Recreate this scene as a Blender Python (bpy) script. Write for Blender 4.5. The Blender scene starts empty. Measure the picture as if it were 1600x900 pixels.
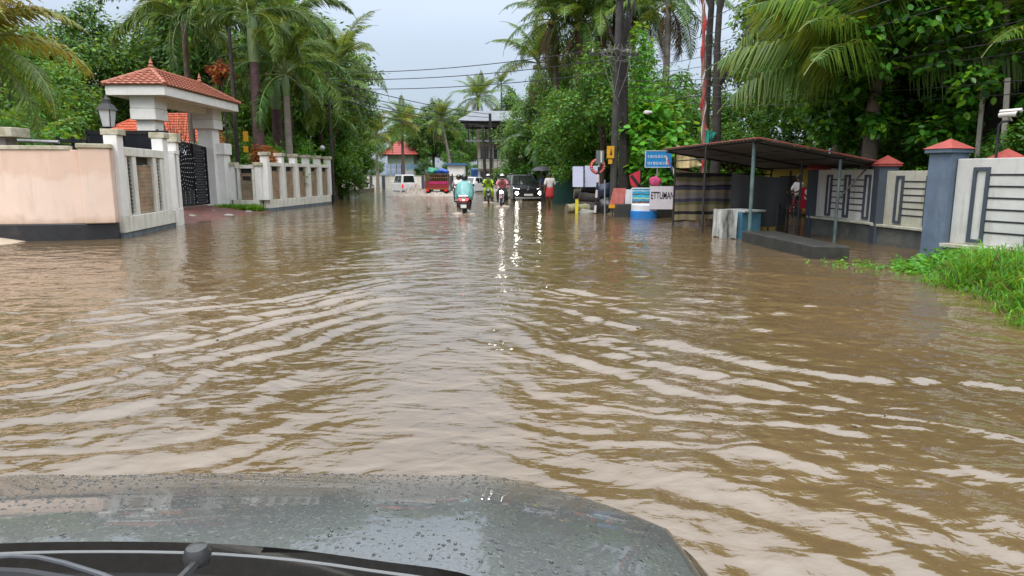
import bpy, bmesh, math, random
import numpy as np
from mathutils import Vector, Matrix
R = math.radians
PI = math.pi
random.seed(7)
S = bpy.context.scene
COL = S.collection

# ------------------------------------------------------------------ camera, sky, sun, exposure
FPX, PITCH, CAMH = 1050.0, R(9.57), 1.5
cam_d = bpy.data.cameras.new('camera')
cam_d.sensor_width = 36.0
cam_d.lens = FPX * 36.0 / 1600.0
cam_d.clip_start = 0.05
cam_d.clip_end = 2000
cam = bpy.data.objects.new('camera', cam_d)
COL.objects.link(cam)
cam.location = (0, 0, CAMH)
cam.rotation_euler = (PI / 2 - PITCH, 0, 0)
S.camera = cam

SUN_EL, SUN_AZ = R(58), R(200)          # azimuth of the sun clockwise from +Y : behind the camera, a little to the left
W = bpy.data.worlds.new('World')
S.world = W
W.use_nodes = True
wn, wl = W.node_tree.nodes, W.node_tree.links
wn.clear()
wo = wn.new('ShaderNodeOutputWorld')
sky = wn.new('ShaderNodeTexSky')
sky.sky_type = 'NISHITA'
sky.sun_disc = False
sky.sun_elevation = SUN_EL
sky.sun_rotation = SUN_AZ
sky.air_density = 1.0
sky.dust_density = 2.0
bg1 = wn.new('ShaderNodeBackground')
bg1.inputs['Strength'].default_value = 0.035
wl.new(sky.outputs[0], bg1.inputs['Color'])
# overcast cloud deck: brighter overhead than at the horizon, slightly uneven
tc = wn.new('ShaderNodeTexCoord')
sep = wn.new('ShaderNodeSeparateXYZ')
wl.new(tc.outputs['Generated'], sep.inputs[0])
mr = wn.new('ShaderNodeMapRange')
mr.inputs['From Min'].default_value = 0.0
mr.inputs['From Max'].default_value = 0.9
mr.inputs['To Min'].default_value = 0.37
mr.inputs['To Max'].default_value = 2.35
pw_ = wn.new('ShaderNodeMath')
pw_.operation = 'POWER'
pw_.inputs[1].default_value = 1.55
abs_ = wn.new('ShaderNodeMath')
abs_.operation = 'MAXIMUM'
abs_.inputs[1].default_value = 0.0
wl.new(sep.outputs['Z'], abs_.inputs[0])
wl.new(abs_.outputs[0], pw_.inputs[0])
wl.new(pw_.outputs[0], mr.inputs['Value'])
nz = wn.new('ShaderNodeTexNoise')
nz.inputs['Scale'].default_value = 2.2
nz.inputs['Detail'].default_value = 5
mp = wn.new('ShaderNodeMapping')
mp.inputs['Scale'].default_value = (1, 1, 3)
wl.new(tc.outputs['Generated'], mp.inputs[0])
wl.new(mp.outputs[0], nz.inputs['Vector'])
mr2 = wn.new('ShaderNodeMapRange')
mr2.inputs['From Min'].default_value = 0.3
mr2.inputs['From Max'].default_value = 0.7
mr2.inputs['To Min'].default_value = 0.92
mr2.inputs['To Max'].default_value = 1.08
wl.new(nz.outputs[0], mr2.inputs['Value'])
mu = wn.new('ShaderNodeMath')
mu.operation = 'MULTIPLY'
wl.new(mr.outputs[0], mu.inputs[0])
wl.new(mr2.outputs[0], mu.inputs[1])
bg2 = wn.new('ShaderNodeBackground')
crw = wn.new('ShaderNodeMix')
crw.data_type = 'RGBA'
crw.inputs[6].default_value = (0.68, 0.82, 1.02, 1)
crw.inputs[7].default_value = (0.92, 0.96, 1.02, 1)
mr3 = wn.new('ShaderNodeMapRange')
mr3.inputs['From Max'].default_value = 0.45
wl.new(sep.outputs['Z'], mr3.inputs['Value'])
wl.new(mr3.outputs[0], crw.inputs[0])
wl.new(crw.outputs[2], bg2.inputs['Color'])
wl.new(mu.outputs[0], bg2.inputs['Strength'])
ad = wn.new('ShaderNodeAddShader')
wl.new(bg1.outputs[0], ad.inputs[0])
wl.new(bg2.outputs[0], ad.inputs[1])
wl.new(ad.outputs[0], wo.inputs['Surface'])

sun_d = bpy.data.lights.new('sun', 'SUN')
sun_d.energy = 1.5
sun_d.angle = R(25)
sun_d.color = (1.0, 0.95, 0.88)
sun = bpy.data.objects.new('sun', sun_d)
COL.objects.link(sun)
sdir = Vector((math.sin(SUN_AZ) * math.cos(SUN_EL), math.cos(SUN_AZ) * math.cos(SUN_EL), math.sin(SUN_EL)))
sun.rotation_euler = sdir.to_track_quat('Z', 'Y').to_euler()
sun.location = (0, -10, 40)

S.view_settings.view_transform = 'Standard'
S.view_settings.look = 'None'
S.view_settings.gamma = 1
S.view_settings.exposure = 0.38
S.render.engine = 'CYCLES'
S.cycles.max_bounces = 5
S.cycles.diffuse_bounces = 2
S.cycles.glossy_bounces = 3
S.cycles.transmission_bounces = 3
S.cycles.caustics_reflective = False
S.cycles.caustics_refractive = False
S.cycles.use_denoising = True

# ------------------------------------------------------------------ survey helpers: a sight line of the photograph -> a point in metres
CT, ST = math.cos(PITCH), math.sin(PITCH)
def ray(px, py):
    u, v = (px - 800) / FPX, (py - 450) / FPX
    return Vector((u, CT - v * ST, -ST - v * CT))
def P(px, py, Y):                      # point on the sight line at distance Y down the road
    d = ray(px, py)
    t = Y / d.y
    return Vector((d.x * t, Y, CAMH + d.z * t))
def G(px, py, z=0.0):                  # point on the level z
    d = ray(px, py)
    t = (z - CAMH) / d.z
    return Vector((d.x * t, d.y * t, z))

# ------------------------------------------------------------------ materials
MATS = {}
def nodes_of(name):
    m = bpy.data.materials.new(name)
    m.use_nodes = True
    nt = m.node_tree
    return m, nt, nt.nodes['Principled BSDF']
def c4(c):
    return (c[0], c[1], c[2], 1)
def M(name, c1, c2=None, scale=4.0, rough=0.6, metal=0.0, bump=0.0, bscale=None, spec=0.5, coat=0.0, emit=None, estr=0.0,
      dirt=None, dirt_amt=0.5, streak=False, trans=0.0, ior=None):
    """procedural paint / plaster / cloth: two tones mixed by noise, optional dirt in its own shape, optional relief"""
    if name in MATS:
        return MATS[name]
    m, nt, b = nodes_of(name)
    N, L = nt.nodes, nt.links
    tc = N.new('ShaderNodeTexCoord')
    col = None
    c2 = c2 or tuple(x * 0.82 for x in c1)
    n = N.new('ShaderNodeTexNoise')
    n.inputs['Scale'].default_value = scale
    n.inputs['Detail'].default_value = 6
    n.inputs['Roughness'].default_value = 0.62
    L.new(tc.outputs['Object'], n.inputs['Vector'])
    r = N.new('ShaderNodeValToRGB')
    r.color_ramp.elements[0].position = 0.35
    r.color_ramp.elements[1].position = 0.68
    r.color_ramp.elements[0].color = c4(c2)
    r.color_ramp.elements[1].color = c4(c1)
    L.new(n.outputs[0], r.inputs[0])
    col = r.outputs[0]
    if dirt:
        n2 = N.new('ShaderNodeTexNoise')
        n2.inputs['Scale'].default_value = 1.6
        n2.inputs['Detail'].default_value = 8
        n2.inputs['Roughness'].default_value = 0.7
        mp = N.new('ShaderNodeMapping')
        mp.inputs['Scale'].default_value = (3.2, 3.2, 0.55) if streak else (1.3, 1.3, 1.3)
        L.new(tc.outputs['Object'], mp.inputs[0])
        L.new(mp.outputs[0], n2.inputs['Vector'])
        r2 = N.new('ShaderNodeValToRGB')
        r2.color_ramp.elements[0].position = 0.62 - 0.25 * dirt_amt
        r2.color_ramp.elements[1].position = 0.86 - 0.2 * dirt_amt
        r2.color_ramp.elements[0].color = (0, 0, 0, 1)
        r2.color_ramp.elements[1].color = (min(1, 0.4 + dirt_amt * .6),) * 3 + (1,)
        L.new(n2.outputs[0], r2.inputs[0])
        mx = N.new('ShaderNodeMix')
        mx.data_type = 'RGBA'
        L.new(r2.outputs[0], mx.inputs[0])
        L.new(col, mx.inputs[6])
        mx.inputs[7].default_value = c4(dirt)
        col = mx.outputs[2]
    L.new(col, b.inputs['Base Color'])
    b.inputs['Roughness'].default_value = rough
    b.inputs['Metallic'].default_value = metal
    b.inputs['Specular IOR Level'].default_value = spec
    b.inputs['Coat Weight'].default_value = coat
    b.inputs['Coat Roughness'].default_value = 0.04
    if ior:
        b.inputs['IOR'].default_value = ior
    if trans:
        b.inputs['Transmission Weight'].default_value = trans
    if emit:
        b.inputs['Emission Color'].default_value = c4(emit)
        b.inputs['Emission Strength'].default_value = estr
    if bump:
        n3 = N.new('ShaderNodeTexNoise')
        n3.inputs['Scale'].default_value = bscale or scale * 6
        n3.inputs['Detail'].default_value = 5
        L.new(tc.outputs['Object'], n3.inputs['Vector'])
        bp = N.new('ShaderNodeBump')
        bp.inputs['Strength'].default_value = 0.6
        bp.inputs['Distance'].default_value = bump
        L.new(n3.outputs[0], bp.inputs['Height'])
        L.new(bp.outputs[0], b.inputs['Normal'])
    MATS[name] = m
    return m

def leaf_mat(name, dark, light, tip=None, tip_amt=0.12, gloss=0.45, trans=0.35):
    """leaf: colour varies leaf by leaf, part of the light passes through"""
    m, nt, b = nodes_of(name)
    N, L = nt.nodes, nt.links
    g = N.new('ShaderNodeNewGeometry')
    r = N.new('ShaderNodeValToRGB')
    e = r.color_ramp.elements
    e[0].position = 0.0
    e[0].color = c4(dark)
    e[1].position = 0.85
    e[1].color = c4(light)
    if tip:
        x = e.new(1.0 - tip_amt)
        x.color = c4(light)
        x = e.new(min(0.995, 1.0 - tip_amt + 0.03))
        x.color = c4(tip)
    L.new(g.outputs['Random Per Island'], r.inputs[0])
    oi = N.new('ShaderNodeObjectInfo')
    hs = N.new('ShaderNodeHueSaturation')
    mr = N.new('ShaderNodeMapRange')
    mr.inputs['To Min'].default_value = 0.8
    mr.inputs['To Max'].default_value = 1.25
    L.new(oi.outputs['Random'], mr.inputs['Value'])
    L.new(mr.outputs[0], hs.inputs['Value'])
    L.new(r.outputs[0], hs.inputs['Color'])
    L.new(hs.outputs[0], b.inputs['Base Color'])
    b.inputs['Roughness'].default_value = gloss
    b.inputs['Specular IOR Level'].default_value = 0.4
    t = N.new('ShaderNodeBsdfTranslucent')
    h2 = N.new('ShaderNodeHueSaturation')
    h2.inputs['Value'].default_value = 1.5
    h2.inputs['Hue'].default_value = 0.425
    L.new(hs.outputs[0], h2.inputs['Color'])
    L.new(h2.outputs[0], t.inputs['Color'])
    mx = N.new('ShaderNodeMixShader')
    mx.inputs[0].default_value = trans
    L.new(b.outputs[0], mx.inputs[1])
    L.new(t.outputs[0], mx.inputs[2])
    out = N['Material Output']
    L.new(mx.outputs[0], out.inputs['Surface'])
    MATS[name] = m
    return m

# ------------------------------------------------------------------ mesh helpers
def inv_world(parent):
    m = Matrix.Identity(4)
    p = parent
    while p is not None:
        m = p.matrix_basis @ m
        p = p.parent
    return m.inverted()

class MB:
    """collects boxes, tubes, prisms; build() links them as ONE mesh object"""
    def __init__(s):
        s.v, s.f, s.mi, s.cur = [], [], [], 0
    def add(s, vs, fs):
        o = len(s.v)
        s.v += [Vector(v) for v in vs]
        for f in fs:
            s.f.append([i + o for i in f])
            s.mi.append(s.cur)
        return s
    def bx(s, x0, x1, y0, y1, z0, z1):
        return s.add([(x0, y0, z0), (x1, y0, z0), (x1, y1, z0), (x0, y1, z0), (x0, y0, z1), (x1, y0, z1), (x1, y1, z1), (x0, y1, z1)],
                     [(3, 2, 1, 0), (4, 5, 6, 7), (0, 1, 5, 4), (1, 2, 6, 5), (2, 3, 7, 6), (3, 0, 4, 7)])
    def obx(s, c, ax, L, Wd, z0, z1):
        """upright box: centre c (xy), axis ax (unit xy), length L along it, width Wd across, from z0 to z1"""
        ax = Vector((ax[0], ax[1], 0)).normalized()
        n = Vector((-ax.y, ax.x, 0))
        c = Vector((c[0], c[1], 0))
        q = [c - ax * L / 2 - n * Wd / 2, c + ax * L / 2 - n * Wd / 2, c + ax * L / 2 + n * Wd / 2, c - ax * L / 2 + n * Wd / 2]
        return s.add([(p.x, p.y, z0) for p in q] + [(p.x, p.y, z1) for p in q],
                     [(3, 2, 1, 0), (4, 5, 6, 7), (0, 1, 5, 4), (1, 2, 6, 5), (2, 3, 7, 6), (3, 0, 4, 7)])
    def hexa(s, bot, top):
        return s.add(list(bot) + list(top), [(3, 2, 1, 0), (4, 5, 6, 7), (0, 1, 5, 4), (1, 2, 6, 5), (2, 3, 7, 6), (3, 0, 4, 7)])
    def frustum(s, c, w0, d0, w1, d1, z0, z1):
        x, y = c[0], c[1]
        return s.hexa([(x - w0/2, y - d0/2, z0), (x + w0/2, y - d0/2, z0), (x + w0/2, y + d0/2, z0), (x - w0/2, y + d0/2, z0)],
                      [(x - w1/2, y - d1/2, z1), (x + w1/2, y - d1/2, z1), (x + w1/2, y + d1/2, z1), (x - w1/2, y + d1/2, z1)])
    def tube(s, pts, r, n=8, cap=True):
        pts = [Vector(p) for p in pts]
        rs = r if isinstance(r, (list, tuple)) else [r] * len(pts)
        rings = []
        up = None
        for i, p in enumerate(pts):
            t = (pts[min(i + 1, len(pts) - 1)] - pts[max(i - 1, 0)]).normalized()
            if up is None:
                up = Vector((0, 0, 1)) if abs(t.z) < 0.9 else Vector((1, 0, 0))
            a = t.cross(up)
            if a.length < 1e-4:
                a = t.orthogonal()
            a.normalize()
            b = a.cross(t).normalized()
            up = b
            rings.append([p + a * math.cos(2 * PI * k / n) * rs[i] + b * math.sin(2 * PI * k / n) * rs[i] for k in range(n)])
        vs = [v for ring in rings for v in ring]
        fs = []
        for i in range(len(pts) - 1):
            for k in range(n):
                fs.append((i * n + k, i * n + (k + 1) % n, (i + 1) * n + (k + 1) % n, (i + 1) * n + k))
        if cap:
            fs.append(tuple(range(n - 1, -1, -1)))
            fs.append(tuple((len(pts) - 1) * n + k for k in range(n)))
        return s.add(vs, fs)
    def lathe(s, prof, c, n=14, axis='Z'):
        """prof: (radius, height) pairs"""
        vs, fs = [], []
        c = Vector(c)
        for (r, h) in prof:
            for k in range(n):
                a = 2 * PI * k / n
                x, y = r * math.cos(a), r * math.sin(a)
                if axis == 'Z':
                    vs.append(c + Vector((x, y, h)))
                elif axis == 'X':
                    vs.append(c + Vector((h, x, y)))
                else:
                    vs.append(c + Vector((x, h, y)))
        for i in range(len(prof) - 1):
            for k in range(n):
                fs.append((i * n + k, i * n + (k + 1) % n, (i + 1) * n + (k + 1) % n, (i + 1) * n + k))
        fs.append(tuple(range(n - 1, -1, -1)))
        fs.append(tuple((len(prof) - 1) * n + k for k in range(n)))
        return s.add(vs, fs)
    def torus(s, c, R0, r, axis='X', n=20, k=8):
        vs, fs = [], []
        c = Vector(c)
        for i in range(n):
            a = 2 * PI * i / n
            for j in range(k):
                b = 2 * PI * j / k
                rr = R0 + r * math.cos(b)
                h = r * math.sin(b)
                x, y = rr * math.cos(a), rr * math.sin(a)
                vs.append(c + (Vector((h, x, y)) if axis == 'X' else Vector((x, h, y)) if axis == 'Y' else Vector((x, y, h))))
        for i in range(n):
            for j in range(k):
                fs.append((i * k + j, ((i + 1) % n) * k + j, ((i + 1) % n) * k + (j + 1) % k, i * k + (j + 1) % k))
        return s.add(vs, fs)
    def prism(s, poly, x0, x1):
        """poly in (y, z) extruded along x"""
        n = len(poly)
        vs = [(x0, a, b) for a, b in poly] + [(x1, a, b) for a, b in poly]
        fs = [tuple(range(n - 1, -1, -1)), tuple(range(n, 2 * n))]
        for i in range(n):
            fs.append((i, (i + 1) % n, n + (i + 1) % n, n + i))
        return s.add(vs, fs)
    def loft(s, rings, cap=True):
        n = len(rings[0])
        vs = [v for r in rings for v in r]
        fs = []
        for i in range(len(rings) - 1):
            for k in range(n):
                fs.append((i * n + k, i * n + (k + 1) % n, (i + 1) * n + (k + 1) % n, (i + 1) * n + k))
        if cap:
            fs.append(tuple(range(n - 1, -1, -1)))
            fs.append(tuple((len(rings) - 1) * n + k for k in range(n)))
        return s.add(vs, fs)
    def quad(s, a, b, c, d):
        return s.add([a, b, c, d], [(0, 1, 2, 3)])
    def slab(s, a, b, c, d, t):
        """thick sheet through four corners"""
        a, b, c, d = map(Vector, (a, b, c, d))
        n = (b - a).cross(d - a).normalized() * t
        return s.hexa([a, b, c, d], [a + n, b + n, c + n, d + n])
    def build(s, name, mats, parent=None, local=False, smooth=False, bevel=0.0, flatten=None):
        me = bpy.data.meshes.new(name)
        vs = s.v
        if parent is not None and not local:
            im = inv_world(parent)
            vs = [im @ v for v in s.v]
        me.from_pydata([tuple(v) for v in vs], [], s.f)
        if not isinstance(mats, (list, tuple)):
            mats = [mats]
        for m in mats:
            me.materials.append(m)
        if len(mats) > 1:
            me.polygons.foreach_set('material_index', s.mi)
        bm = bmesh.new()
        bm.from_mesh(me)
        bmesh.ops.recalc_face_normals(bm, faces=bm.faces)
        bm.to_mesh(me)
        bm.free()
        if smooth:
            me.polygons.foreach_set('use_smooth', [True] * len(me.polygons))
        me.update()
        o = bpy.data.objects.new(name, me)
        COL.objects.link(o)
        if smooth:
            try:
                me.set_sharp_from_angle(angle=R(40))
            except Exception:
                pass
        if parent is not None:
            o.parent = parent
        if bevel:
            bv = o.modifiers.new('edge', 'BEVEL')
            bv.width = bevel
            bv.segments = 2
            bv.limit_method = 'ANGLE'
        return o

def tag(o, label=None, cat=None, group=None, kind=None):
    if label:
        o['label'] = label
    if cat:
        o['category'] = cat
    if group:
        o['group'] = group
    if kind:
        o['kind'] = kind
    return o
def thing(name, label, cat, loc=(0, 0, 0), rz=0.0, group=None):
    o = bpy.data.objects.new(name, None)
    o.empty_display_size = 0.2
    COL.objects.link(o)
    o.location = loc
    o.rotation_euler = (0, 0, rz)
    return tag(o, label, cat, group)
def copy_tree(o, loc=None, rz=None, scale=None, label=None, group=None, parent=None):
    c = o.copy()
    COL.objects.link(c)
    if parent is not None:
        c.parent = parent
    if loc is not None:
        c.location = loc
    if rz is not None:
        c.rotation_euler = (0, 0, rz)
    if scale is not None:
        c.scale = (scale,) * 3 if not isinstance(scale, (tuple, list)) else scale
    if label:
        c['label'] = label
    if group:
        c['group'] = group
    for ch in list(o.children):
        copy_tree(ch, parent=c)
    return c
def np_mesh(name, V, F, mat, parent=None, smooth=False):
    """big mesh from numpy arrays (quads or triangles)"""
    me = bpy.data.meshes.new(name)
    V = np.asarray(V, np.float32)
    F = np.asarray(F, np.int32)
    k = F.shape[1]
    me.vertices.add(len(V))
    me.vertices.foreach_set('co', V.ravel())
    me.loops.add(F.size)
    me.loops.foreach_set('vertex_index', F.ravel())
    me.polygons.add(len(F))
    me.polygons.foreach_set('loop_start', np.arange(len(F), dtype=np.int32) * k)
    if smooth:
        me.polygons.foreach_set('use_smooth', np.ones(len(F), bool))
    me.materials.append(mat)
    me.update(calc_edges=True)
    me.validate()
    o = bpy.data.objects.new(name, me)
    COL.objects.link(o)
    if parent is not None:
        o.parent = parent
    return o
def text_mesh(name, body, size, mat, parent, loc, rot, ext=0.004, align='CENTER', bold=0.0, sx=1.0):
    cu = bpy.data.curves.new('lettering', 'FONT')
    cu.body = body
    cu.size = size
    cu.extrude = ext
    cu.offset = bold
    cu.align_x = align
    cu.align_y = 'CENTER'
    t = bpy.data.objects.new('lettering', cu)
    me = bpy.data.meshes.new_from_object(t)
    bpy.data.objects.remove(t)
    bpy.data.curves.remove(cu)
    me.materials.clear()
    me.materials.append(mat)
    o = bpy.data.objects.new(name, me)
    COL.objects.link(o)
    mw = Matrix.Translation(Vector(loc)) @ rot.to_4x4() @ Matrix.Diagonal((sx, 1, 1, 1))
    if parent is not None:
        o.parent = parent
        mw = inv_world(parent) @ mw
    o.matrix_basis = mw
    return o

# gradient noise on numpy arrays
_rng = np.random.default_rng(11)
_perm = _rng.permutation(1024)
_perm = np.concatenate([_perm, _perm])
_ga = _rng.uniform(0, 2 * PI, 1024)
_gx, _gy = np.cos(_ga), np.sin(_ga)
def pnoise(x, y):
    xi, yi = np.floor(x).astype(np.int64), np.floor(y).astype(np.int64)
    xf, yf = x - xi, y - yi
    u, v = xf**3 * (xf * (xf * 6 - 15) + 10), yf**3 * (yf * (yf * 6 - 15) + 10)
    def g(ix, iy, dx, dy):
        h = _perm[(_perm[ix & 1023] + iy) & 1023]
        return _gx[h] * dx + _gy[h] * dy
    n00, n10 = g(xi, yi, xf, yf), g(xi + 1, yi, xf - 1, yf)
    n01, n11 = g(xi, yi + 1, xf, yf - 1), g(xi + 1, yi + 1, xf - 1, yf - 1)
    a, b = n00 + u * (n10 - n00), n01 + u * (n11 - n01)
    return (a + v * (b - a)) * 1.5

# ------------------------------------------------------------------ common materials
WHITE = M('white_wall_paint', (0.80, 0.79, 0.76), (0.72, 0.71, 0.68), 3, 0.7, dirt=(0.42, 0.39, 0.28), dirt_amt=0.28, streak=True, bump=0.003)
WHITE_DIRTY = M('white_paint_with_algae', (0.76, 0.75, 0.69), (0.64, 0.62, 0.54), 4, 0.75, dirt=(0.27, 0.26, 0.15), dirt_amt=0.52, streak=True, bump=0.003)
CAPM = M('mossy_cap_cement', (0.62, 0.58, 0.46), (0.36, 0.33, 0.22), 5, 0.85, dirt=(0.12, 0.11, 0.06), dirt_amt=0.6, bump=0.006)
def peach_mat():
    m = M('peach_plaster', (0.80, 0.63, 0.52), (0.74, 0.575, 0.47), 1.4, 0.8, dirt=(0.56, 0.43, 0.33), dirt_amt=0.38, streak=True, bump=0.004)
    nt = m.node_tree
    N, L = nt.nodes, nt.links
    b = N['Principled BSDF']
    old = b.inputs['Base Color'].links[0].from_socket
    tc = N.new('ShaderNodeTexCoord')
    sp = N.new('ShaderNodeSeparateXYZ')
    L.new(tc.outputs['Object'], sp.inputs[0])
    n = N.new('ShaderNodeTexNoise')
    n.inputs['Scale'].default_value = 1.7
    n.inputs['Detail'].default_value = 7
    L.new(tc.outputs['Object'], n.inputs['Vector'])
    ma = N.new('ShaderNodeMath')
    ma.operation = 'MULTIPLY_ADD'
    ma.inputs[1].default_value = 0.9
    L.new(n.outputs[0], ma.inputs[0])
    L.new(sp.outputs['Z'], ma.inputs[2])
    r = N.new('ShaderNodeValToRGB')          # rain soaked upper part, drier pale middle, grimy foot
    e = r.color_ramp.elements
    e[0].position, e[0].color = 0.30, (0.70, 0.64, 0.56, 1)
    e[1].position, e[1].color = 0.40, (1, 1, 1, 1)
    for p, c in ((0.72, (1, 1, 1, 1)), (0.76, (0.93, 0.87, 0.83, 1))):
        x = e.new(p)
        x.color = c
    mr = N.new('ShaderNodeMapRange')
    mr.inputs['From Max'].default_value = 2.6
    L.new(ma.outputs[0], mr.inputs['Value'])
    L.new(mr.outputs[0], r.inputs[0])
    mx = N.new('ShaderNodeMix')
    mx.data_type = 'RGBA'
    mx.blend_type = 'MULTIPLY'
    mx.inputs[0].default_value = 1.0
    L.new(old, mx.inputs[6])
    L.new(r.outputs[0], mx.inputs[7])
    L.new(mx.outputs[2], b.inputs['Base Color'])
    return m
PEACH = peach_mat()
BLACKP = M('black_plinth_paint', (0.028, 0.029, 0.032), (0.014, 0.014, 0.016), 3, 0.42, dirt=(0.09, 0.08, 0.06), dirt_amt=0.2, bump=0.004)
GREYBASE = M('grey_blue_plinth', (0.16, 0.20, 0.24), (0.09, 0.11, 0.12), 4, 0.6, dirt=(0.05, 0.05, 0.03), dirt_amt=0.5, streak=True, bump=0.004)
BLACKM = M('black_gate_steel', (0.012, 0.014, 0.022), (0.008, 0.009, 0.013), 5, 0.32, spec=0.5)
DARKST = M('dark_weathered_steel', (0.05, 0.05, 0.052), (0.028, 0.026, 0.024), 8, 0.5, metal=0.4, dirt=(0.12, 0.05, 0.025), dirt_amt=0.3)
STUD = M('steel_stud', (0.75, 0.75, 0.78), None, 5, 0.25, metal=0.9)
TYRE = M('tyre_rubber', (0.018, 0.018, 0.018), None, 9, 0.75)
RIMM = M('alloy_rim', (0.45, 0.46, 0.48), None, 6, 0.35, metal=0.85)
GLASSD = M('dark_car_glass', (0.015, 0.018, 0.02), None, 3, 0.05, spec=0.9)
CHROME = M('chrome_trim', (0.7, 0.7, 0.72), None, 3, 0.15, metal=1.0)
BLKPL = M('black_plastic', (0.02, 0.02, 0.022), None, 6, 0.5)
REDL = M('red_tail_lens', (0.5, 0.01, 0.012), None, 6, 0.15, emit=(1, 0.03, 0.03), estr=0.6)
HEADL = M('lit_headlamp', (0.9, 0.9, 0.85), None, 6, 0.1, emit=(1.0, 0.97, 0.88), estr=22)
PLATE = M('number_plate_white', (0.75, 0.75, 0.7), None, 8, 0.4)
CONC = M('old_concrete', (0.34, 0.32, 0.28), (0.22, 0.21, 0.18), 3, 0.85, dirt=(0.10, 0.10, 0.06), dirt_amt=0.4, bump=0.006)
BARK = M('brown_bark', (0.13, 0.095, 0.07), (0.06, 0.045, 0.035), 6, 0.9, bump=0.03, bscale=9)
BARKD = M('dark_wet_bark', (0.055, 0.045, 0.038), (0.025, 0.021, 0.018), 5, 0.85, bump=0.03, bscale=8, dirt=(0.10, 0.12, 0.08), dirt_amt=0.25)
SKIN = M('brown_skin', (0.20, 0.10, 0.062), None, 9, 0.5)
HAIR = M('black_hair', (0.012, 0.01, 0.01), None, 30, 0.5)
# ------------------------------------------------------------------ ground, water
def water_mat():
    m, nt, b = nodes_of('muddy_flood_water')
    N, L = nt.nodes, nt.links
    tc = N.new('ShaderNodeTexCoord')
    n = N.new('ShaderNodeTexNoise')
    n.inputs['Scale'].default_value = 0.35
    n.inputs['Detail'].default_value = 4
    L.new(tc.outputs['Object'], n.inputs['Vector'])
    r = N.new('ShaderNodeValToRGB')
    r.color_ramp.elements[0].position = 0.3
    r.color_ramp.elements[1].position = 0.7
    r.color_ramp.elements[0].color = (0.104, 0.069, 0.031, 1)
    r.color_ramp.elements[1].color = (0.155, 0.101, 0.048, 1)
    L.new(n.outputs[0], r.inputs[0])
    L.new(r.outputs[0], b.inputs['Base Color'])
    b.inputs['Roughness'].default_value = 0.025
    b.inputs['IOR'].default_value = 2.1
    # fine ripples: two noise fields of different size, stretched a little across the road
    def rip(scale, dist, st, detail=3):
        mp = N.new('ShaderNodeMapping')
        mp.inputs['Scale'].default_value = st
        L.new(tc.outputs['Object'], mp.inputs[0])
        q = N.new('ShaderNodeTexNoise')
        q.inputs['Scale'].default_value = scale
        q.inputs['Detail'].default_value = detail
        q.inputs['Roughness'].default_value = 0.5
        q.inputs['Distortion'].default_value = 0.6
        L.new(mp.outputs[0], q.inputs['Vector'])
        bp = N.new('ShaderNodeBump')
        bp.inputs['Strength'].default_value = 1.0
        bp.inputs['Distance'].default_value = dist
        L.new(q.outputs[0], bp.inputs['Height'])
        return bp
    b1 = rip(2.3, 0.037, (0.8, 1.2, 1), 2)
    b2 = rip(6.0, 0.0090, (0.75, 1.25, 1), 2)
    b3 = rip(17.0, 0.0030, (0.8, 1.2, 1), 2)
    L.new(b1.outputs[0], b2.inputs['Normal'])
    L.new(b2.outputs[0], b3.inputs['Normal'])
    L.new(b3.outputs[0], b.inputs['Normal'])
    MATS['water'] = m
    return m
WATER = water_mat()

def smooth01(x):
    x = np.clip(x, 0, 1)
    return x * x * (3 - 2 * x)
def wave_height(X, Y, dY):
    """swell left by the vehicles ahead: diverging crests either side of the wake, plus wandering chop"""
    xc = -0.75 + 0.012 * Y
    s = np.abs(X - xc)
    warp = pnoise(X * 0.35 + 3, Y * 0.35) * 1.1 + pnoise(X * 0.9, Y * 0.9 + 7) * 0.35
    q = Y + 2.3 * np.sqrt(s + 0.08) + warp * 0.9
    amp_side = smooth01((s - 0.15) / 1.3) * (0.35 + 0.65 * smooth01((7.5 - s) / 5.0))
    def att(lam):
        return smooth01((lam / np.maximum(dY, 1e-3) - 2.0) / 3.0)
    pat = 0.55 + 0.75 * pnoise(X * 0.28 + 20, Y * 0.22)
    z = np.zeros_like(X)
    for lam, slope, ph in ((0.72, 0.085, 0.0), (0.45, 0.090, 1.7), (0.29, 0.070, 4.0)):
        a = slope * lam / (2 * PI)
        w = np.sin(2 * PI * q / lam + ph + 1.5 * pnoise(X * 0.6 + ph, Y * 0.5))
        w = w + 0.22 * np.sin(2 * (2 * PI * q / lam + ph))
        z += a * w * att(lam) * amp_side * pat
    # chop crossing from the right
    right = smooth01((X - 0.3) / 2.5)
    for lam, slope, ang in ((0.62, 0.055, 35), (0.41, 0.065, -50), (0.28, 0.065, 65), (0.22, 0.055, 12), (0.17, 0.055, -75)):
        k = 2 * PI / lam
        d = X * math.sin(R(ang)) + Y * math.cos(R(ang)) + 0.5 * pnoise(X * 0.5 + ang, Y * 0.5)
        z += slope * lam / (2 * PI) * np.sin(k * d) * att(lam) * (0.25 + 0.75 * right) * (0.4 + 0.9 * np.clip(pnoise(X * 0.45 - ang, Y * 0.4), -0.3, 1))
    for sc, a in ((0.5, 0.022), (1.1, 0.014), (2.4, 0.0105), (4.8, 0.0064), (9.5, 0.0027)):
        f = att(1.0 / sc)
        z += a * pnoise(X * sc + 5 * sc, Y * sc * 1.12) * f * (0.32 + 0.68 * amp_side)
    # standing breaking ridge thrown up in the middle distance
    d = (Y - 8.6 - 0.25 * (X - 0.3)) / 0.22
    z += 0.035 * np.exp(-d * d) * np.exp(-((X - 0.75) / 0.75) ** 2)
    return z

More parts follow.
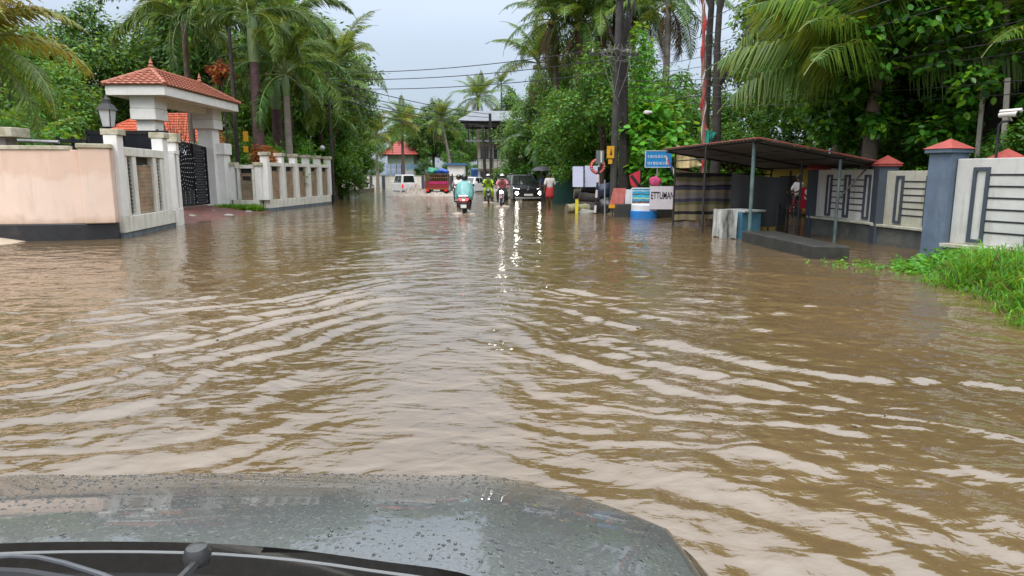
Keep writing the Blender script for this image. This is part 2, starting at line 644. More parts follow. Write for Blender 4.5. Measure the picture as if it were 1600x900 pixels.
def build_water():
    rows = [0.5]
    while rows[-1] < 130:
        y = rows[-1]
        rows.append(y + max(0.011, y * y / (1050 * 1.5) * 1.15))
    rows = np.array(rows)
    dr = np.gradient(rows)
    u1 = np.linspace(-0.86, 0.86, 1150)
    uo = 0.86 + np.linspace(0, 1, 60)[1:] ** 1.5 * 2.2
    us = np.concatenate([-uo[::-1], u1, uo])
    Yg, Ug = np.meshgrid(rows, us, indexing='ij')
    X = Ug * Yg
    D = np.repeat(dr[:, None], len(us), 1)
    Z = wave_height(X, Yg, D)
    nr, nc = X.shape
    V = np.stack([X, Yg, Z], -1).reshape(-1, 3)
    i = np.arange(nr - 1)[:, None] * nc + np.arange(nc - 1)[None]
    F = np.stack([i, i + 1, i + 1 + nc, i + nc], -1).reshape(-1, 4)
    o = np_mesh('flood_water', V, F, WATER, smooth=True)
    return tag(o, kind='structure')
build_water()
MUD = M('wet_mud', (0.16, 0.11, 0.065), (0.09, 0.065, 0.04), 2, 0.7, bump=0.02)
gb = MB()
gb.quad((-900, -60, -0.25), (900, -60, -0.25), (900, 1500, -0.25), (-900, 1500, -0.25))
tag(gb.build('ground', MUD), kind='structure')
# higher ground behind the walls either side of the road and round the bend
SOIL = M('garden_soil', (0.10, 0.085, 0.05), (0.05, 0.06, 0.025), 1.5, 0.9, bump=0.03)
gb = MB()
gb.hexa([(-90, 16.3, -.2), (-12.6, 16.3, -.2), (-12.6, 62, -.2), (-90, 62, -.2)], [(-90, 16.3, .3), (-12.6, 16.3, .3), (-12.6, 62, .3), (-90, 62, .3)])
gb.hexa([(9.2, 6, -.2), (90, 6, -.2), (90, 17.5, -.2), (9.2, 17.5, -.2)], [(9.2, 6, .2), (90, 6, .2), (90, 17.5, .2), (9.2, 17.5, .2)])
gb.hexa([(13, 17.504, -.2), (90, 17.504, -.2), (90, 62, -.2), (13, 62, -.2)], [(13, 17.504, .2), (90, 17.504, .2), (90, 62, .25), (13, 62, .25)])
gb.hexa([(-160, 83, -.2), (160, 83, -.2), (160, 260, -.2), (-160, 260, -.2)], [(-160, 83, .3), (160, 83, .3), (160, 260, 1.5), (-160, 260, 1.5)])
tag(gb.build('terrain', SOIL), kind='structure')

# pale sandy concrete apron that rises out of the water at the foot of the peach wall
APR = M('sandy_concrete', (0.50, 0.42, 0.33), (0.38, 0.29, 0.21), 2.5, 0.8, dirt=(0.30, 0.20, 0.12), dirt_amt=0.4, bump=0.006)
def sheet(name, fn, x0, x1, y0, y1, nx, ny, mat):
    xs, ys = np.linspace(x0, x1, nx), np.linspace(y0, y1, ny)
    X, Y = np.meshgrid(xs, ys, indexing='ij')
    Z = fn(X, Y)
    V = np.stack([X, Y, Z], -1).reshape(-1, 3)
    i = np.arange(nx - 1)[:, None] * ny + np.arange(ny - 1)[None]
    F = np.stack([i, i + ny, i + ny + 1, i + 1], -1).reshape(-1, 4)
    return tag(np_mesh(name, V, F, mat, smooth=True), kind='structure')
sheet('pavement', lambda X, Y: 0.17 - 0.34 * smooth01((X + 12.6) / 3.0) - 0.32 * smooth01((14.8 - Y) / 3.2) + 0.02 * pnoise(X, Y),
      -30, -8.4, 11.4, 16.2, 60, 40, APR)

def planar(N, L, direction):
    tc = N.new('ShaderNodeTexCoord')
    g = N.new('ShaderNodeNewGeometry')
    d = N.new('ShaderNodeVectorMath')
    d.operation = 'DOT_PRODUCT'
    d.inputs[1].default_value = direction
    L.new(g.outputs['Position'], d.inputs[0])
    sp = N.new('ShaderNodeSeparateXYZ')
    L.new(g.outputs['Position'], sp.inputs[0])
    cb = N.new('ShaderNodeCombineXYZ')
    L.new(d.outputs['Value'], cb.inputs[0])
    return cb, sp
def brick_mat(name, c1, c2, mortar, bw, bh, direction=(0, 1, 0), floor=False, rough=0.8, bump=0.008, msize=0.012):
    m, nt, b = nodes_of(name)
    N, L = nt.nodes, nt.links
    cb, sp = planar(N, L, direction)
    L.new(sp.outputs['X' if floor else 'Z'], cb.inputs[1])
    t = N.new('ShaderNodeTexBrick')
    t.inputs['Scale'].default_value = 1.0
    t.inputs['Brick Width'].default_value = bw
    t.inputs['Row Height'].default_value = bh
    t.inputs['Mortar Size'].default_value = msize
    t.inputs['Color1'].default_value = c4(c1)
    t.inputs['Color2'].default_value = c4(c2)
    t.inputs['Mortar'].default_value = c4(mortar)
    t.inputs['Bias'].default_value = 0.0
    L.new(cb.outputs[0], t.inputs['Vector'])
    n = N.new('ShaderNodeTexNoise')
    n.inputs['Scale'].default_value = 3
    n.inputs['Detail'].default_value = 7
    g = N.new('ShaderNodeNewGeometry')
    L.new(g.outputs['Position'], n.inputs['Vector'])
    hs = N.new('ShaderNodeMix')
    hs.data_type = 'RGBA'
    hs.blend_type = 'MULTIPLY'
    hs.inputs[0].default_value = 0.8
    rr = N.new('ShaderNodeValToRGB')
    rr.color_ramp.elements[0].position = 0.3
    rr.color_ramp.elements[0].color = (0.45, 0.45, 0.4, 1)
    rr.color_ramp.elements[1].position = 0.65
    L.new(n.outputs[0], rr.inputs[0])
    L.new(t.outputs['Color'], hs.inputs[6])
    L.new(rr.outputs[0], hs.inputs[7])
    L.new(hs.outputs[2], b.inputs['Base Color'])
    b.inputs['Roughness'].default_value = rough
    bp = N.new('ShaderNodeBump')
    bp.inputs['Distance'].default_value = bump
    bp.invert = True
    L.new(t.outputs['Fac'], bp.inputs['Height'])
    L.new(bp.outputs[0], b.inputs['Normal'])
    MATS[name] = m
    return m
PAVE = brick_mat('red_and_grey_paving', (0.26, 0.075, 0.065), (0.17, 0.10, 0.085), (0.08, 0.06, 0.045), 0.24, 0.12, (0, 1, 0), floor=True, rough=0.55)
sheet('driveway', lambda X, Y: 0.33 - 0.50 * smooth01((X + 13.2) / 5.2) + 0.015 * pnoise(X * 2, Y * 2),
      -18, -8.2, 19.4, 28.9, 60, 50, PAVE)
# ------------------------------------------------------------------ roof tiles: real overlapping courses
def tile_plane(mb, A, B, C, D, rows, tw):
    """A-B eave, D-C top edge (may be one point); saw-tooth courses of rolled tiles"""
    A, B, C, D = map(Vector, (A, B, C, D))
    n = (B - A).cross(D - A).normalized()
    if n.z < 0:
        n = -n
    L = (B - A).length
    e = (B - A).normalized()
    def edge(v):
        return A.lerp(D, v), B.lerp(C, v)
    for i in range(rows):
        v0, v1 = i / rows, (i + 1) / rows
        l0, r0 = edge(v0)
        l1, r1 = edge(v1)
        k = max(2, int((r0 - l0).length / tw * 4))
        vs = []
        for j in range(k + 1):
            t = j / k
            p0, p1 = l0.lerp(r0, t), l1.lerp(r1, t)
            s = (p0 - A).dot(e) / tw
            bump = 0.026 * abs(math.sin(PI * s))
            s1 = (p1 - A).dot(e) / tw
            b1 = 0.020 * abs(math.sin(PI * s1))
            vs += [p0 + n * (0.0 + bump * 0.2), p0 + n * (0.045 + bump), p1 + n * (0.006 + b1)]
        fs = []
        for j in range(k):
            a = j * 3
            fs += [(a, a + 3, a + 4, a + 1), (a + 1, a + 4, a + 5, a + 2)]
        mb.add(vs, fs)
    return mb
TILE = M('clay_roof_tile', (0.44, 0.165, 0.10), (0.31, 0.115, 0.075), 9, 0.7, dirt=(0.16, 0.10, 0.075), dirt_amt=0.35, bump=0.004)
TILER = M('orange_roof_tile', (0.62, 0.135, 0.062), (0.46, 0.10, 0.05), 7, 0.6, dirt=(0.22, 0.08, 0.05), dirt_amt=0.25)

def hip_roof(parent, x0, x1, y0, y1, ze, zr, ridge_a, ridge_b, mat, rows, tw, name='roof', ridge_r=0.07, along='Y'):
    mb = MB()
    if along == 'Y':
        xm = (x0 + x1) / 2
        ra, rb = (xm, ridge_a, zr), (xm, ridge_b, zr)
        pl = [((x1, y0, ze), (x1, y1, ze), rb, ra), ((x0, y1, ze), (x0, y0, ze), ra, rb), ((x0, y0, ze), (x1, y0, ze), ra, ra), ((x1, y1, ze), (x0, y1, ze), rb, rb)]
    else:
        ym = (y0 + y1) / 2
        ra, rb = (ridge_a, ym, zr), (ridge_b, ym, zr)
        pl = [((x0, y0, ze), (x1, y0, ze), rb, ra), ((x1, y1, ze), (x0, y1, ze), ra, rb), ((x0, y1, ze), (x0, y0, ze), ra, ra), ((x1, y0, ze), (x1, y1, ze), rb, rb)]
    for q in pl:
        tile_plane(mb, *q, rows, tw)
    # ridge and hip cappings
    def cap(a, b):
        a, b = Vector(a), Vector(b)
        k = max(2, int((b - a).length / 0.28))
        for i in range(k):
            p, q = a.lerp(b, i / k), a.lerp(b, (i + 1.06) / k)
            mb.tube([p + Vector((0, 0, .03)), q + Vector((0, 0, .03))], [ridge_r * 1.12, ridge_r * .92], 7)
    cap(ra, rb)
    cap((x0, y0, ze), ra)
    cap((x1, y0, ze), ra)
    if along == 'Y':
        cap((x0, y1, ze), rb)
        cap((x1, y1, ze), rb)
    else:
        pass
    return mb.build(name, mat, parent), ra, rb

# ------------------------------------------------------------------ left: peach wall
pw = thing('boundary_wall', 'long peach plastered wall standing on a black plinth with stained coping', 'wall', (-9.3, 15.8, 0))
wp = [(-30, 16.1), (-18, 15.7), (-15, 15.45), (-13.2, 15.35), (-12.2, 15.34), (-11.2, 15.4), (-10.5, 15.52), (-9.95, 15.68), (-9.32, 15.95)]
def curtain(pts, z0, z1, th, off=0.0):
    """one continuous mitred strip of wall along a bent line"""
    mb = MB()
    rings = []
    for i, p in enumerate(pts):
        a, b = Vector((*pts[max(0, i - 1)], 0)), Vector((*pts[min(len(pts) - 1, i + 1)], 0))
        d = (b - a).normalized()
        n = Vector((d.y, -d.x, 0))
        p = Vector((*p, 0))
        f, g = p + n * off, p - n * th
        rings.append([Vector((f.x, f.y, z0)), Vector((f.x, f.y, z1)), Vector((g.x, g.y, z1)), Vector((g.x, g.y, z0))])
    return mb.loft(rings)
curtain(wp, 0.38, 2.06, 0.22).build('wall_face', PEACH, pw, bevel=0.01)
curtain(wp, -0.3, 0.38, 0.25, 0.06).build('plinth', BLACKP, pw, bevel=0.02)
curtain(wp[:-2] + [(-10.1, 15.65)], 2.06, 2.15, 0.25, 0.03).build('coping', CAPM, pw, bevel=0.01)
mb = MB()
d = Vector((0.63, 0.27, 0)).normalized()
mb.obx((-9.62, 15.80), d, 0.62, 0.30, 0.381, 2.1)
mb.build('pilaster', PEACH, pw, bevel=0.02)
mb = MB()
mb.obx((-9.62, 15.80), d, 0.70, 0.36, 2.1, 2.2)
mb.build('pilaster_cap', CAPM, pw, bevel=0.015)

# ------------------------------------------------------------------ left: white frame fence with brick panels
BRK = brick_mat('sandstone_brick', (0.42, 0.25, 0.15), (0.33, 0.26, 0.17), (0.27, 0.22, 0.15), 0.30, 0.10, (0.0, 1.0, 0))
BRK2 = brick_mat('sandstone_brick_mossy', (0.40, 0.20, 0.14), (0.28, 0.28, 0.18), (0.22, 0.2, 0.14), 0.30, 0.10, (0.7, 0.7, 0))
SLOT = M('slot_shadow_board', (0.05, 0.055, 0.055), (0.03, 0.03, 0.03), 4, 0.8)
def along(a, b):
    return math.atan2(b[1] - a[1], b[0] - a[0]), math.hypot(b[0] - a[0], b[1] - a[1])
def post(root, x, w, z1, cap_w, cap_h, d=0.30, cx=0.0, z0=0.0):
    mb = MB()
    mb.bx(x - w / 2, x + w / 2, -d / 2, d / 2, z0, z1)
    p = mb.build('post', WHITE, root, local=True, bevel=0.012)
    mb = MB()
    mb.bx(x - cap_w / 2 + cx, x + cap_w / 2 + cx, -d / 2 - .05, d / 2 + .05, z1 + .002, z1 + cap_h)
    mb.build('cap', CAPM, p, local=True, bevel=0.012)
    return p
def grille(root, x, w, z0, z1):
    mb = MB()
    mb.bx(x - w / 2 + .012, x + w / 2 - .012, 0.0, 0.02, z0, z1)
    n = int((z1 - z0) / .09)
    for i in range(n):
        z = z0 + (i + .5) * (z1 - z0) / n
        mb.hexa([(x - w/2 + .01, -.07, z - .03), (x + w/2 - .01, -.07, z - .03), (x + w/2 - .01, 0, z - .01), (x - w/2 + .01, 0, z - .01)],
                [(x - w/2 + .01, -.07, z - .015), (x + w/2 - .01, -.07, z - .015), (x + w/2 - .01, 0, z + .035), (x - w/2 + .01, 0, z + .035)])
    mb.build('grille', BLACKM, root, local=True)

A, B = (-9.42, 16.1), (-9.98, 19.75)
rz, LEN = along(A, B)
wg = thing('gate_wing_wall', 'white framed wing wall with tall brick panel between the peach wall and the gate', 'wall', (A[0], A[1], 0), rz)
mb = MB(); mb.bx(-.02, LEN, -.12, .12, -.3, .12); mb.build('plinth', GREYBASE, wg, local=True)
mb = MB(); mb.bx(0, LEN, -.15, .15, .12, .50)
mb.bx(.36, .56, -.12, .12, .5, 1.95); mb.bx(.86, 1.1, -.13, .13, .5, 1.95); mb.bx(2.25, 2.5, -.13, .13, .5, 1.95); mb.bx(2.8, 3.05, -.12, .12, .5, 1.95)
mb.bx(.36, 3.05, -.145, .145, 1.951, 2.16)
mb.build('frame', WHITE_DIRTY, wg, local=True, bevel=0.01)
mb = MB(); mb.bx(1.1, 2.25, -.06, .06, .501, 1.74); mb.build('brick_panel', BRK, wg, local=True)
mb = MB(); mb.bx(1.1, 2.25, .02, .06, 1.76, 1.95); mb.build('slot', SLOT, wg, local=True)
grille(wg, .71, .30, .55, 1.9); grille(wg, 2.65, .30, .55, 1.9)
post(wg, .18, .36, 2.42, .44, .14, cx=.03, z0=.5)
post(wg, 3.24, .38, 2.50, .46, .16, cx=.02, z0=.5)
A2, B2 = (-10.02, 20.0), (-10.24, 20.75)
rz2, L2 = along(A2, B2)
w2 = thing('gate_wing_wall', 'short white return wall with slotted side and block cap beside the black gate', 'wall', (A2[0], A2[1], 0), rz2)
mb = MB(); mb.bx(0, L2, -.14, .14, -.3, .5); mb.bx(0, .14, -.13, .13, .5, 2.1); mb.bx(.36, L2, -.13, .13, .5, 2.1); mb.bx(.0, L2, -.15, .15, 2.101, 2.2)
mb.build('frame', WHITE, w2, local=True, bevel=0.01)
grille(w2, .25, .21, .55, 2.05)
post(w2, .52, .42, 2.45, .62, .26, cx=.06, z0=2.2)

def brick_fence(name, label, A, B, nb, post_h, rail_z, brick, z0=-.3):
    rz, LEN = along(A, B)
    t = thing(name, label, 'fence', (A[0], A[1], 0), rz)
    bw = LEN / nb
    mb = MB(); mb.bx(0, LEN, -.14, .14, z0, .12); mb.build('plinth', GREYBASE, t, local=True)
    mb = MB(); mb.bx(0, LEN, -.15, .15, .121, .46)
    for i in range(nb):
        x = i * bw
        for q in (.27, bw - .27 - .1 + .16):
            mb.bx(x + q - .06, x + q + .06, -.12, .12, .46, rail_z)
        mb.bx(x + .14, x + bw - .14, -.135, .135, rail_z + .001, rail_z + .15)
    mb.build('frame', WHITE_DIRTY, t, local=True, bevel=0.008)
    for i in range(nb):
        x = i * bw
        mb = MB(); mb.bx(x + .33, x + bw - .27, -.05, .05, .461, rail_z - .2); mb.build('brick_panel', brick, t, local=True)
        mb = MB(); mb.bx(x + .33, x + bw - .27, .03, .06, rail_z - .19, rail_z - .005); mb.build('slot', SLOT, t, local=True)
    for i in range(nb + 1):
        post(t, i * bw, .26, post_h - .14, .36, .14, z0=.46)
    return t
brick_fence('roadside_fence', 'long white post and brick panel fence running along the flooded road edge', (-10.2, 28.2), (-9.55, 35.3), 5, 2.42, 1.85, BRK)
f2 = brick_fence('roadside_fence', 'short white fence bay with mossy brick panel and dark letter slot beside the gate pillar', (-11.55, 28.25), (-10.42, 28.1), 1, 2.0, 1.75, BRK2)
mb = MB(); mb.bx(.44, .78, -.075, -.05, 1.28, 1.44); mb.build('letter_slot', BLKPL, f2, local=True)
gp = thing('gate_post', 'plain white square post with wide block cap right beside the gate portal', 'post', (-11.95, 28.0, 0))
mb = MB(); mb.bx(-.3, .3, -.3, .3, -.2, 2.3); mb.build('shaft', WHITE, gp, local=True, bevel=.015)
mb = MB(); mb.bx(-.42, .36, -.36, .36, 2.302, 2.75); mb.build('cap', WHITE, gp, local=True, bevel=.015)
mb = MB()
for i in range(14):
    z = .45 + i * .15
    mb.hexa([(-.62, .05, z), (-.32, .05, z), (-.32, .12, z + .06), (-.62, .12, z + .06)], [(-.62, .05, z + .02), (-.32, .05, z + .02), (-.32, .12, z + .09), (-.62, .12, z + .09)])
mb.bx(-.63, -.31, .12, .15, .3, 2.6)
mb.build('louvre', BLACKM, gp, local=True)

# ------------------------------------------------------------------ gate portal with tiled hip roof
gt = thing('gate_portal', 'white two pillar gate portal carrying a terracotta tiled hip roof', 'gateway', (-12.5, 25.4, 0))
for (px_, py_) in ((-12.22, 23.3), (-12.22, 27.7)):
    mb = MB(); mb.bx(px_ - .3, px_ + .3, py_ - .3, py_ + .3, -.1, 3.3)
    pl = mb.build('pillar', WHITE, gt, bevel=.015)
    mb = MB(); mb.bx(px_ - .42, px_ + .42, py_ - .42, py_ + .42, 3.30, 3.66); mb.bx(px_ - .41, px_ + .41, py_ - .41, py_ + .41, 3.67, 4.08)
    mb.build('capital', WHITE, pl, bevel=.015)
mb = MB()
mb.bx(-13.15, -11.4, 22.75, 28.55, 4.08, 4.16)
mb.bx(-12.42, -12.02, 23.72, 27.28, 3.84, 4.08)
mb.build('soffit', WHITE, gt)
mb = MB()
x0, x1, y0, y1 = -13.25, -11.32, 22.65, 28.65
for a in ((x0, x1, y0, y0 + .1), (x0, x1, y1 - .1, y1), (x0, x0 + .1, y0 + .1, y1 - .1), (x1 - .1, x1, y0 + .1, y1 - .1)):
    mb.bx(*a, 4.06, 4.38)
mb.build('fascia', WHITE, gt, bevel=.01)
rf, ra, rb = hip_roof(gt, x0 - .06, x1 + .06, y0 - .06, y1 + .06, 4.382, 5.02, 23.8, 27.4, TILE, 7, 0.24)
for r_ in (ra, rb):
    mb = MB()
    mb.lathe([(.03, 0), (.08, .02), (.09, .07), (.04, .12), (.065, .16), (.055, .2), (.025, .24), (.018, .31), (.004, .36)], (r_[0], r_[1], r_[2] + .06), 12)
    mb.build('finial', TILE, rf, smooth=True)

# gate leaves: sheet steel with a sunburst of studs and a louvred strip
gl = thing('black_gate', 'closed black steel gate leaf with sunburst of steel studs and louvred strip', 'gate', (-12.25, 26.2, .3))
X = -12.22
mb = MB()
n = 12
y0, y1 = 24.25, 27.33
ys = [y0 + (y1 - y0) * i / n for i in range(n + 1)]
def ztop(y):
    return 2.58 + .16 * math.cos((y - 24.2) / 3.2 * PI / 2)
for i in range(n):
    a, b = ys[i], ys[i + 1]
    mb.hexa([(X - .03, a, .33), (X + .01, a, .33), (X + .01, b, .33), (X - .03, b, .33)], [(X - .03, a, ztop(a)), (X + .01, a, ztop(a)), (X + .01, b, ztop(b)), (X - .03, b, ztop(b))])
mb.build('sheet', BLACKM, gl)
mb = MB()
for i in range(21):
    z = .40 + i * .100
    mb.hexa([(X + .012, 26.25, z), (X + .07, 26.25, z), (X + .07, 27.0, z), (X + .012, 27.0, z)], [(X + .012, 26.25, z + .075), (X + .025, 26.25, z + .075), (X + .025, 27.0, z + .075), (X + .012, 27.0, z + .075)])
mb.build('louvre', BLACKM, gl)
mb = MB()
for y in (26.18, 27.05, 27.28, 24.4):
    mb.bx(X + .012, X + .05, y - .03, y + .03, .34, ztop(y) - .02)
mb.bx(X + .012, X + .045, 24.3, 26.15, .34, .40); mb.bx(X + .012, X + .045, 24.3, 26.15, .88, .93)
for i in range(12):
    mb.bx(X + .012, X + .03, 24.5 + i * .14, 24.52 + i * .14, .93, 2.5)
mb.build('rib', BLACKM, gl)
mb = MB()
def stud(y, z, r=.018):
    mb.lathe([(r, 0), (r * .8, .012), (r * .3, .022)], (X + .03, y, z), 6, axis='X')
cy, cz = 25.0, 1.75
for ring in range(7):
    rr = .18 + ring * .15
    for k in range(int(8 + ring * 5)):
        a = 2 * PI * k / (8 + ring * 5)
        y, z = cy + rr * math.cos(a), cz + rr * math.sin(a) * 1.0
        if 24.3 < y < 26.12 and .95 < z < 2.6:
            stud(y, z)
for y in (24.6, 24.95, 25.3, 25.65, 26.0):
    for z in (.45, .55, .65, .75, .84):
        stud(y, z, .016)
for y in (26.18, 27.05):
    for i in range(9):
        mb.lathe([(.016, 0), (.006, .018)], (X + .05, y, .45 + i * .24), 6, axis='X')
for i in range(16):
    y = 24.3 + i * .2
    mb.lathe([(.018, 0), (.02, .03), (.004, .06)], (X, y, ztop(y)), 6)
for k in range(9):                                     # bright rays above the sunburst
    a = R(50 + k * 9)
    p = Vector((X + .03, cy + .80 * math.cos(a), cz + .62 * math.sin(a)))
    q = Vector((X + .03, cy + .98 * math.cos(a), cz + .80 * math.sin(a)))
    mb.tube([p, q], .012, 5)
mb.build('rivet_pattern', STUD, gl)
sg = thing('sliding_gate', 'flat black sheet steel gate standing behind the white wing wall posts', 'gate', (-11.6, 20.9, 0))
a, b = P(136, 204, 20.9), P(247, 207, 20.9)
mb = MB(); mb.bx(a.x, b.x + .3, 20.88, 20.93, .25, a.z); mb.build('sheet', BLACKM, sg)
mb = MB()
for x in (a.x, (a.x + b.x) / 2, b.x):
    mb.bx(x - .03, x + .03, 20.84, 20.88, .2, a.z + .03)
mb.bx(a.x, b.x, 20.84, 20.88, a.z - .1, a.z - .04)
mb.build('frame', DARKST, sg)
a, b = P(88, 213, 19.2), P(137, 231, 19.2)
lv = thing('louvred_screen', 'dark louvred steel screen showing just above the peach wall coping', 'screen', (-13, 19.2, .3))
mb = MB()
for i in range(15):
    z = .35 + i * .145
    mb.hexa([(a.x, 19.15, z), (b.x, 19.15, z), (b.x, 19.22, z + .07), (a.x, 19.22, z + .07)], [(a.x, 19.15, z + .02), (b.x, 19.15, z + .02), (b.x, 19.22, z + .1), (a.x, 19.22, z + .1)])
mb.build('slats', BLACKM, lv)
mb = MB()
for x in (a.x, (a.x + b.x) / 2, b.x):
    mb.bx(x - .04, x + .04, 19.22, 19.28, .25, a.z)
mb.build('frame', DARKST, lv)
pr = thing('pipe_rail', 'grey steel pipe rail behind the peach wall coping', 'railing', (-13.6, 17.6, .3))
a, b = P(10, 219, 17.6), P(92, 222, 17.6)
mb = MB(); mb.tube([a, b], .045, 8); mb.build('rail', M('galvanised_pipe', (.42, .43, .44), None, 6, .4, metal=.6), pr)
mb = MB(); mb.tube([(a.x + .1, 17.6, .2), (a.x + .1, 17.6, a.z)], .04, 8); mb.tube([(b.x - .1, 17.6, .2), (b.x - .1, 17.6, b.z)], .04, 8); mb.build('upright', DARKST, pr)
cp = thing('concrete_post', 'stained square concrete post with heavy slab cap rising behind the peach wall', 'post', (-13.05, 16.9, .2))
mb = MB(); a = P(0, 215, 16.9); b = P(19, 230, 16.9); mb.bx(a.x - .2, b.x, 16.7, 17.1, .1, a.z); mb.build('shaft', CONC, cp, bevel=.01)
mb = MB(); c = P(33, 200, 16.9); mb.bx(a.x - .35, c.x, 16.55, 17.2, a.z + .002, c.z); mb.build('cap', CAPM, cp, bevel=.015)

# lantern on the wing wall post
LGLASS = M('lantern_glass', (.55, .56, .55), None, 4, .15, spec=.6)
ln = thing('garden_lantern', 'black four sided lantern on a short post above the white wing wall', 'lantern', (-10.75, 18.2, 2.3))
c = P(170, 200, 18.0)
z0 = .2
zt = P(170, 146, 18.0).z
mb = MB(); mb.lathe([(.06, .2), (.05, c.z - .3), (.09, c.z - .25), (.045, c.z - .2), (.045, c.z), (.13, c.z + .03)], (c.x, 18.0, 0), 10); mb.build('stem', BLKPL, ln, smooth=True)
h = zt - c.z
mb = MB(); mb.frustum((c.x, 18.0), .20, .20, .30, .30, c.z + .03, c.z + h * .52); mb.build('glass', LGLASS, ln)
mb = MB()
for sx in (-1, 1):
    for sy in (-1, 1):
        mb.tube([(c.x + sx * .105, 18 + sy * .105, c.z + .03), (c.x + sx * .155, 18 + sy * .155, c.z + h * .52)], .014, 5)
mb.frustum((c.x, 18.0), .38, .38, .20, .20, c.z + h * .52, c.z + h * .70)
mb.frustum((c.x, 18.0), .16, .16, .12, .12, c.z + h * .70, c.z + h * .82)
mb.lathe([(.09, 0), (.05, .05), (.02, .12), (.005, .17)], (c.x, 18.0, c.z + h * .82), 8)
mb.build('cage', BLKPL, ln)

# ------------------------------------------------------------------ tiled house behind the gate, white house behind the trees
WALLC = M('cream_house_wall', (.62, .58, .48), (.52, .49, .40), 2, .8, dirt=(.25, .24, .18), dirt_amt=.3, streak=True)
WIN = M('dark_window_glass', (.03, .04, .045), None, 3, .08, spec=.7)
FRM = M('window_frame_paint', (.55, .55, .52), None, 6, .5)
def window(parent, x, y, z, w, h, face):
    """face: 'S' toward the camera (-Y), 'E' toward +X, 'W' toward -X"""
    mb = MB()
    if face == 'S':
        for a in ((x - w/2 - .06, x + w/2 + .06, z + h, z + h + .08), (x - w/2 - .1, x + w/2 + .1, z - .1, z), (x - w/2 - .06, x - w/2, z, z + h), (x + w/2, x + w/2 + .06, z, z + h), (x - .025, x + .025, z, z + h)):
            mb.bx(a[0], a[1], y - .08, y + .02, a[2], a[3])
        f = mb.build('window', FRM, parent)
        mb = MB(); mb.bx(x - w/2, x + w/2, y - .03, y + .01, z, z + h); mb.build('pane', WIN, f)
    else:
        s = 1 if face == 'E' else -1
        for a in ((y - w/2 - .06, y + w/2 + .06, z + h, z + h + .08), (y - w/2 - .1, y + w/2 + .1, z - .1, z), (y - w/2 - .06, y - w/2, z, z + h), (y + w/2, y + w/2 + .06, z, z + h), (y - .025, y + .025, z, z + h)):
            mb.bx(min(x - s * .02, x + s * .08), max(x - s * .02, x + s * .08), a[0], a[1], a[2], a[3])
        f = mb.build('window', FRM, parent)
        mb = MB(); mb.bx(min(x - s * .01, x + s * .03), max(x - s * .01, x + s * .03), y - w/2, y + w/2, z, z + h); mb.build('pane', WIN, f)
    return f
hs = thing('tiled_house', 'single storey house with bright orange tiled hip roof seen behind the gate', 'house', (-19, 38, .3))
mb = MB(); mb.bx(-21.0, -16.3, 35.2, 41, .2, 3.0); mb.build('wall', WALLC, hs)
hip_roof(hs, -21.9, -15.6, 34.5, 41.6, 3.0, 4.75, -20.3, -17.6, TILER, 11, .3, along='X')
window(hs, -18.2, 35.2, 1.2, 1.2, 1.3, 'S'); window(hs, -20.4, 35.2, 1.2, 1.2, 1.3, 'S'); window(hs, -16.3, 37.5, 1.2, 1.2, 1.3, 'E')
wh = thing('white_house', 'two storey white flat roofed house mostly hidden behind the garden trees', 'house', (-31, 48, .3))
mb = MB(); mb.bx(-40, -27.5, 46, 56, .2, 7.2); mb.bx(-34, -27.8, 45, 46, 3.4, 3.7); mb.build('wall', WHITE, wh)
mb = MB(); mb.bx(-40.5, -27.0, 45.3, 56.5, 7.201, 7.5); mb.bx(-33, -28.5, 48, 55, 7.5, 9.4); mb.build('roof', WHITE_DIRTY, wh)
for x in (-36.5, -32.5, -29.2):
    window(wh, x, 46, 1.2, 1.5, 1.4, 'S'); window(wh, x, 46, 4.4, 1.5, 1.5, 'S')

# ------------------------------------------------------------------ right: panelled compound walls
RPAN = M('right_wall_white', (.64, .63, .61), (.52, .51, .48), 2.5, .75, dirt=(.24, .22, .14), dirt_amt=.48, streak=True, bump=.003)
RPANY = M('right_wall_white_algae', (.55, .54, .47), (.42, .41, .32), 2.5, .8, dirt=(.22, .20, .07), dirt_amt=.6, streak=True, bump=.003)
BLUEP = M('slate_blue_paint', (.12, .165, .235), (.085, .12, .17), 3, .6, dirt=(.20, .23, .27), dirt_amt=.45, streak=True, bump=.004)
BLUED = M('dark_slate_trim', (.055, .07, .09), None, 4, .6)
REDCAP = M('red_post_cap', (.42, .085, .065), (.32, .06, .05), 6, .65, dirt=(.1, .04, .03), dirt_amt=.3)
STONEB = M('mossy_rubble_plinth', (.10, .105, .10), (.045, .05, .045), 3, .9, dirt=(.20, .19, .13), dirt_amt=.45, bump=.04, bscale=5)
LINE = M('black_groove_paint', (.02, .022, .026), None, 5, .6)
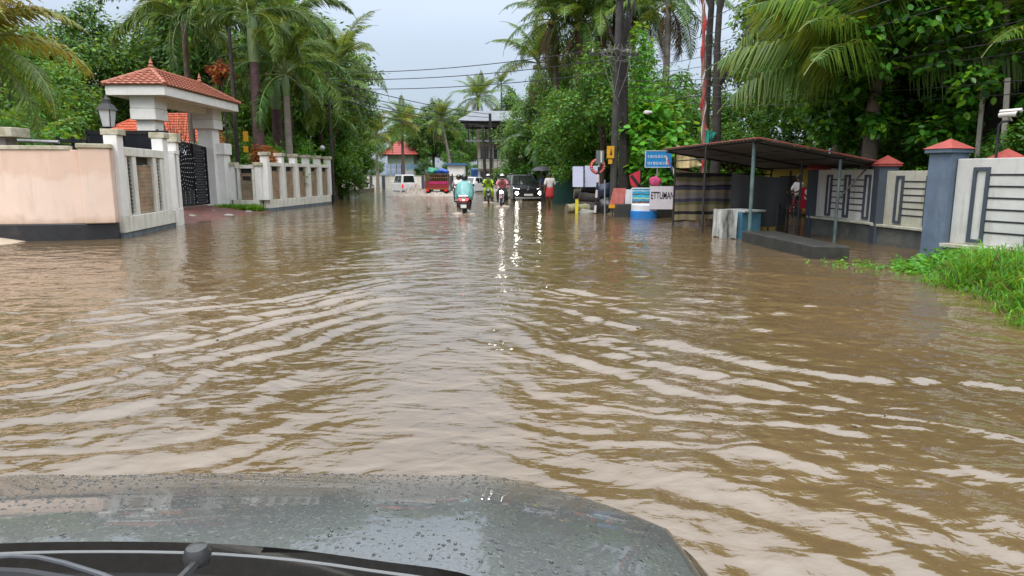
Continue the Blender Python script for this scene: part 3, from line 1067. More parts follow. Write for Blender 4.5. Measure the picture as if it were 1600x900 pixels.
def panel_wall(label, A, B, z0, z1, frames, pan, base, base_z, nlines, ledge=True, lx0=None, th=.16, wb=.34):
    rz, LEN = along(A, B)
    t = thing('compound_wall', label, 'wall', (A[0], A[1], 0), rz)
    mb = MB(); mb.bx(0, LEN, -th / 2, th / 2, z0, z1); mb.build('panel', pan, t, local=True, bevel=.01)
    mb = MB(); mb.bx(-.05, LEN, -wb / 2, wb / 2, -.3, base_z); mb.build('plinth', base, t, local=True, bevel=.02)
    if ledge:
        mb = MB(); mb.bx(-.08, LEN, -wb / 2 - .05, wb / 2 + .05, base_z + .002, z0); mb.build('ledge', RPANY, t, local=True, bevel=.01)
    # the road side is local -y or +y depending on the run: trim goes on both faces
    for s in (-1, 1):
        y = s * th / 2
        lo, hi = (y - .03, y + .001) if s < 0 else (y - .001, y + .03)
        for (x, w, za, zb) in frames:
            mb = MB()
            e = .055
            mb.bx(x - w/2, x - w/2 + e, lo, hi, za, zb); mb.bx(x + w/2 - e, x + w/2, lo, hi, za, zb)
            mb.bx(x - w/2 + e, x + w/2 - e, lo, hi, za, za + e); mb.bx(x - w/2 + e, x + w/2 - e, lo, hi, zb - e, zb)
            mb.build('trim_frame', BLUED, t, local=True)
        fr = sorted(frames)
        mb = MB()
        lo2, hi2 = (y - .008, y + .001) if s < 0 else (y - .001, y + .008)
        for i in range(len(fr) - 1):
            a, b = fr[i][0] + fr[i][1] / 2, fr[i + 1][0] - fr[i + 1][1] / 2
            for k in range(nlines):
                z = fr[i][2] + .18 + (fr[i][3] - fr[i][2] - .30) * k / (nlines - 1)
                mb.bx(a, b, lo2, hi2, z - .014, z + .014)
        mb.build('groove', LINE, t, local=True)
    return t
NW0, NW1 = (7.50, 11.42), (9.08, 7.72)
t = panel_wall('white panelled wall with slate blue frames and black grooves above the grass bank', NW0, NW1, .36, 1.76,
           [(.42, .26, .40, 1.62), (1.30, .26, .40, 1.62), (2.2, .26, .40, 1.62)], RPAN, GREYBASE, .29, 6)
gpst = thing('gate_column', 'broad slate blue column with pale red pyramid cap at the end of the panelled wall', 'column', (7.42, 11.62, 0), along(NW0, NW1)[0])
mb = MB(); mb.bx(-.20, .2, -.22, .22, -.3, 1.86); mb.build('shaft', BLUEP, gpst, local=True, bevel=.012)
mb = MB(); mb.bx(-.25, .23, -.28, .28, 1.861, 1.93); mb.build('collar', BLUEP, gpst, local=True, bevel=.008)
mb = MB()
mb.add([(-.27, -.3, 1.932), (.25, -.3, 1.932), (.25, .3, 1.932), (-.27, .3, 1.932), (0, 0, 2.10)], [(3, 2, 1, 0), (0, 1, 4), (1, 2, 4), (2, 3, 4), (3, 0, 4)])
mb.build('pyramid_cap', REDCAP, gpst, local=True)
FW = [(7.85, 17.4), (8.15, 14.85), (8.6, 12.3)]
panel_wall('shaded white panelled wall with black grooves on a rubble plinth behind the shed', FW[0], FW[1], .46, 1.62,
           [(.62, .22, .50, 1.5), (1.35, .22, .50, 1.5), (2.1, .22, .5, 1.5)], RPAN, STONEB, .40, 6)
panel_wall('algae stained panelled wall with black grooves between the two red capped posts', FW[1], FW[2], .44, 1.58,
           [(.55, .22, .48, 1.48), (1.38, .22, .48, 1.48), (2.2, .22, .48, 1.48)], RPANY, STONEB, .38, 6)
for (x, y, zz, lab) in ((8.15, 14.85, 1.68, 'slim dark slate post with red pyramid cap showing over the shed roof edge'), (7.84, 17.45, 1.62, 'slim slate corner post at the far end of the panelled wall'),
                        (8.75, 12.1, 1.72, 'dark post whose red pyramid cap peeps over the nearer panelled wall')):
    q = thing('wall_post', lab, 'post', (x, y, 0), R(-97))
    mb = MB(); mb.bx(-.16, .16, -.2, .2, -.3, zz); mb.build('shaft', BLUED, q, local=True, bevel=.01)
    mb = MB(); mb.bx(-.2, .2, -.24, .24, zz + .002, zz + .05)
    mb.add([(-.22, -.26, zz + .052), (.22, -.26, zz + .052), (.22, .26, zz + .052), (-.22, .26, zz + .052), (0, 0, zz + .24)], [(3, 2, 1, 0), (0, 1, 4), (1, 2, 4), (2, 3, 4), (3, 0, 4)])
    mb.build('pyramid_cap', REDCAP, q, local=True)

# ------------------------------------------------------------------ roadside shed with lean-to roof
sh = thing('roadside_shed', 'open steel post shed with rusty sloping corrugated roof standing in the floodwater', 'shed', (6.4, 17.8, 0))
RUST = M('corrugated_steel', (.12, .115, .115), (.07, .066, .065), 3, .55, metal=.3, dirt=(.20, .08, .05), dirt_amt=.25)
REDE = M('rusty_red_edge', (.28, .065, .05), (.15, .05, .04), 7, .7)
E0, E1, E2, E3 = Vector((5.36, 14.95, 2.27)), Vector((8.35, 14.95, 1.70)), Vector((7.9, 20.9, 1.70)), Vector((4.62, 20.9, 2.25))
nu, nv = 130, 4
V, F = [], []
for layer in (0, 1):
    for i in range(nu + 1):
        # corrugations run down the slope (E0->E1), so they repeat along E0->E3
        for j in range(nv + 1):
            a, b = E0.lerp(E3, i / nu), E1.lerp(E2, i / nu)
            p = a.lerp(b, j / nv)
            z = .014 * math.sin(i / nu * 2 * PI * 32) - .002 * layer - .05 * math.sin(PI * j / nv) * .4
            V.append((p.x, p.y, p.z + z))
o = (nu + 1) * (nv + 1)
for layer in (0, 1):
    for i in range(nu):
        for j in range(nv):
            k = layer * o + i * (nv + 1) + j
            F.append((k, k + nv + 1, k + nv + 2, k + 1) if layer == 0 else (k, k + 1, k + nv + 2, k + nv + 1))
im = inv_world(sh)
np_mesh('roof_sheet', [tuple(im @ Vector(v)) for v in V], F, RUST, sh, smooth=True)
mb = MB()
dz = Vector((0, 0, .035))
mb.tube([E0 + Vector((0, -.02, .02)), E1 + Vector((0, -.02, .02))], .022, 6)
mb.tube([E0 + Vector((-.02, 0, .02)), E3 + Vector((-.02, 0, .02))], .020, 6)
mb.build('red_edge', REDE, sh)
mb = MB()
for t_ in (.04, .5, .96):
    a, b = E0.lerp(E3, t_), E1.lerp(E2, t_)
    mb.tube([a - dz * 2, b - dz * 2], .03, 6)
for t_ in (.04, .35, .66, .97):
    a, b = E0.lerp(E1, t_), E3.lerp(E2, t_)
    mb.tube([a - dz * 1.1, b - dz * 1.1], .022, 6)
mb.build('purlin', DARKST, sh)
def roofz(x, y):
    v = (y - E0.y) / (E3.y - E0.y)
    a, b = E0.lerp(E3, v), E1.lerp(E2, v)
    return a.z + (b.z - a.z) * (x - a.x) / (b.x - a.x)
GREENP = M('faded_green_paint', (.13, .22, .21), (.07, .10, .10), 4, .55, dirt=(.05, .04, .035), dirt_amt=.4)
for (x, y, r_) in ((4.85, 20.3, .028), (4.95, 17.5, .028), (5.42, 15.35, .042), (7.28, 15.15, .034), (7.05, 16.6, .03), (6.55, 20.5, .028), (7.8, 20.5, .03)):
    mb = MB(); mb.tube([(x, y, -.25), (x, y, .9)], r_, 8, False); mb.tube([(x, y, .9), (x, y, roofz(x, y) - .06)], r_, 8, False)
    mb.build('post', GREENP if r_ > .03 and y < 16 else DARKST, sh)
mb = MB(); mb.tube([(7.28, 15.15, .95), (7.95, 15.2, 1.70)], .022, 6); mb.build('brace', DARKST, sh)
mb = MB(); mb.tube([(4.85, 20.3, 1.9), (4.95, 17.5, 1.9)], .018, 6); mb.tube([(4.85, 20.3, 1.55), (7.8, 20.5, 1.5)], .018, 6); mb.build('rail', DARKST, sh)

# striped cloth and black tarpaulin hung across the back of the shed
def stripes_mat():
    m, nt, b = nodes_of('striped_cloth')
    N, L = nt.nodes, nt.links
    g = N.new('ShaderNodeNewGeometry')
    sp = N.new('ShaderNodeSeparateXYZ')
    L.new(g.outputs['Position'], sp.inputs[0])
    n = N.new('ShaderNodeTexNoise'); n.inputs['Scale'].default_value = 1.5
    L.new(g.outputs['Position'], n.inputs['Vector'])
    ma = N.new('ShaderNodeMath'); ma.operation = 'MULTIPLY_ADD'; ma.inputs[1].default_value = .10
    L.new(n.outputs[0], ma.inputs[0]); L.new(sp.outputs['Z'], ma.inputs[2])
    mr = N.new('ShaderNodeMapRange'); mr.inputs['From Min'].default_value = .05; mr.inputs['From Max'].default_value = 1.70
    L.new(ma.outputs[0], mr.inputs['Value'])
    r = N.new('ShaderNodeValToRGB'); r.color_ramp.interpolation = 'CONSTANT'
    tan, dk, vi, gr, ol = (.30, .25, .14), (.02, .02, .025), (.07, .065, .11), (.24, .21, .19), (.16, .15, .07)
    seq = [(0, ol), (.05, dk), (.085, tan), (.19, dk), (.25, tan), (.36, ol), (.42, vi), (.48, gr), (.58, tan), (.63, vi), (.69, dk), (.715, gr), (.78, ol), (.86, dk), (.92, tan)]
    e = r.color_ramp.elements
    e[0].position, e[0].color = 0, c4(ol)
    e[1].position, e[1].color = seq[1][0], c4(seq[1][1])
    for p, c in seq[2:]:
        x = e.new(p); x.color = c4(c)
    L.new(mr.outputs[0], r.inputs[0])
    L.new(r.outputs[0], b.inputs['Base Color'])
    b.inputs['Roughness'].default_value = .85
    return m
def hung(name, label, cat, a, b, ztop, zbot, mat, waves=5, amp=.05, thick=.004, sagb=0.05):
    """cloth hung between two points"""
    V, F = [], []
    nx, nz_ = 48, 16
    a, b = Vector((*a, 0)), Vector((*b, 0))
    d = (b - a).normalized(); n = Vector((-d.y, d.x, 0))
    rnd = random.Random(len(name) + int(a.x * 10))
    ph = [rnd.uniform(0, 6) for _ in range(4)]
    for s in (0, 1):
        for i in range(nx + 1):
            t = i / nx
            zt = ztop(t); zb = zbot(t)
            for j in range(nz_ + 1):
                v = j / nz_
                off = amp * (.3 + .7 * v) * (math.sin(t * waves * 2 * PI + ph[0] + v) + .5 * math.sin(t * waves * 4.3 * PI + ph[1]) + .5 * math.sin(v * 5 + t * 3 + ph[2]))
                p = a.lerp(b, t) + n * (off + s * thick)
                V.append((p.x, p.y, zt + (zb - zt) * v))
    o = (nx + 1) * (nz_ + 1)
    for s in (0, 1):
        for i in range(nx):
            for j in range(nz_):
                k = s * o + i * (nz_ + 1) + j
                q = (k, k + nz_ + 1, k + nz_ + 2, k + 1)
                F.append(q if s == 0 else q[::-1])
    ob = np_mesh(name, V, F, mat, smooth=True)
    if label:
        tag(ob, label, cat)
    return ob
hung('striped_cloth', 'tan, black and violet striped cloth hung at the back of the shed', 'cloth', (4.88, 20.42), (6.75, 20.42),
     lambda t: 1.66 - .12 * t - .06 * math.sin(t * PI), lambda t: .06 + .12 * math.sin(t * PI * .8) , stripes_mat(), 3, .035)
TARP = M('black_tarpaulin', (.016, .015, .014), (.010, .010, .010), 3, .5, bump=.01)
hung('black_tarpaulin', 'sagging black tarpaulin screening the back of the shed beside the striped cloth', 'tarpaulin', (6.1, 18.9), (7.42, 18.3),
     lambda t: 1.56 - .10 * math.sin(t * 3) - .22 * max(0, t - .55), lambda t: .13 + .05 * math.sin(t * 7) - .12 * max(0, t - .8), TARP, 1.3, .035)
mb = MB()
mb.tube([(7.05, 17.9, -.2), (7.08, 17.95, .75)], .045, 7)
mb.tube([(7.40, 18.1, -.2), (7.40, 18.1, 1.6)], .03, 7)
tag(mb.build('timber_props', BARKD), 'two dark timber props holding the black tarpaulin', 'post')

# stall table: blue box, white splashed sheet in front, board on top
st = thing('stall_table', 'blue wooden stall counter with a pale board top under the shed', 'counter', (5.75, 16.6, 0))
BLUEW = M('faded_blue_wood', (.07, .22, .32), (.05, .15, .21), 5, .7, dirt=(.16, .2, .2), dirt_amt=.4, bump=.004)
SPLASH = M('mud_splashed_sheet', (.66, .66, .62), (.5, .5, .46), 6, .7, dirt=(.03, .03, .027), dirt_amt=1.0, streak=True)
mb = MB()
ta, tb, tcx = Vector((5.05, 16.55, 0)), Vector((5.40, 15.85, 0)), Vector((6.0, 16.25, 0))
td = ta + (tcx - tb)
q = [tb, tcx, td, ta]
mb.hexa([(p.x, p.y, -.05) for p in q], [(p.x, p.y, .62) for p in q])
mb.build('box', BLUEW, st, bevel=.01)
mb = MB()
ct = (ta + tcx) / 2
q2 = [ct + (p - ct) * 1.12 + Vector((.05, 0, 0)) for p in q]
mb.hexa([(p.x, p.y, .625) for p in q2], [(p.x, p.y, .665) for p in q2])
mb.build('board', M('pale_board', (.42, .44, .42), (.3, .32, .31), 5, .7, dirt=(.1, .1, .09), dirt_amt=.4), st, bevel=.005)
hung('splashed_sheet', 'white sheet splashed with black mud hanging over the end of the stall counter', 'sheet', (4.93, 16.55), (5.28, 15.80), lambda t: .68, lambda t: -.01 + .03 * math.sin(t * 9), SPLASH, 2, .012)
# long low concrete slab
mb = MB()
q = [(5.39, 12.02), (6.02, 11.92), (6.0, 15.3), (5.24, 15.3)]
mb.hexa([(x, y, -.25) for x, y in q], [(x, y, .24) for x, y in q])
BLKC = M('black_wet_concrete', (.035, .034, .03), (.018, .018, .016), 4, .6, dirt=(.07, .075, .04), dirt_amt=.45, bump=.012, bscale=12)
tag(mb.build('concrete_kerb', BLKC, bevel=.02), 'long low blackened concrete kerb lying in front of the shed', 'kerb')
# ------------------------------------------------------------------ vegetation
LF_DARK = leaf_mat('leaf_dark_green', (.018, .066, .011), (.062, .188, .022), (.14, .33, .03), .16)
LF_MID = leaf_mat('leaf_mid_green', (.030, .110, .014), (.090, .268, .026), (.19, .42, .035), .22)
LF_LIGHT = leaf_mat('leaf_light_green', (.040, .17, .014), (.11, .37, .028), (.20, .47, .04), .2)
LF_YEL = leaf_mat('leaf_yellow_green', (.09, .15, .014), (.22, .30, .025), (.36, .34, .03), .2)
LF_JACK = leaf_mat('leaf_jackfruit', (.018, .095, .012), (.068, .26, .02), (.25, .56, .03), .38, gloss=.35, trans=.35)
LF_ORANGE = leaf_mat('leaf_orange', (.20, .14, .02), (.46, .15, .03), (.12, .22, .03), .3)
LF_PALM = leaf_mat('palm_leaflet', (.045, .115, .014), (.125, .235, .026), (.23, .29, .03), .2)
LF_PALMD = leaf_mat('palm_leaflet_dark', (.025, .085, .014), (.068, .18, .026), (.13, .25, .03), .2)
LF_PALMY = leaf_mat('palm_leaflet_yellow', (.13, .17, .018), (.27, .29, .03), (.32, .24, .03), .3)
LF_DEAD = leaf_mat('dead_frond', (.10, .065, .03), (.19, .13, .06), None, .1, gloss=.8)
LF_BANANA = leaf_mat('banana_leaf', (.045, .12, .022), (.085, .20, .035), None, .1, gloss=.35)
GRASSM = leaf_mat('lush_grass', (.035, .16, .010), (.08, .31, .016), (.17, .37, .03), .12, gloss=.5)
STALK = M('green_stalk', (.16, .20, .05), (.10, .14, .03), 5, .5)

def leaf_cloud(centers, radii, per, ll, lw, rng, droop=.3, fill=.45, shape='kite'):
    C0 = np.asarray(centers, float)
    Rr = np.asarray(radii, float)
    n = len(C0) * per
    ci = np.repeat(np.arange(len(C0)), per)
    d = rng.normal(size=(n, 3))
    d /= np.linalg.norm(d, axis=1)[:, None]
    rad = Rr[ci] * (fill + (1 - fill) * rng.random(n)) * (1 + .25 * rng.normal(size=n) * .6)
    pos = C0[ci] + d * rad[:, None] * np.array([1, 1, .8])
    # leaf normal leans outward and up, its axis hangs
    nrm = d * .55 + np.array([0, 0, .75]) + rng.normal(size=(n, 3)) * .42
    nrm /= np.linalg.norm(nrm, axis=1)[:, None]
    ax = d + rng.normal(size=(n, 3)) * .8
    ax[:, 2] -= droop
    ax -= nrm * np.sum(ax * nrm, 1)[:, None]
    ax /= np.linalg.norm(ax, axis=1)[:, None] + 1e-9
    sd = np.cross(nrm, ax)
    s = rng.uniform(.65, 1.25, n)[:, None]
    L, Wd = ll * s, lw * s
    if shape == 'kite':
        V = np.stack([pos, pos + ax * L * .45 + sd * Wd * .5 - nrm * Wd * .12, pos + ax * L - nrm * L * .12, pos + ax * L * .45 - sd * Wd * .5 - nrm * Wd * .12], 1).reshape(-1, 3)
        F = np.arange(n * 4).reshape(n, 4)
    else:                                   # six sided leaf folded along the midrib
        mid = pos + ax * L * .5 + nrm * Wd * .10
        tip = pos + ax * L - nrm * L * .10
        V = np.stack([pos, pos + ax * L * .30 + sd * Wd * .5, pos + ax * L * .72 + sd * Wd * .42, tip,
                      pos + ax * L * .72 - sd * Wd * .42, pos + ax * L * .30 - sd * Wd * .5], 1).reshape(-1, 3)
        b = np.arange(n)[:, None] * 6
        F = np.concatenate([b + np.array([[0, 1, 2, 3]]), b + np.array([[0, 3, 4, 5]])], 0)
    return V, F

def make_tree(name, label, H, r, zc, rad, ncl, clr, per, ll, lw, leaf, bark, seed, tr=.18, shape='kite', lean=0.0, cat='tree', droop=.3, low=-.75, crown='crown', lobes=True):
    rng = np.random.default_rng(seed)
    rnd = random.Random(seed)
    t = thing(name, label, cat)
    cs, rs = [], []
    while len(cs) < ncl:
        p = rng.normal(size=3)
        p /= np.linalg.norm(p)
        if p[2] < low:
            continue
        k = rng.uniform(.45, 1.0) ** .6
        if lobes:
            k *= 1 + .30 * math.sin(p[0] * 5 + seed) * math.cos(p[1] * 4.3 + p[2] * 3 + seed * 2)
        cs.append((p[0] * rad[0] * k + lean, p[1] * rad[1] * k, zc + p[2] * rad[2] * k))
        rs.append(clr * rng.uniform(.6, 1.3))
    V, F = leaf_cloud(cs, rs, per, ll, lw, rng, droop, shape=shape)
    keep = None
    np_mesh(crown, V, F, leaf, t)
    mb = MB()
    fork = max(zc - rad[2] * .65, H * .22)
    pts = [(0, 0, -.3)]
    for i in range(1, 5):
        f = i / 4
        pts.append((lean * f * .5 + rnd.uniform(-.06, .06) * H * .08, rnd.uniform(-.06, .06) * H * .08, fork * f))
    mb.tube(pts, [tr * 1.35, tr * 1.05, tr * .95, tr * .88, tr * .8], 8)
    top = Vector(pts[-1])
    for i in rnd.sample(range(len(cs)), min(len(cs), 11)):
        e = Vector(cs[i])
        m = top.lerp(e, .5) + Vector((rnd.uniform(-.2, .2), rnd.uniform(-.2, .2), rnd.uniform(.0, .3))) * (rad[0] * .3)
        mb.tube([top - Vector((0, 0, .1)), top.lerp(m, .5), m, e], [tr * .62, tr * .45, tr * .3, tr * .1], 6)
    mb.build('trunk', bark, t, local=True, smooth=True)
    return t

def put(src, first, x, y, s=1.0, rz=None, label=None, group=None, z=0.0):
    """moves the first one into place, copies for the next ones"""
    rz = random.uniform(0, 6.28) if rz is None else rz
    if first not in PUT:
        PUT.add(first)
        o = src
        o.location, o.rotation_euler, o.scale = (x, y, z), (0, 0, rz), (s, s, s)
        if label:
            o['label'] = label
        if group:
            o['group'] = group
        return o
    return copy_tree(src, (x, y, z), rz, s, label, group)
PUT = set()

# tree kinds
K = {}
K['dark'] = make_tree('broadleaf_tree', '', 12, 4, 7.6, (4.2, 4.2, 4.6), 120, 1.05, 170, .34, .15, LF_DARK, BARKD, 3, tr=.26)
K['mid'] = make_tree('broadleaf_tree', '', 10, 3.5, 6.0, (3.4, 3.4, 3.9), 100, .85, 150, .26, .12, LF_MID, BARK, 4, tr=.2)
K['light'] = make_tree('garden_tree', '', 9, 3, 5.6, (2.8, 2.8, 3.2), 70, .75, 130, .24, .11, LF_YEL, BARK, 5, tr=.16)
K['airy'] = make_tree('tall_slender_tree', '', 13, 3, 10, (3.0, 3.0, 2.6), 34, .75, 110, .24, .09, LF_DARK, BARKD, 6, tr=.16)
K['vine'] = make_tree('bushy_tree', '', 6, 2.6, 2.7, (2.6, 2.6, 2.9), 110, .62, 150, .20, .10, LF_MID, BARK, 8, tr=.14, low=-1)
K['bush'] = make_tree('garden_shrub', '', 2, 1, 1.1, (.95, .95, 1.0), 42, .34, 90, .15, .07, LF_LIGHT, BARK, 9, tr=.05, cat='shrub', low=-1, crown='foliage')

L_FAR = 'hazy green tree in the distant tree line beyond the white roadside wall'
L_R = 'dark leafy tree in the dense stand behind the shed and panelled walls'
L_L = 'dark leafy tree in the dense garden stand behind the palms and gate'
K['dark']['category'] = 'tree'
# garden trees on the left
for (k, x, y, s, lab, g) in (
    ('dark', -17.2, 44.0, 1.22, 'huge dark broadleaf tree towering right behind the gate roof', None),
    ('dark', -23.0, 47.0, 1.00, L_L, 'dark trees of the garden stand'), ('dark', -13.8, 46, .92, L_L, 'dark trees of the garden stand'), ('dark', -25, 40, .85, L_L, 'dark trees of the garden stand'),
    ('dark', -36, 40, .9, L_L, 'dark trees of the garden stand'),('dark', -22.5, 52, 1.0, L_L, 'dark trees of the garden stand'),
    ('mid', -13.3, 39.5, .95, 'mid green tree filling the space between foxtail palms and gate pillar', None),
    ('mid', -13.4, 50.0, 1.05, 'mid green tall tree whose crown meets the sky beside the open road', None),
    ('mid', -22.0, 31.5, .80, 'green leafy tree between the white house and the big dark tree', None),
    ('mid', -17.8, 24.5, .62, 'small green tree in front of the white house beside the gate roof', None),
    ('light', -23.2, 31.0, 1.0, 'yellow green feathery tree above the peach wall', None),
    ('light', -28.5, 34.0, 1.05, 'taller yellow green tree beside the white house', None),
    ('airy', -37, 62, 1.0, 'thin grey green tree with open crown against the sky gap', None),
    ('airy', -12.6, 52, .86, 'slender dark tree with small open crown poking above the palms', None),
    ('vine', -11.1, 44.0, .90, 'rounded creeper covered tree at the bend of the road', None),
    ('vine', -12.3, 42.0, 1.0, 'taller creeper covered tree behind the end of the brick panel fence', None),
    ('vine', -12.8, 37.8, .72, 'low dark bushy tree behind the brick panel fence', None),
    ('vine', -13.5, 33.0, .62, 'dark bushy tree between gate pillar and purple palm trunk', None),
    ('bush', -11.3, 32.3, 1.35, 'rounded green shrub showing between two posts of the brick panel fence', None),
    ('bush', -10.9, 34.6, 1.4, 'rounded green shrub at the far end of the brick panel fence', None),
    ('bush', -14.5, 20.5, 1.5, 'lush bright green shrub over the peach wall', None),
    ('bush', -14.6, 21.2, 1.2, 'yellowish green shrub beside the garden lantern', None),
    ('bush', -16.8, 21.5, 1.5, 'darker green shrub behind the stained concrete post', None),
):
    o = put(K[k], k, x, y, s, None, lab, g)
for (x, y, s, k) in ((-30, 92, .85, 'mid'), (-24, 88, .8, 'mid'), (-20.5, 95, .9, 'mid'), (-15.5, 105, .85, 'mid'), (-11, 96, .88, 'dark'), (-7.2, 94, .75, 'mid'), (-3.5, 98, .8, 'mid'), (0.5, 92, .95, 'dark'),
                     (4, 98, 1.0, 'dark'), (9, 90, 1.1, 'mid'), (-36, 98, 1.0, 'dark'), (-44, 90, 1.1, 'mid'), (-27, 110, 1.1, 'dark'), (-17, 118, 1.0, 'dark'), (-8, 120, 1.0, 'dark'), (2, 116, 1.1, 'mid'), (14, 112, 1.2, 'dark'), (-52, 100, 1.2, 'dark'), (22, 100, 1.2, 'mid')):
    put(K[k], k, x, y, s, None, L_FAR, 'trees of the distant line')
for (x, y, s, k) in ((-7.0, 85, .8, 'vine'), (-10.5, 83, .6, 'vine'), (-3.0, 84, .7, 'vine'), (-17, 83, .6, 'vine')):
    put(K[k], k, x, y, s, None, 'low bushy tree just behind the white roadside wall', 'bushes behind the white wall')
# right side stand
for (k, x, y, s, lab, g) in (
    ('dark', 5.4, 47, .86, 'broad dark tree behind the logs at the roadside', None),
    ('mid', 3.9, 41.5, .78, 'bright green tree overhanging the man in the red lungi', None),
    ('mid', 2.6, 52, .84, 'mid green tree beside the grey roofed building', None),
    ('vine', 5.0, 35.0, .98, 'creeper covered tree right behind the stacked logs', None),
    ('vine', 3.4, 44.5, .80, 'low creeper mass over the green roadside hoarding', None),
    ('vine', 7.2, 33.0, 1.1, 'dense creeper tree between utility pole and coconut trunk', None),
    ('dark', 15.5, 36, 1.0, L_R, 'dark trees of the roadside stand'), ('dark', 21, 33, 1.0, L_R, 'dark trees of the roadside stand'),
    ('mid', 13, 27.5, .95, L_R, 'dark trees of the roadside stand'), ('dark', 17, 24, .95, L_R, 'dark trees of the roadside stand'), ('dark', 27, 28, 1.1, L_R, 'dark trees of the roadside stand'),
    ('dark', 15.5, 15.0, .85, L_R, 'dark trees of the roadside stand'), ('dark', 13.5, 8.5, .85, L_R, 'dark trees of the roadside stand'), ('dark', 14.0, 2.5, .8, L_R, 'dark trees of the roadside stand'),
    ('mid', 11.8, 21.5, .85, 'mid green tree behind the lean to shed', None),
    ('vine', 1.7, 47.0, 1.0, 'creeper mass behind the parked dark car', None),
    ('vine', 4.6, 38.0, 1.2, 'tall creeper mass hiding the coconut trunks behind the logs', None),
    ('mid', 4.4, 33.2, .72, 'mid green tree between the log stack and the utility pole', None),
):
    put(K[k], k, x, y, s, None, lab, g)

for (x, y, s_) in ((11.8, 20.8, .55), (11.2, 18.2, .6), (10.6, 12.4, .5), (12.2, 10.8, .55), (12.8, 16.6, .65), (14.2, 20, .8), (13.4, 27.5, .75), (8.2, 26.6, .62), (14.5, 26.5, .9), (18, 19, .9), (11.6, 8.4, .5), (11.2, 5.8, .5), (16.5, 13, .8), (20, 26, 1.0), (9.2, 31.5, .9), (12, 33, 1.0), (17.5, 8, .9), (9.6, 14.2, .42)):
    put(K['vine'], 'vine', x, y, s_, None, 'dense dark undergrowth bush behind the panelled walls and shed', 'undergrowth behind the panelled walls')
# the jackfruit tree over the panelled wall : big glossy leaves, pale new shoots
jt = make_tree('jackfruit_tree', 'big glossy leaved jackfruit tree with pale new shoots leaning over the panelled wall', 10, 4, 5.6, (3.1, 3.0, 3.9), 250, .50, 130, .19, .105, LF_JACK, BARKD, 21, tr=.24, shape='hex', low=-.9, lobes=True)
jt.location = (10.6, 15.2, 0)
jt2 = make_tree('jackfruit_tree', 'smaller glossy leaved tree whose bright twigs hang over the shed roof', 6, 2, 4.4, (1.7, 1.7, 2.6), 80, .42, 110, .18, .10, LF_JACK, BARKD, 22, tr=.12, shape='hex', low=-.9)
jt2.location = (8.9, 17.3, 0)
bl = make_tree('big_leaved_shrub', 'tall shrub with large round bright leaves beside the utility pole', 4, 1.4, 2.5, (1.15, 1.1, 1.9), 60, .42, 40, .32, .22, LF_LIGHT, BARK, 23, tr=.07, cat='shrub', shape='hex', low=-.9, crown='foliage')
bl.location = (5.75, 27.4, 0)
cr = make_tree('croton_shrub', 'orange and green croton shrub showing over the brick panel fence', 2.6, .8, 2.25, (.62, .6, .55), 26, .22, 70, .15, .05, LF_ORANGE, BARK, 24, tr=.05, cat='shrub', crown='foliage')
cr.location = (-10.75, 29.9, 0)
oc = make_tree('orange_leaved_sapling', 'thin sapling with a small tuft of orange red leaves near the purple palm', 6, .6, 5.85, (.42, .4, .38), 14, .2, 60, .17, .08, LF_ORANGE, BARKD, 25, tr=.05, cat='sapling')
oc.location = (-12.6, 30.3, 0)
bare = thing('bare_shrub', 'thin brown bare twigged shrub behind the black gate', 'shrub', (-14.6, 29.5, .3))
mb = MB()
rnd = random.Random(5)
for i in range(46):
    a, t_ = rnd.uniform(0, 6.28), rnd.uniform(.1, .75)
    p = Vector((0, 0, .0)); pts = [p]
    for k in range(4):
        p = p + Vector((math.cos(a) * t_ * .28, math.sin(a) * t_ * .28, .95 + rnd.uniform(-.1, .1))) + Vector((rnd.uniform(-.1, .1), rnd.uniform(-.1, .1), 0))
        pts.append(p)
    mb.tube(pts, [.035, .022, .014, .009, .004], 4)
mb.build('twigs', BARK, bare, local=True)
V, F = leaf_cloud([(0, 0, 3.0), (.4, .1, 3.3), (-.4, 0, 2.6), (.2, .3, 2.2)], [.5, .4, .45, .5], 22, .10, .04, np.random.default_rng(3))
np_mesh('foliage', V, F, LF_YEL, bare)

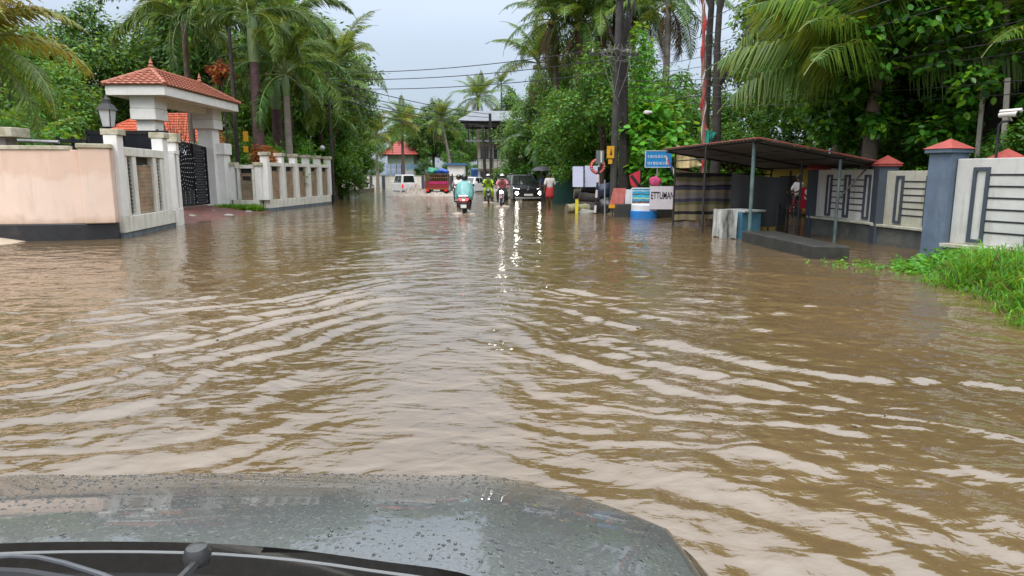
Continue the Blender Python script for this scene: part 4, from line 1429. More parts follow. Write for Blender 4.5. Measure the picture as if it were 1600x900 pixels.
# ---------------------------------------------------------------- palms
def frond_mesh(name, L, nleaf, llen, lwid, arch, droop, mat, rachis=STALK, bushy=False, seed=1, twist=0.0, hang=.40):
    """one palm frond growing along +X from the origin; returns mesh data"""
    rng = random.Random(seed)
    mb = MB()
    pts = []
    n = 14
    x = z = 0.0
    a = arch
    for i in range(n + 1):
        pts.append(Vector((x, twist * (i / n) ** 2 * L, z)))
        st = L / n
        x += math.cos(a) * st
        z += math.sin(a) * st
        a -= droop / n * (0.5 + 1.0 * i / n)
    def at(t):
        f = t * n
        i = min(int(f), n - 1)
        p = pts[i].lerp(pts[i + 1], f - i)
        return p, (pts[i + 1] - pts[i]).normalized()
    mb.cur = 0
    mb.tube(pts, [.038 * (1 - .85 * i / n) * L / 4 + .004 for i in range(n + 1)], 5)
    mb.cur = 1
    for i in range(nleaf):
        t = .16 + .84 * i / (nleaf - 1)
        p, tan = at(min(t, .999))
        side0 = Vector((0, 1, 0)) - tan * tan.y
        side0.normalize()
        up = side0.cross(tan) * -1
        if up.z < 0:
            up = -up
        prof = math.sin(min(1, .12 + t * 1.0) * PI) ** .55 * (1.08 - .35 * t)
        for s in (-1, 1):
            ln = llen * prof * rng.uniform(.85, 1.1)
            if bushy:
                phi = rng.uniform(-1.3, 1.3)
            else:
                phi = rng.uniform(-.15, .35)
            d = (side0 * s * math.cos(phi) + up * math.sin(phi)) * .86 + tan * (.62 if not bushy else .75)
            d.normalize()
            g = Vector((0, 0, -1))
            m1 = p + d * ln * .5 + g * ln * .06
            m2 = p + d * ln * .88 + g * ln * (hang if not bushy else .22) * rng.uniform(.7, 1.2)
            w = tan * lwid * .5
            wv = (w if not bushy else w * .8 + up * lwid * .2)
            mb.add([p - wv * .6, p + wv * .6, m1 + wv, m1 - wv], [(0, 1, 2, 3)])
            o = len(mb.v)
            mb.add([m1 - wv, m1 + wv, m2 + wv * .12, m2 - wv * .12], [(0, 1, 2, 3)])
    me = bpy.data.meshes.new(name)
    me.from_pydata([tuple(v) for v in mb.v], [], mb.f)
    me.materials.append(rachis)
    me.materials.append(mat)
    me.polygons.foreach_set('material_index', mb.mi)
    me.update()
    return me
COCO = [frond_mesh('coconut_frond', 4.2, 64, .95, .055, .55, 1.7, LF_PALM, seed=1, twist=.05), frond_mesh('coconut_frond', 4.4, 64, .95, .055, .35, 1.5, LF_PALM, seed=2, twist=-.06),
        frond_mesh('coconut_frond', 4.0, 64, .9, .055, .9, 1.6, LF_PALM, seed=3)]
COCON = [frond_mesh('coconut_frond', 4.2, 84, 1.15, .062, .5, 1.5, LF_PALM, seed=31, twist=.05, hang=.95), frond_mesh('coconut_frond', 4.3, 84, 1.15, .062, .3, 1.3, LF_PALM, seed=32, twist=-.05, hang=.85)]
COCOD = [frond_mesh('coconut_frond', 4.2, 60, .95, .06, .55, 1.8, LF_PALMD, seed=4, twist=.05), frond_mesh('coconut_frond', 4.3, 60, .95, .06, .3, 1.7, LF_PALMD, seed=5)]
COCOY = [frond_mesh('coconut_frond', 4.0, 60, .95, .06, .5, 1.9, LF_PALMY, seed=6, twist=.05), frond_mesh('coconut_frond', 4.0, 60, .9, .06, .2, 1.6, LF_PALM, seed=7)]
DEADF = [frond_mesh('dead_frond', 3.6, 44, .8, .05, -.2, 1.5, LF_DEAD, rachis=BARK, seed=8)]
FOX = [frond_mesh('foxtail_frond', 4.3, 150, .66, .06, .75, 2.6, LF_PALM, bushy=True, seed=9), frond_mesh('foxtail_frond', 4.2, 150, .64, .06, .55, 2.5, LF_PALMD, bushy=True, seed=10),
       frond_mesh('foxtail_frond', 4.2, 150, .66, .06, .95, 2.7, LF_PALM, bushy=True, seed=11)]
FOXW = M('purple_palm_trunk', (.105, .055, .055), (.055, .03, .032), 5, .8, dirt=(.16, .12, .11), dirt_amt=.3, bump=.01)
SHAFT = M('palm_crownshaft', (.17, .24, .10), (.11, .17, .06), 2, .5)
GREYW = M('ringed_grey_trunk', (.30, .27, .23), (.19, .165, .14), 4, .85, dirt=(.10, .09, .08), dirt_amt=.4, bump=.01)
BRWW = M('coconut_trunk_brown', (.17, .125, .09), (.09, .068, .05), 5, .9, bump=.015)
NUT = M('green_coconut', (.16, .20, .04), (.25, .18, .04), 3, .45)
def palm(name, label, x, y, h, fronds, n, r, trunk, lean=(0, 0), seed=1, s=1.0, shaft=False, elev=(-.5, 1.1), nuts=0, dead=0, z=0.0, az0=0.0, group=None, extra=()):
    rnd = random.Random(seed)
    t = thing(name, label, 'palm tree', (x, y, z), 0, group)
    mb = MB()
    k = 26
    pts, rs = [], []
    for i in range(k + 1):
        f = i / k
        pts.append((lean[0] * f ** 1.6, lean[1] * f ** 1.6, -.3 + (h + .3) * f))
        rs.append(r * (1.25 - .45 * f + .25 * max(0, .1 - f) * 10) * (1.0 + (.05 if i % 2 else 0)))
    if shaft:
        sh = (1.8 if r < .23 else 1.4) * s if r > .16 else .9
        cut = int(k * (1 - sh / h))
        mb.tube(pts[:cut + 1], rs[:cut + 1], 10)
        mb.build('trunk', trunk, t, local=True, smooth=True)
        mb = MB()
        q = pts[cut:]
        m = len(q) - 1
        mb.tube(q, [r * (1.0 - .05 * i / m + .12 * math.sin(i / m * PI) - .45 * max(0, i / m - .6)) for i in range(m + 1)], 10)
        mb.build('crownshaft', SHAFT, t, local=True, smooth=True)
    else:
        mb.tube(pts, rs, 9)
        mb.build('trunk', trunk, t, local=True, smooth=True)
    top = Vector(pts[-1])
    for i in range(n):
        me = fronds[rnd.randrange(len(fronds))]
        o = bpy.data.objects.new('frond', me)
        COL.objects.link(o)
        o.parent = t
        o.location = top + Vector((0, 0, -.05))
        f = i / max(1, n - 1)
        o.rotation_euler = (rnd.uniform(-.25, .25), -(elev[0] + (elev[1] - elev[0]) * f) + rnd.uniform(-.12, .12), az0 + i * 2.399 + rnd.uniform(-.2, .2))
        q = s * rnd.uniform(.85, 1.1)
        o.scale = (q, q, q)
    for (az, el, q) in extra:
        o = bpy.data.objects.new('frond', fronds[0])
        COL.objects.link(o)
        o.parent = t
        o.location = top + Vector((0, 0, -.05))
        o.rotation_euler = (0, -el, az)
        o.scale = (q, q, q)
    for i in range(dead):
        o = bpy.data.objects.new('dead_frond', DEADF[0])
        COL.objects.link(o)
        o.parent = t
        o.location = top + Vector((0, 0, -.2))
        o.rotation_euler = (rnd.uniform(-.4, .4), .75 + rnd.uniform(-.2, .3), rnd.uniform(0, 6.28))
        o.scale = (s * .9,) * 3
    if nuts:
        mb = MB()
        for i in range(nuts):
            a = rnd.uniform(0, 6.28)
            mb.lathe([(.01, -.14), (.09, -.09), (.12, 0), (.09, .09), (.01, .13)], top + Vector((math.cos(a) * .25, math.sin(a) * .25, -.30 + rnd.uniform(-.15, .1))), 8)
        mb.build('coconuts', NUT, t, local=True, smooth=True)
    return t
# left garden palms
palm('foxtail_palm', 'tall foxtail palm with purple brown trunk and pale green crownshaft behind the fence', -11.05, 30.0, 8.2, FOX, 17, .21, FOXW, seed=3, shaft=True, elev=(-.9, .8), az0=.6)
palm('foxtail_palm', 'shorter foxtail palm with greenish trunk behind the tall purple one', -11.75, 34.5, 6.2, FOX, 15, .24, FOXW, seed=4, shaft=True, elev=(-.9, .7), az0=2.2)
palm('foxtail_palm', 'foxtail palm with slim pale ringed trunk nearest the fence end', -10.3, 31.7, 6.0, FOX, 17, .15, GREYW, seed=5, shaft=True, elev=(-1.1, .8), az0=1.2)
palm('foxtail_palm', 'foxtail palm with hanging brushy fronds behind the pale trunked one', -12.4, 38.5, 9.8, FOX, 13, .2, FOXW, seed=6, shaft=True, elev=(-.9, .8), s=1.15)
palm('foxtail_palm', 'foxtail palm rising behind the tiled gate roof with hanging brushy fronds', -14.6, 31.4, 8.3, FOX, 19, .13, BRWW, seed=16, elev=(-1.0, .8), s=1.05)
palm('coconut_palm', 'coconut palm with drooping light fronds reaching over the road bend', -11.3, 43.6, 8.6, COCO, 15, .15, BRWW, seed=7, s=.95, elev=(-.5, 1.0), lean=(.6, 0))
palm('coconut_palm', 'coconut palm whose light fronds arch out beside the open sky gap', -11.0, 42.2, 7.0, COCO, 17, .14, BRWW, seed=41, s=.85, elev=(-.7, 1.0))
palm('coconut_palm', 'low coconut palm with fronds hanging behind the pale ringed trunk', -11.4, 41.0, 5.0, COCO, 13, .15, BRWW, seed=8, s=.85, elev=(-.5, 1.0))
palm('coconut_palm', 'young palm with yellowed drooping fronds beside the stained concrete post', -14.2, 18.2, 5.0, COCOY, 20, .15, BRWW, seed=9, s=.85, elev=(-.8, .9), az0=.3, extra=((-.3, .5, .9), (.1, .2, .9), (-.7, .75, .9), (-.9, .1, .85), (.5, .6, .9)))
palm('areca_palm', 'low feathery garden palm behind the peach wall', -15.9, 22.3, 1.9, COCO, 13, .09, GREYW, seed=10, s=.6, elev=(.1, 1.3))
palm('areca_palm', 'dark low garden palm hugging the stained concrete post', -15.0, 18.9, 1.3, COCOD, 12, .09, GREYW, seed=11, s=.5, elev=(0, 1.2))
# distant palms beyond the bend
palm('coconut_palm', 'distant coconut palm with yellowing fronds beside the red roofed house', -12.6, 79, 7.4, COCOY + COCO, 24, .17, BRWW, seed=12, s=.92, elev=(-.7, 1.2), nuts=6, dead=2)
palm('coconut_palm', 'distant coconut palm with leaning pale trunk and yellowish lower fronds', -7.2, 82, 7.8, COCOY[1:] + COCO, 22, .16, GREYW, lean=(-1.2, 0), seed=13, s=.92, elev=(-.6, 1.2), nuts=6, dead=3)
palm('coconut_palm', 'distant low coconut palm whose yellow fronds hang beside the creeper covered tree', -15.2, 77, 5.9, COCOY + COCO, 21, .16, GREYW, seed=14, s=.9, elev=(-.7, 1.1))
palm('coconut_palm', 'distant coconut palm with full green crown above the grey roofed building', -4.3, 88, 11.2, COCO, 26, .17, BRWW, seed=15, s=.95, elev=(-.6, 1.2), nuts=5, dead=2)
palm('coconut_palm', 'small far coconut palm against the pale sky above the grey roof', -1.7, 112, 15.8, COCOD, 15, .16, BRWW, seed=17, s=.75, elev=(-.5, 1.2))
palm('coconut_palm', 'far dark coconut palm between the leaning palm and the grey roofed building', -7.4, 108, 10.0, COCOD, 15, .16, BRWW, seed=18, s=.8, elev=(-.6, 1.1))
# right side palms
palm('coconut_palm', 'tall coconut palm at the edge of the roadside stand with dead fronds hanging', 2.75, 39.0, 10.0, COCO + COCOD, 19, .16, BRWW, lean=(-.5, 0), seed=19, s=1.0, elev=(-.6, 1.1), nuts=8, dead=6)
palm('coconut_palm', 'coconut palm with leaning brown trunk just behind the utility pole crossarm', 4.1, 41.0, 11.2, COCOD + COCO, 18, .16, BRWW, lean=(-.4, 0), seed=20, s=1.0, elev=(-.6, 1.1), nuts=6, dead=3)
palm('coconut_palm', 'coconut palm whose dark crown closes the gap above the utility pole', 5.6, 38.5, 10.6, COCOD, 17, .16, BRWW, seed=26, s=1.0, elev=(-.6, 1.1), dead=2)
palm('coconut_palm', 'coconut palm with straight pale grey trunk between utility pole and red striped mast', 7.4, 33.5, 9.6, COCOD + COCO, 18, .17, GREYW, seed=21, s=.95, elev=(-.7, 1.1), nuts=6, dead=5)
palm('coconut_palm', 'far coconut palm seen in the gap beside the dark forked trunk', 13.8, 58, 6.6, COCOD, 15, .16, BRWW, seed=22, s=.9, elev=(-.6, 1.1))
palm('coconut_palm', 'young coconut palm arching broad yellow green fronds over the lean to shed', 8.3, 15.9, 3.75, COCON, 14, .17, BRWW, seed=33, s=.9, elev=(-.1, 1.1), az0=2.95, extra=((2.75, .10, 1.0), (3.35, .35, 1.0), (3.0, .75, 1.0), (3.75, .2, .9), (2.45, .5, .95)))
palm('coconut_palm', 'coconut palm with high fronds drooping behind the jackfruit tree', 9.3, 19.5, 6.4, COCON, 15, .17, BRWW, seed=24, s=1.0, elev=(-.4, 1.1), az0=2.6)
palm('coconut_palm', 'young coconut palm with low fronds beside the security camera pole', 11.6, 13.4, 3.6, COCO, 12, .17, BRWW, seed=25, s=.8, elev=(-.4, .9))
palm('coconut_palm', 'coconut palm whose crown overlaps the two leaning palms by the sky gap', 3.3, 37.0, 9.4, COCO + COCOD, 20, .15, BRWW, lean=(.3, 0), seed=51, s=.98, elev=(-.7, 1.1), nuts=6, dead=4)
palm('coconut_palm', 'tall coconut palm rising directly above the log stack', 4.9, 36.6, 10.2, COCO + COCOD, 20, .15, BRWW, lean=(-.2, 0), seed=52, s=1.0, elev=(-.7, 1.1), nuts=6, dead=4)
palm('coconut_palm', 'coconut palm with lower crown at the outer edge of the roadside stand', 2.3, 45.0, 8.6, COCO, 20, .15, BRWW, lean=(-.6, 0), seed=53, s=.95, elev=(-.7, 1.1), nuts=6, dead=3)
palm('coconut_palm', 'coconut palm crown filling the space right behind the pale straight trunk', 6.5, 37.5, 10.4, COCO + COCOD, 20, .15, GREYW, seed=54, s=1.0, elev=(-.7, 1.1), nuts=6, dead=4)
# banana plants
def banana(label, x, y, s, seed):
    rnd = random.Random(seed)
    t = thing('banana_plant', label, 'plant', (x, y, 0))
    mb = MB(); mb.tube([(0, 0, -.2), (.03, 0, 1.2 * s), (0, .03, 2.2 * s)], [.13 * s, .1 * s, .06 * s], 8); mb.build('stem', STALK, t, local=True, smooth=True)
    V, F = [], []
    for i in range(9):
        az, el = i * 2.4 + rnd.uniform(-.3, .3), rnd.uniform(.5, 1.25)
        L, Wd = rnd.uniform(1.6, 2.3) * s, rnd.uniform(.42, .58) * s
        a, p = el, Vector((0, 0, 2.0 * s))
        o = len(V)
        n = 9
        h = Vector((math.cos(az), math.sin(az), 0)); sd = Vector((-h.y, h.x, 0))
        for k in range(n + 1):
            f = k / n
            w = Wd * math.sin(PI * min(1, .08 + .92 * f ** .8)) ** .6 * .5 if f < 1 else .02
            for q in (-1, 0, 1):
                V.append(tuple(p + sd * q * w - Vector((0, 0, abs(q) * w * (.35 + .5 * f)))))
            p = p + (h * math.cos(a) + Vector((0, 0, math.sin(a)))) * L / n
            a -= .26 + .05 * k / n
        for k in range(n):
            b = o + k * 3
            F += [(b, b + 1, b + 4, b + 3), (b + 1, b + 2, b + 5, b + 4)]
    np_mesh('leaves', V, F, LF_BANANA, t, smooth=True)
banana('tall banana plant with broad ragged leaves beside the dark car', 1.9, 46.0, 1.55, 1)
banana('banana plant with pale broad leaves leaning toward the grey roofed building', 0.9, 48.5, 1.45, 2)
banana('banana plant with drooping leaves under the bright green tree', 3.3, 43.2, 1.35, 3)
banana('low banana plant at the foot of the creeper tree', 2.6, 44.6, 1.05, 4)

# vertical grass bank by the panelled wall and the tufts by the gate
def blades(name, spots, per, h, w, rng, mat, spread, lean=.55, zf=None):
    n = len(spots) * per
    sp = np.repeat(np.asarray(spots, float), per, 0)
    a = rng.uniform(0, 2 * PI, n)
    rr = np.abs(rng.normal(size=n)) * spread
    base = np.stack([sp[:, 0] + np.cos(a) * rr, sp[:, 1] + np.sin(a) * rr, np.zeros(n)], 1)
    base[:, 2] = zf(base[:, 0], base[:, 1]) if zf else 0
    hh = h * rng.uniform(.45, 1.2, n) * sp[:, 2]
    az = a + rng.normal(size=n) * .9
    le = lean * rng.uniform(.3, 1.5, n)
    d = np.stack([np.cos(az), np.sin(az), np.zeros(n)], 1)
    sd = np.stack([-np.sin(az), np.cos(az), np.zeros(n)], 1) * (w * rng.uniform(.6, 1.3, n))[:, None]
    up = np.array([0, 0, 1.0])
    p1 = base + up * (hh * .55)[:, None] + d * (hh * le * .28)[:, None]
    p2 = base + up * (hh * .85)[:, None] + d * (hh * le * .75)[:, None]
    p3 = base + up * (hh * (.95 - .35 * np.minimum(le, 1)))[:, None] + d * (hh * le * 1.25)[:, None]
    V = np.stack([base - sd * .7, base + sd * .7, p1 + sd, p1 - sd, p2 + sd * .7, p2 - sd * .7, p3 + sd * .08, p3 - sd * .08], 1).reshape(-1, 3)
    b = np.arange(n)[:, None] * 8
    F = np.concatenate([b + np.array([[0, 1, 2, 3]]), b + np.array([[3, 2, 4, 5]]), b + np.array([[5, 4, 6, 7]])], 0)
    return tag(np_mesh(name, V, F, mat), kind='stuff')
rng = np.random.default_rng(5)
bank = lambda X, Y: -.20 + .29 * smooth01((X - 5.85 + .30 * (10.5 - Y)) / 1.3) + .06 * pnoise(X * 1.5, Y * 1.5) - .5 * smooth01((6.5 - Y) / .9)
sheet('earth_bank', bank, 2.6, 10.5, 5.4, 11.9, 80, 80, M('bank_earth', (.13, .10, .05), (.06, .07, .025), 3, .9, bump=.02))
sp = []
for i in range(900):
    x, y = rng.uniform(4.2, 9.3), rng.uniform(6.0, 11.2)
    edge = (x - 6.35 + .31 * (10.5 - y) - .20 * math.sin(y * 2.6) - .12 * math.sin(y * 6 + x))
    wallx = 7.50 + (11.42 - y) * .427 - .26
    if edge < 0 or x > wallx:
        continue
    sp.append((x, y, (.45 + .8 * min(1, edge / .7) * (.5 + .7 * rng.random())) * (.22 + .78 * min(1, max(0, wallx - x - .1) / 1.1)) * (1 if y < 9.6 else max(.45, 1 - (y - 9.6) * .5))))
sp2 = sp[::2]
blades('grass', sp, 24, .38, .0085, rng, GRASSM, .12, .6, bank)
# broad leafed weeds trailing into the water at the tip of the bank
ws = []
for i in range(190):
    t_ = rng.random() ** 1.3
    x, y = 7.35 - 1.15 * t_ + rng.normal() * .16, 10.6 - .1 * t_ + rng.normal() * .38
    ws.append((x, y, max(.02, bank(np.array(x), np.array(y)) + .10 * (1 - t_) + .04)))
V, F = leaf_cloud(ws, [.13] * len(ws), 22, .085, .055, rng, 0)
tag(np_mesh('ground_cover', V, F, LF_LIGHT), kind='stuff')
ws = []
for i in range(60):
    t_ = rng.random()
    x, y = 6.0 - .5 * t_ + rng.normal() * .25, 11.0 + .5 * t_ + rng.normal() * .35
    ws.append((x, y, .012))
V, F = leaf_cloud(ws, [.07] * len(ws), 5, .06, .04, rng, 0)
tag(np_mesh('floating_leaves', V, F, LF_LIGHT), kind='stuff')
sp = [(rng.uniform(-11.9, -10.4), rng.uniform(27.1, 27.9), rng.uniform(.6, 1.1)) for i in range(120)]
blades('grass', sp, 40, .30, .012, rng, GRASSM, .16, .6, lambda X, Y: 0.02 + 0 * X)
ROCK = M('grey_boulder', (.30, .29, .27), (.16, .155, .14), 4, .85, dirt=(.10, .12, .05), dirt_amt=.4, bump=.02, bscale=6)
def rock(label, c, r, seed, sq=(1, 1, .7), mat=ROCK, name='boulder', cat='rock', lo=3, group=None):
    bm = bmesh.new()
    bmesh.ops.create_icosphere(bm, subdivisions=lo, radius=1)
    co = np.array([v.co for v in bm.verts])
    k = 1 + .28 * pnoise(co[:, 0] * 1.3 + seed, co[:, 1] * 1.3 + co[:, 2]) + .12 * pnoise(co[:, 0] * 3 + seed, co[:, 2] * 3 + co[:, 1])
    for v, q in zip(bm.verts, k):
        v.co = Vector((v.co.x * sq[0], v.co.y * sq[1], v.co.z * sq[2])) * q * r
    me = bpy.data.meshes.new(name)
    bm.to_mesh(me); bm.free()
    me.polygons.foreach_set('use_smooth', [True] * len(me.polygons))
    me.materials.append(mat)
    o = bpy.data.objects.new(name, me); COL.objects.link(o)
    o.location = c
    return tag(o, label, cat, group)
rock('pale grey boulder lying in the grass against the panelled wall', (8.0, 9.85, .16), .26, 2)
rock('half hidden boulder in the middle of the grass bank', (6.75, 9.6, .10), .24, 5, (1.2, 1, .6))
rock('flat pale stone at the grass edge under the wall', (7.75, 8.9, .12), .3, 8, (1.2, 1, .35))

blades('dead_grass', sp2, 5, .34, .007, rng, LF_DEAD, .14, .9, bank)
# ------------------------------------------------------------------ far end of the road: wall, boards, houses
FARW = thing('roadside_wall', 'long low white wall with dark upright bands across the bend of the road', 'wall', (-18.6, 81, 0), along((-18.6, 81), (-1.0, 68.5))[0])
LEN = math.hypot(17.6, 12.5)
mb = MB(); mb.bx(-8, LEN, -.1, .1, -.3, 1.32); mb.build('panel', WHITE_DIRTY, FARW, local=True)
for i in range(15):
    mb = MB(); x = -7.5 + i * 2.05; mb.bx(x - .22, x + .22, -.16, .13, -.3, 1.38); mb.build('post', BLUED, FARW, local=True)
mb = MB(); mb.bx(-8, LEN, -.13, .13, 1.322, 1.40); mb.build('coping', CAPM, FARW, local=True)
BLUEB = M('blue_board', (.05, .16, .36), (.04, .12, .28), 3, .5)
PALEB = M('pale_board_white', (.70, .72, .76), (.6, .62, .66), 3, .6)
def board(name, label, cat, p0, p1, Y, mat, th=.04, legs=True, edge=None):
    a, b = P(*p0, Y), P(*p1, Y)
    t = thing(name, label, cat, ((a.x + b.x) / 2, Y, 0))
    mb = MB(); mb.bx(a.x, b.x, Y - th / 2, Y + th / 2, b.z, a.z); mb.build('panel', mat, t)
    if edge:
        mb = MB()
        mb.bx(a.x - .02, b.x + .02, Y - th, Y + th, a.z, a.z + .04); mb.bx(a.x - .02, b.x + .02, Y - th, Y + th, b.z - .04, b.z)
        mb.bx(a.x - .04, a.x, Y - th, Y + th, b.z, a.z); mb.bx(b.x, b.x + .04, Y - th, Y + th, b.z, a.z)
        mb.build('frame', edge, t)
    if legs:
        for x in (a.x + .12 * (b.x - a.x), b.x - .12 * (b.x - a.x)):
            mb = MB(); mb.tube([(x, Y + th + .02, -.25), (x, Y + th + .02, a.z - .02)], .025, 6); mb.build('leg', DARKST, t)
    return t
STR = M('blue_white_poster', (.62, .66, .74), (.10, .22, .48), 1.1, .5)
for i in range(3):
    board('hoarding', 'tall white and blue poster board behind the white roadside wall', 'hoarding', (603 + i * 8.5, 256), (610 + i * 8.5, 276), 83, STR)['group'] = 'poster boards behind the white wall'
board('signboard', 'long pale blue signboard above the white wall near the red roofed house', 'signboard', (634, 257), (661, 265), 82.5, M('pale_blue_sign', (.16, .34, .50), (.30, .45, .56), 2, .5))
board('hoarding', 'long white panelled hoarding beside the pale blue signboard', 'hoarding', (634, 267), (670, 277), 82.3, PALEB)
hut = thing('white_hut', 'small white box hut with blue flat roof behind the loaded truck', 'hut', (-6.1, 76, 0))
a, b = P(699, 258, 76), P(725, 292, 76)
mb = MB(); mb.bx(a.x, b.x, 76, 78.5, .0, a.z); mb.build('wall', WHITE, hut)
mb = MB(); mb.bx(a.x - .2, b.x + .25, 75.7, 78.8, a.z + .002, a.z + .2); mb.build('roof', BLUEB, hut)
mb = MB(); mb.tube([(a.x + .5, 77, a.z), (a.x + .5, 77, a.z + 1.1)], .05, 6); mb.tube([(b.x - .5, 77, a.z), (b.x - .5, 77, a.z + 1.1)], .05, 6); mb.bx(a.x + .1, b.x - .1, 76.9, 77.1, a.z + 1.1, a.z + 1.2); mb.build('frame', DARKST, hut)
rh = thing('red_roofed_house', 'small house with bright red sheet roof beyond the white roadside wall', 'house', (-15.2, 97, 0))
mb = MB(); mb.bx(-17.2, -13.6, 94.5, 100, .2, 4.2); mb.build('wall', M('pale_green_wall', (.42, .5, .4), None, 2, .8), rh)
hip_roof(rh, -18.0, -12.9, 93.5, 101, 4.2, 6.1, -16.2, -14.8, M('red_sheet_roof', (.40, .075, .06), (.30, .06, .05), 3, .6), 6, .5, along='X')
window(rh, -15.4, 94.5, 1.6, 1.2, 1.3, 'S')
# grey roofed building
GRS = M('grey_sheet_roof', (.20, .215, .235), (.13, .14, .16), 2, .55, metal=.2, dirt=(.15, .13, .12), dirt_amt=.3)
gbd = thing('grey_roofed_building', 'white two storey building with grey sheet roofs and dark open upper floor', 'building', (-1.5, 65, 0))
mb = MB(); mb.bx(-3.1, .9, 62.5, 69, -.3, 4.3); mb.build('wall', WHITE_DIRTY, gbd)
mb = MB(); mb.hexa([(-4.2, 61.2, 4.4), (1.2, 61.2, 4.4), (1.2, 69, 4.75), (-4.2, 69, 4.75)], [(-4.2, 61.2, 4.55), (1.2, 61.2, 4.55), (1.2, 69, 4.9), (-4.2, 69, 4.9)]); mb.build('canopy', GRS, gbd)
mb = MB()
for x in (-3.9, -2.6, -1.2, .2, 1.0):
    for y in (61.6, 68.6):
        mb.tube([(x, y, 4.5), (x, y, 6.35)], .07, 6)
mb.bx(-4.6, 1.2, 61.3, 61.45, 6.0, 6.18); mb.bx(-4.6, 1.2, 68.6, 68.75, 6.0, 6.18)
mb.build('roof_frame', DARKST, gbd)
mb = MB()
mb.slab((-4.9, 60.9, 6.15), (1.2, 60.9, 6.15), (1.2, 65, 7.35), (-3.6, 65, 7.35), .06)
mb.slab((1.2, 69.1, 6.15), (-4.9, 69.1, 6.15), (-3.6, 65, 7.35), (1.2, 65, 7.35), .06)
mb.build('roof', GRS, gbd)
mb = MB(); mb.add([(-4.6, 61.4, 6.18), (-4.6, 68.7, 6.18), (-3.65, 65.0, 7.28), (-4.5, 61.4, 6.18), (-4.5, 68.7, 6.18), (-3.55, 65, 7.28)], [(0, 1, 2), (3, 5, 4), (0, 2, 5, 3), (1, 4, 5, 2), (0, 3, 4, 1)]); mb.build('gable', DARKST, gbd)
mb = MB(); mb.bx(-3.2, 1.0, 61.9, 62.5, 2.0, 2.12); mb.build('ledge', CONC, gbd)
mb = MB()
for i in range(12):
    mb.bx(-3.1 + i * .35, -3.06 + i * .35, 61.95, 61.99, 2.12, 2.9)
mb.bx(-3.15, 1.0, 61.94, 62.0, 2.9, 2.96); mb.build('railing', DARKST, gbd)
for x in (-2.5, -1.3, 0.1):
    window(gbd, x, 62.5, 2.9, .75, 1.2, 'S'); window(gbd, x, 62.5, .7, .8, 1.1, 'S')
BTARP = M('blue_tarpaulin', (.035, .13, .40), (.025, .09, .28), 3, .45, bump=.01)
for (lab, p0, p1, Y) in (('low blue tarpaulin stall roof beside the white hut', (736, 265), (771, 278), 67), ('blue tarpaulin roof just behind the dark car', (797, 268), (822, 278), 52)):
    a, b = P(*p0, Y), P(*p1, Y)
    t = thing('tarpaulin_stall', lab, 'stall', ((a.x + b.x) / 2, Y, 0))
    o = hung('sheet', None, None, (a.x, Y), (b.x, Y), lambda s: a.z - .06 * math.sin(s * 9), lambda s: b.z + .05 * math.sin(s * 7), BTARP, 3, .06)
    o.parent = t; o.matrix_basis = inv_world(t)
    mb = MB(); mb.slab((a.x, Y + .05, a.z), (b.x, Y + .05, a.z), (b.x, Y + 2.2, a.z + .15), (a.x, Y + 2.2, a.z + .15), .02); mb.build('roof', BTARP, t)
    mb = MB()
    for x in (a.x + .05, b.x - .05):
        for y in (Y + .1, Y + 2.1):
            mb.tube([(x, y, -.3), (x, y, a.z)], .03, 6)
    mb.build('frame', DARKST, t)

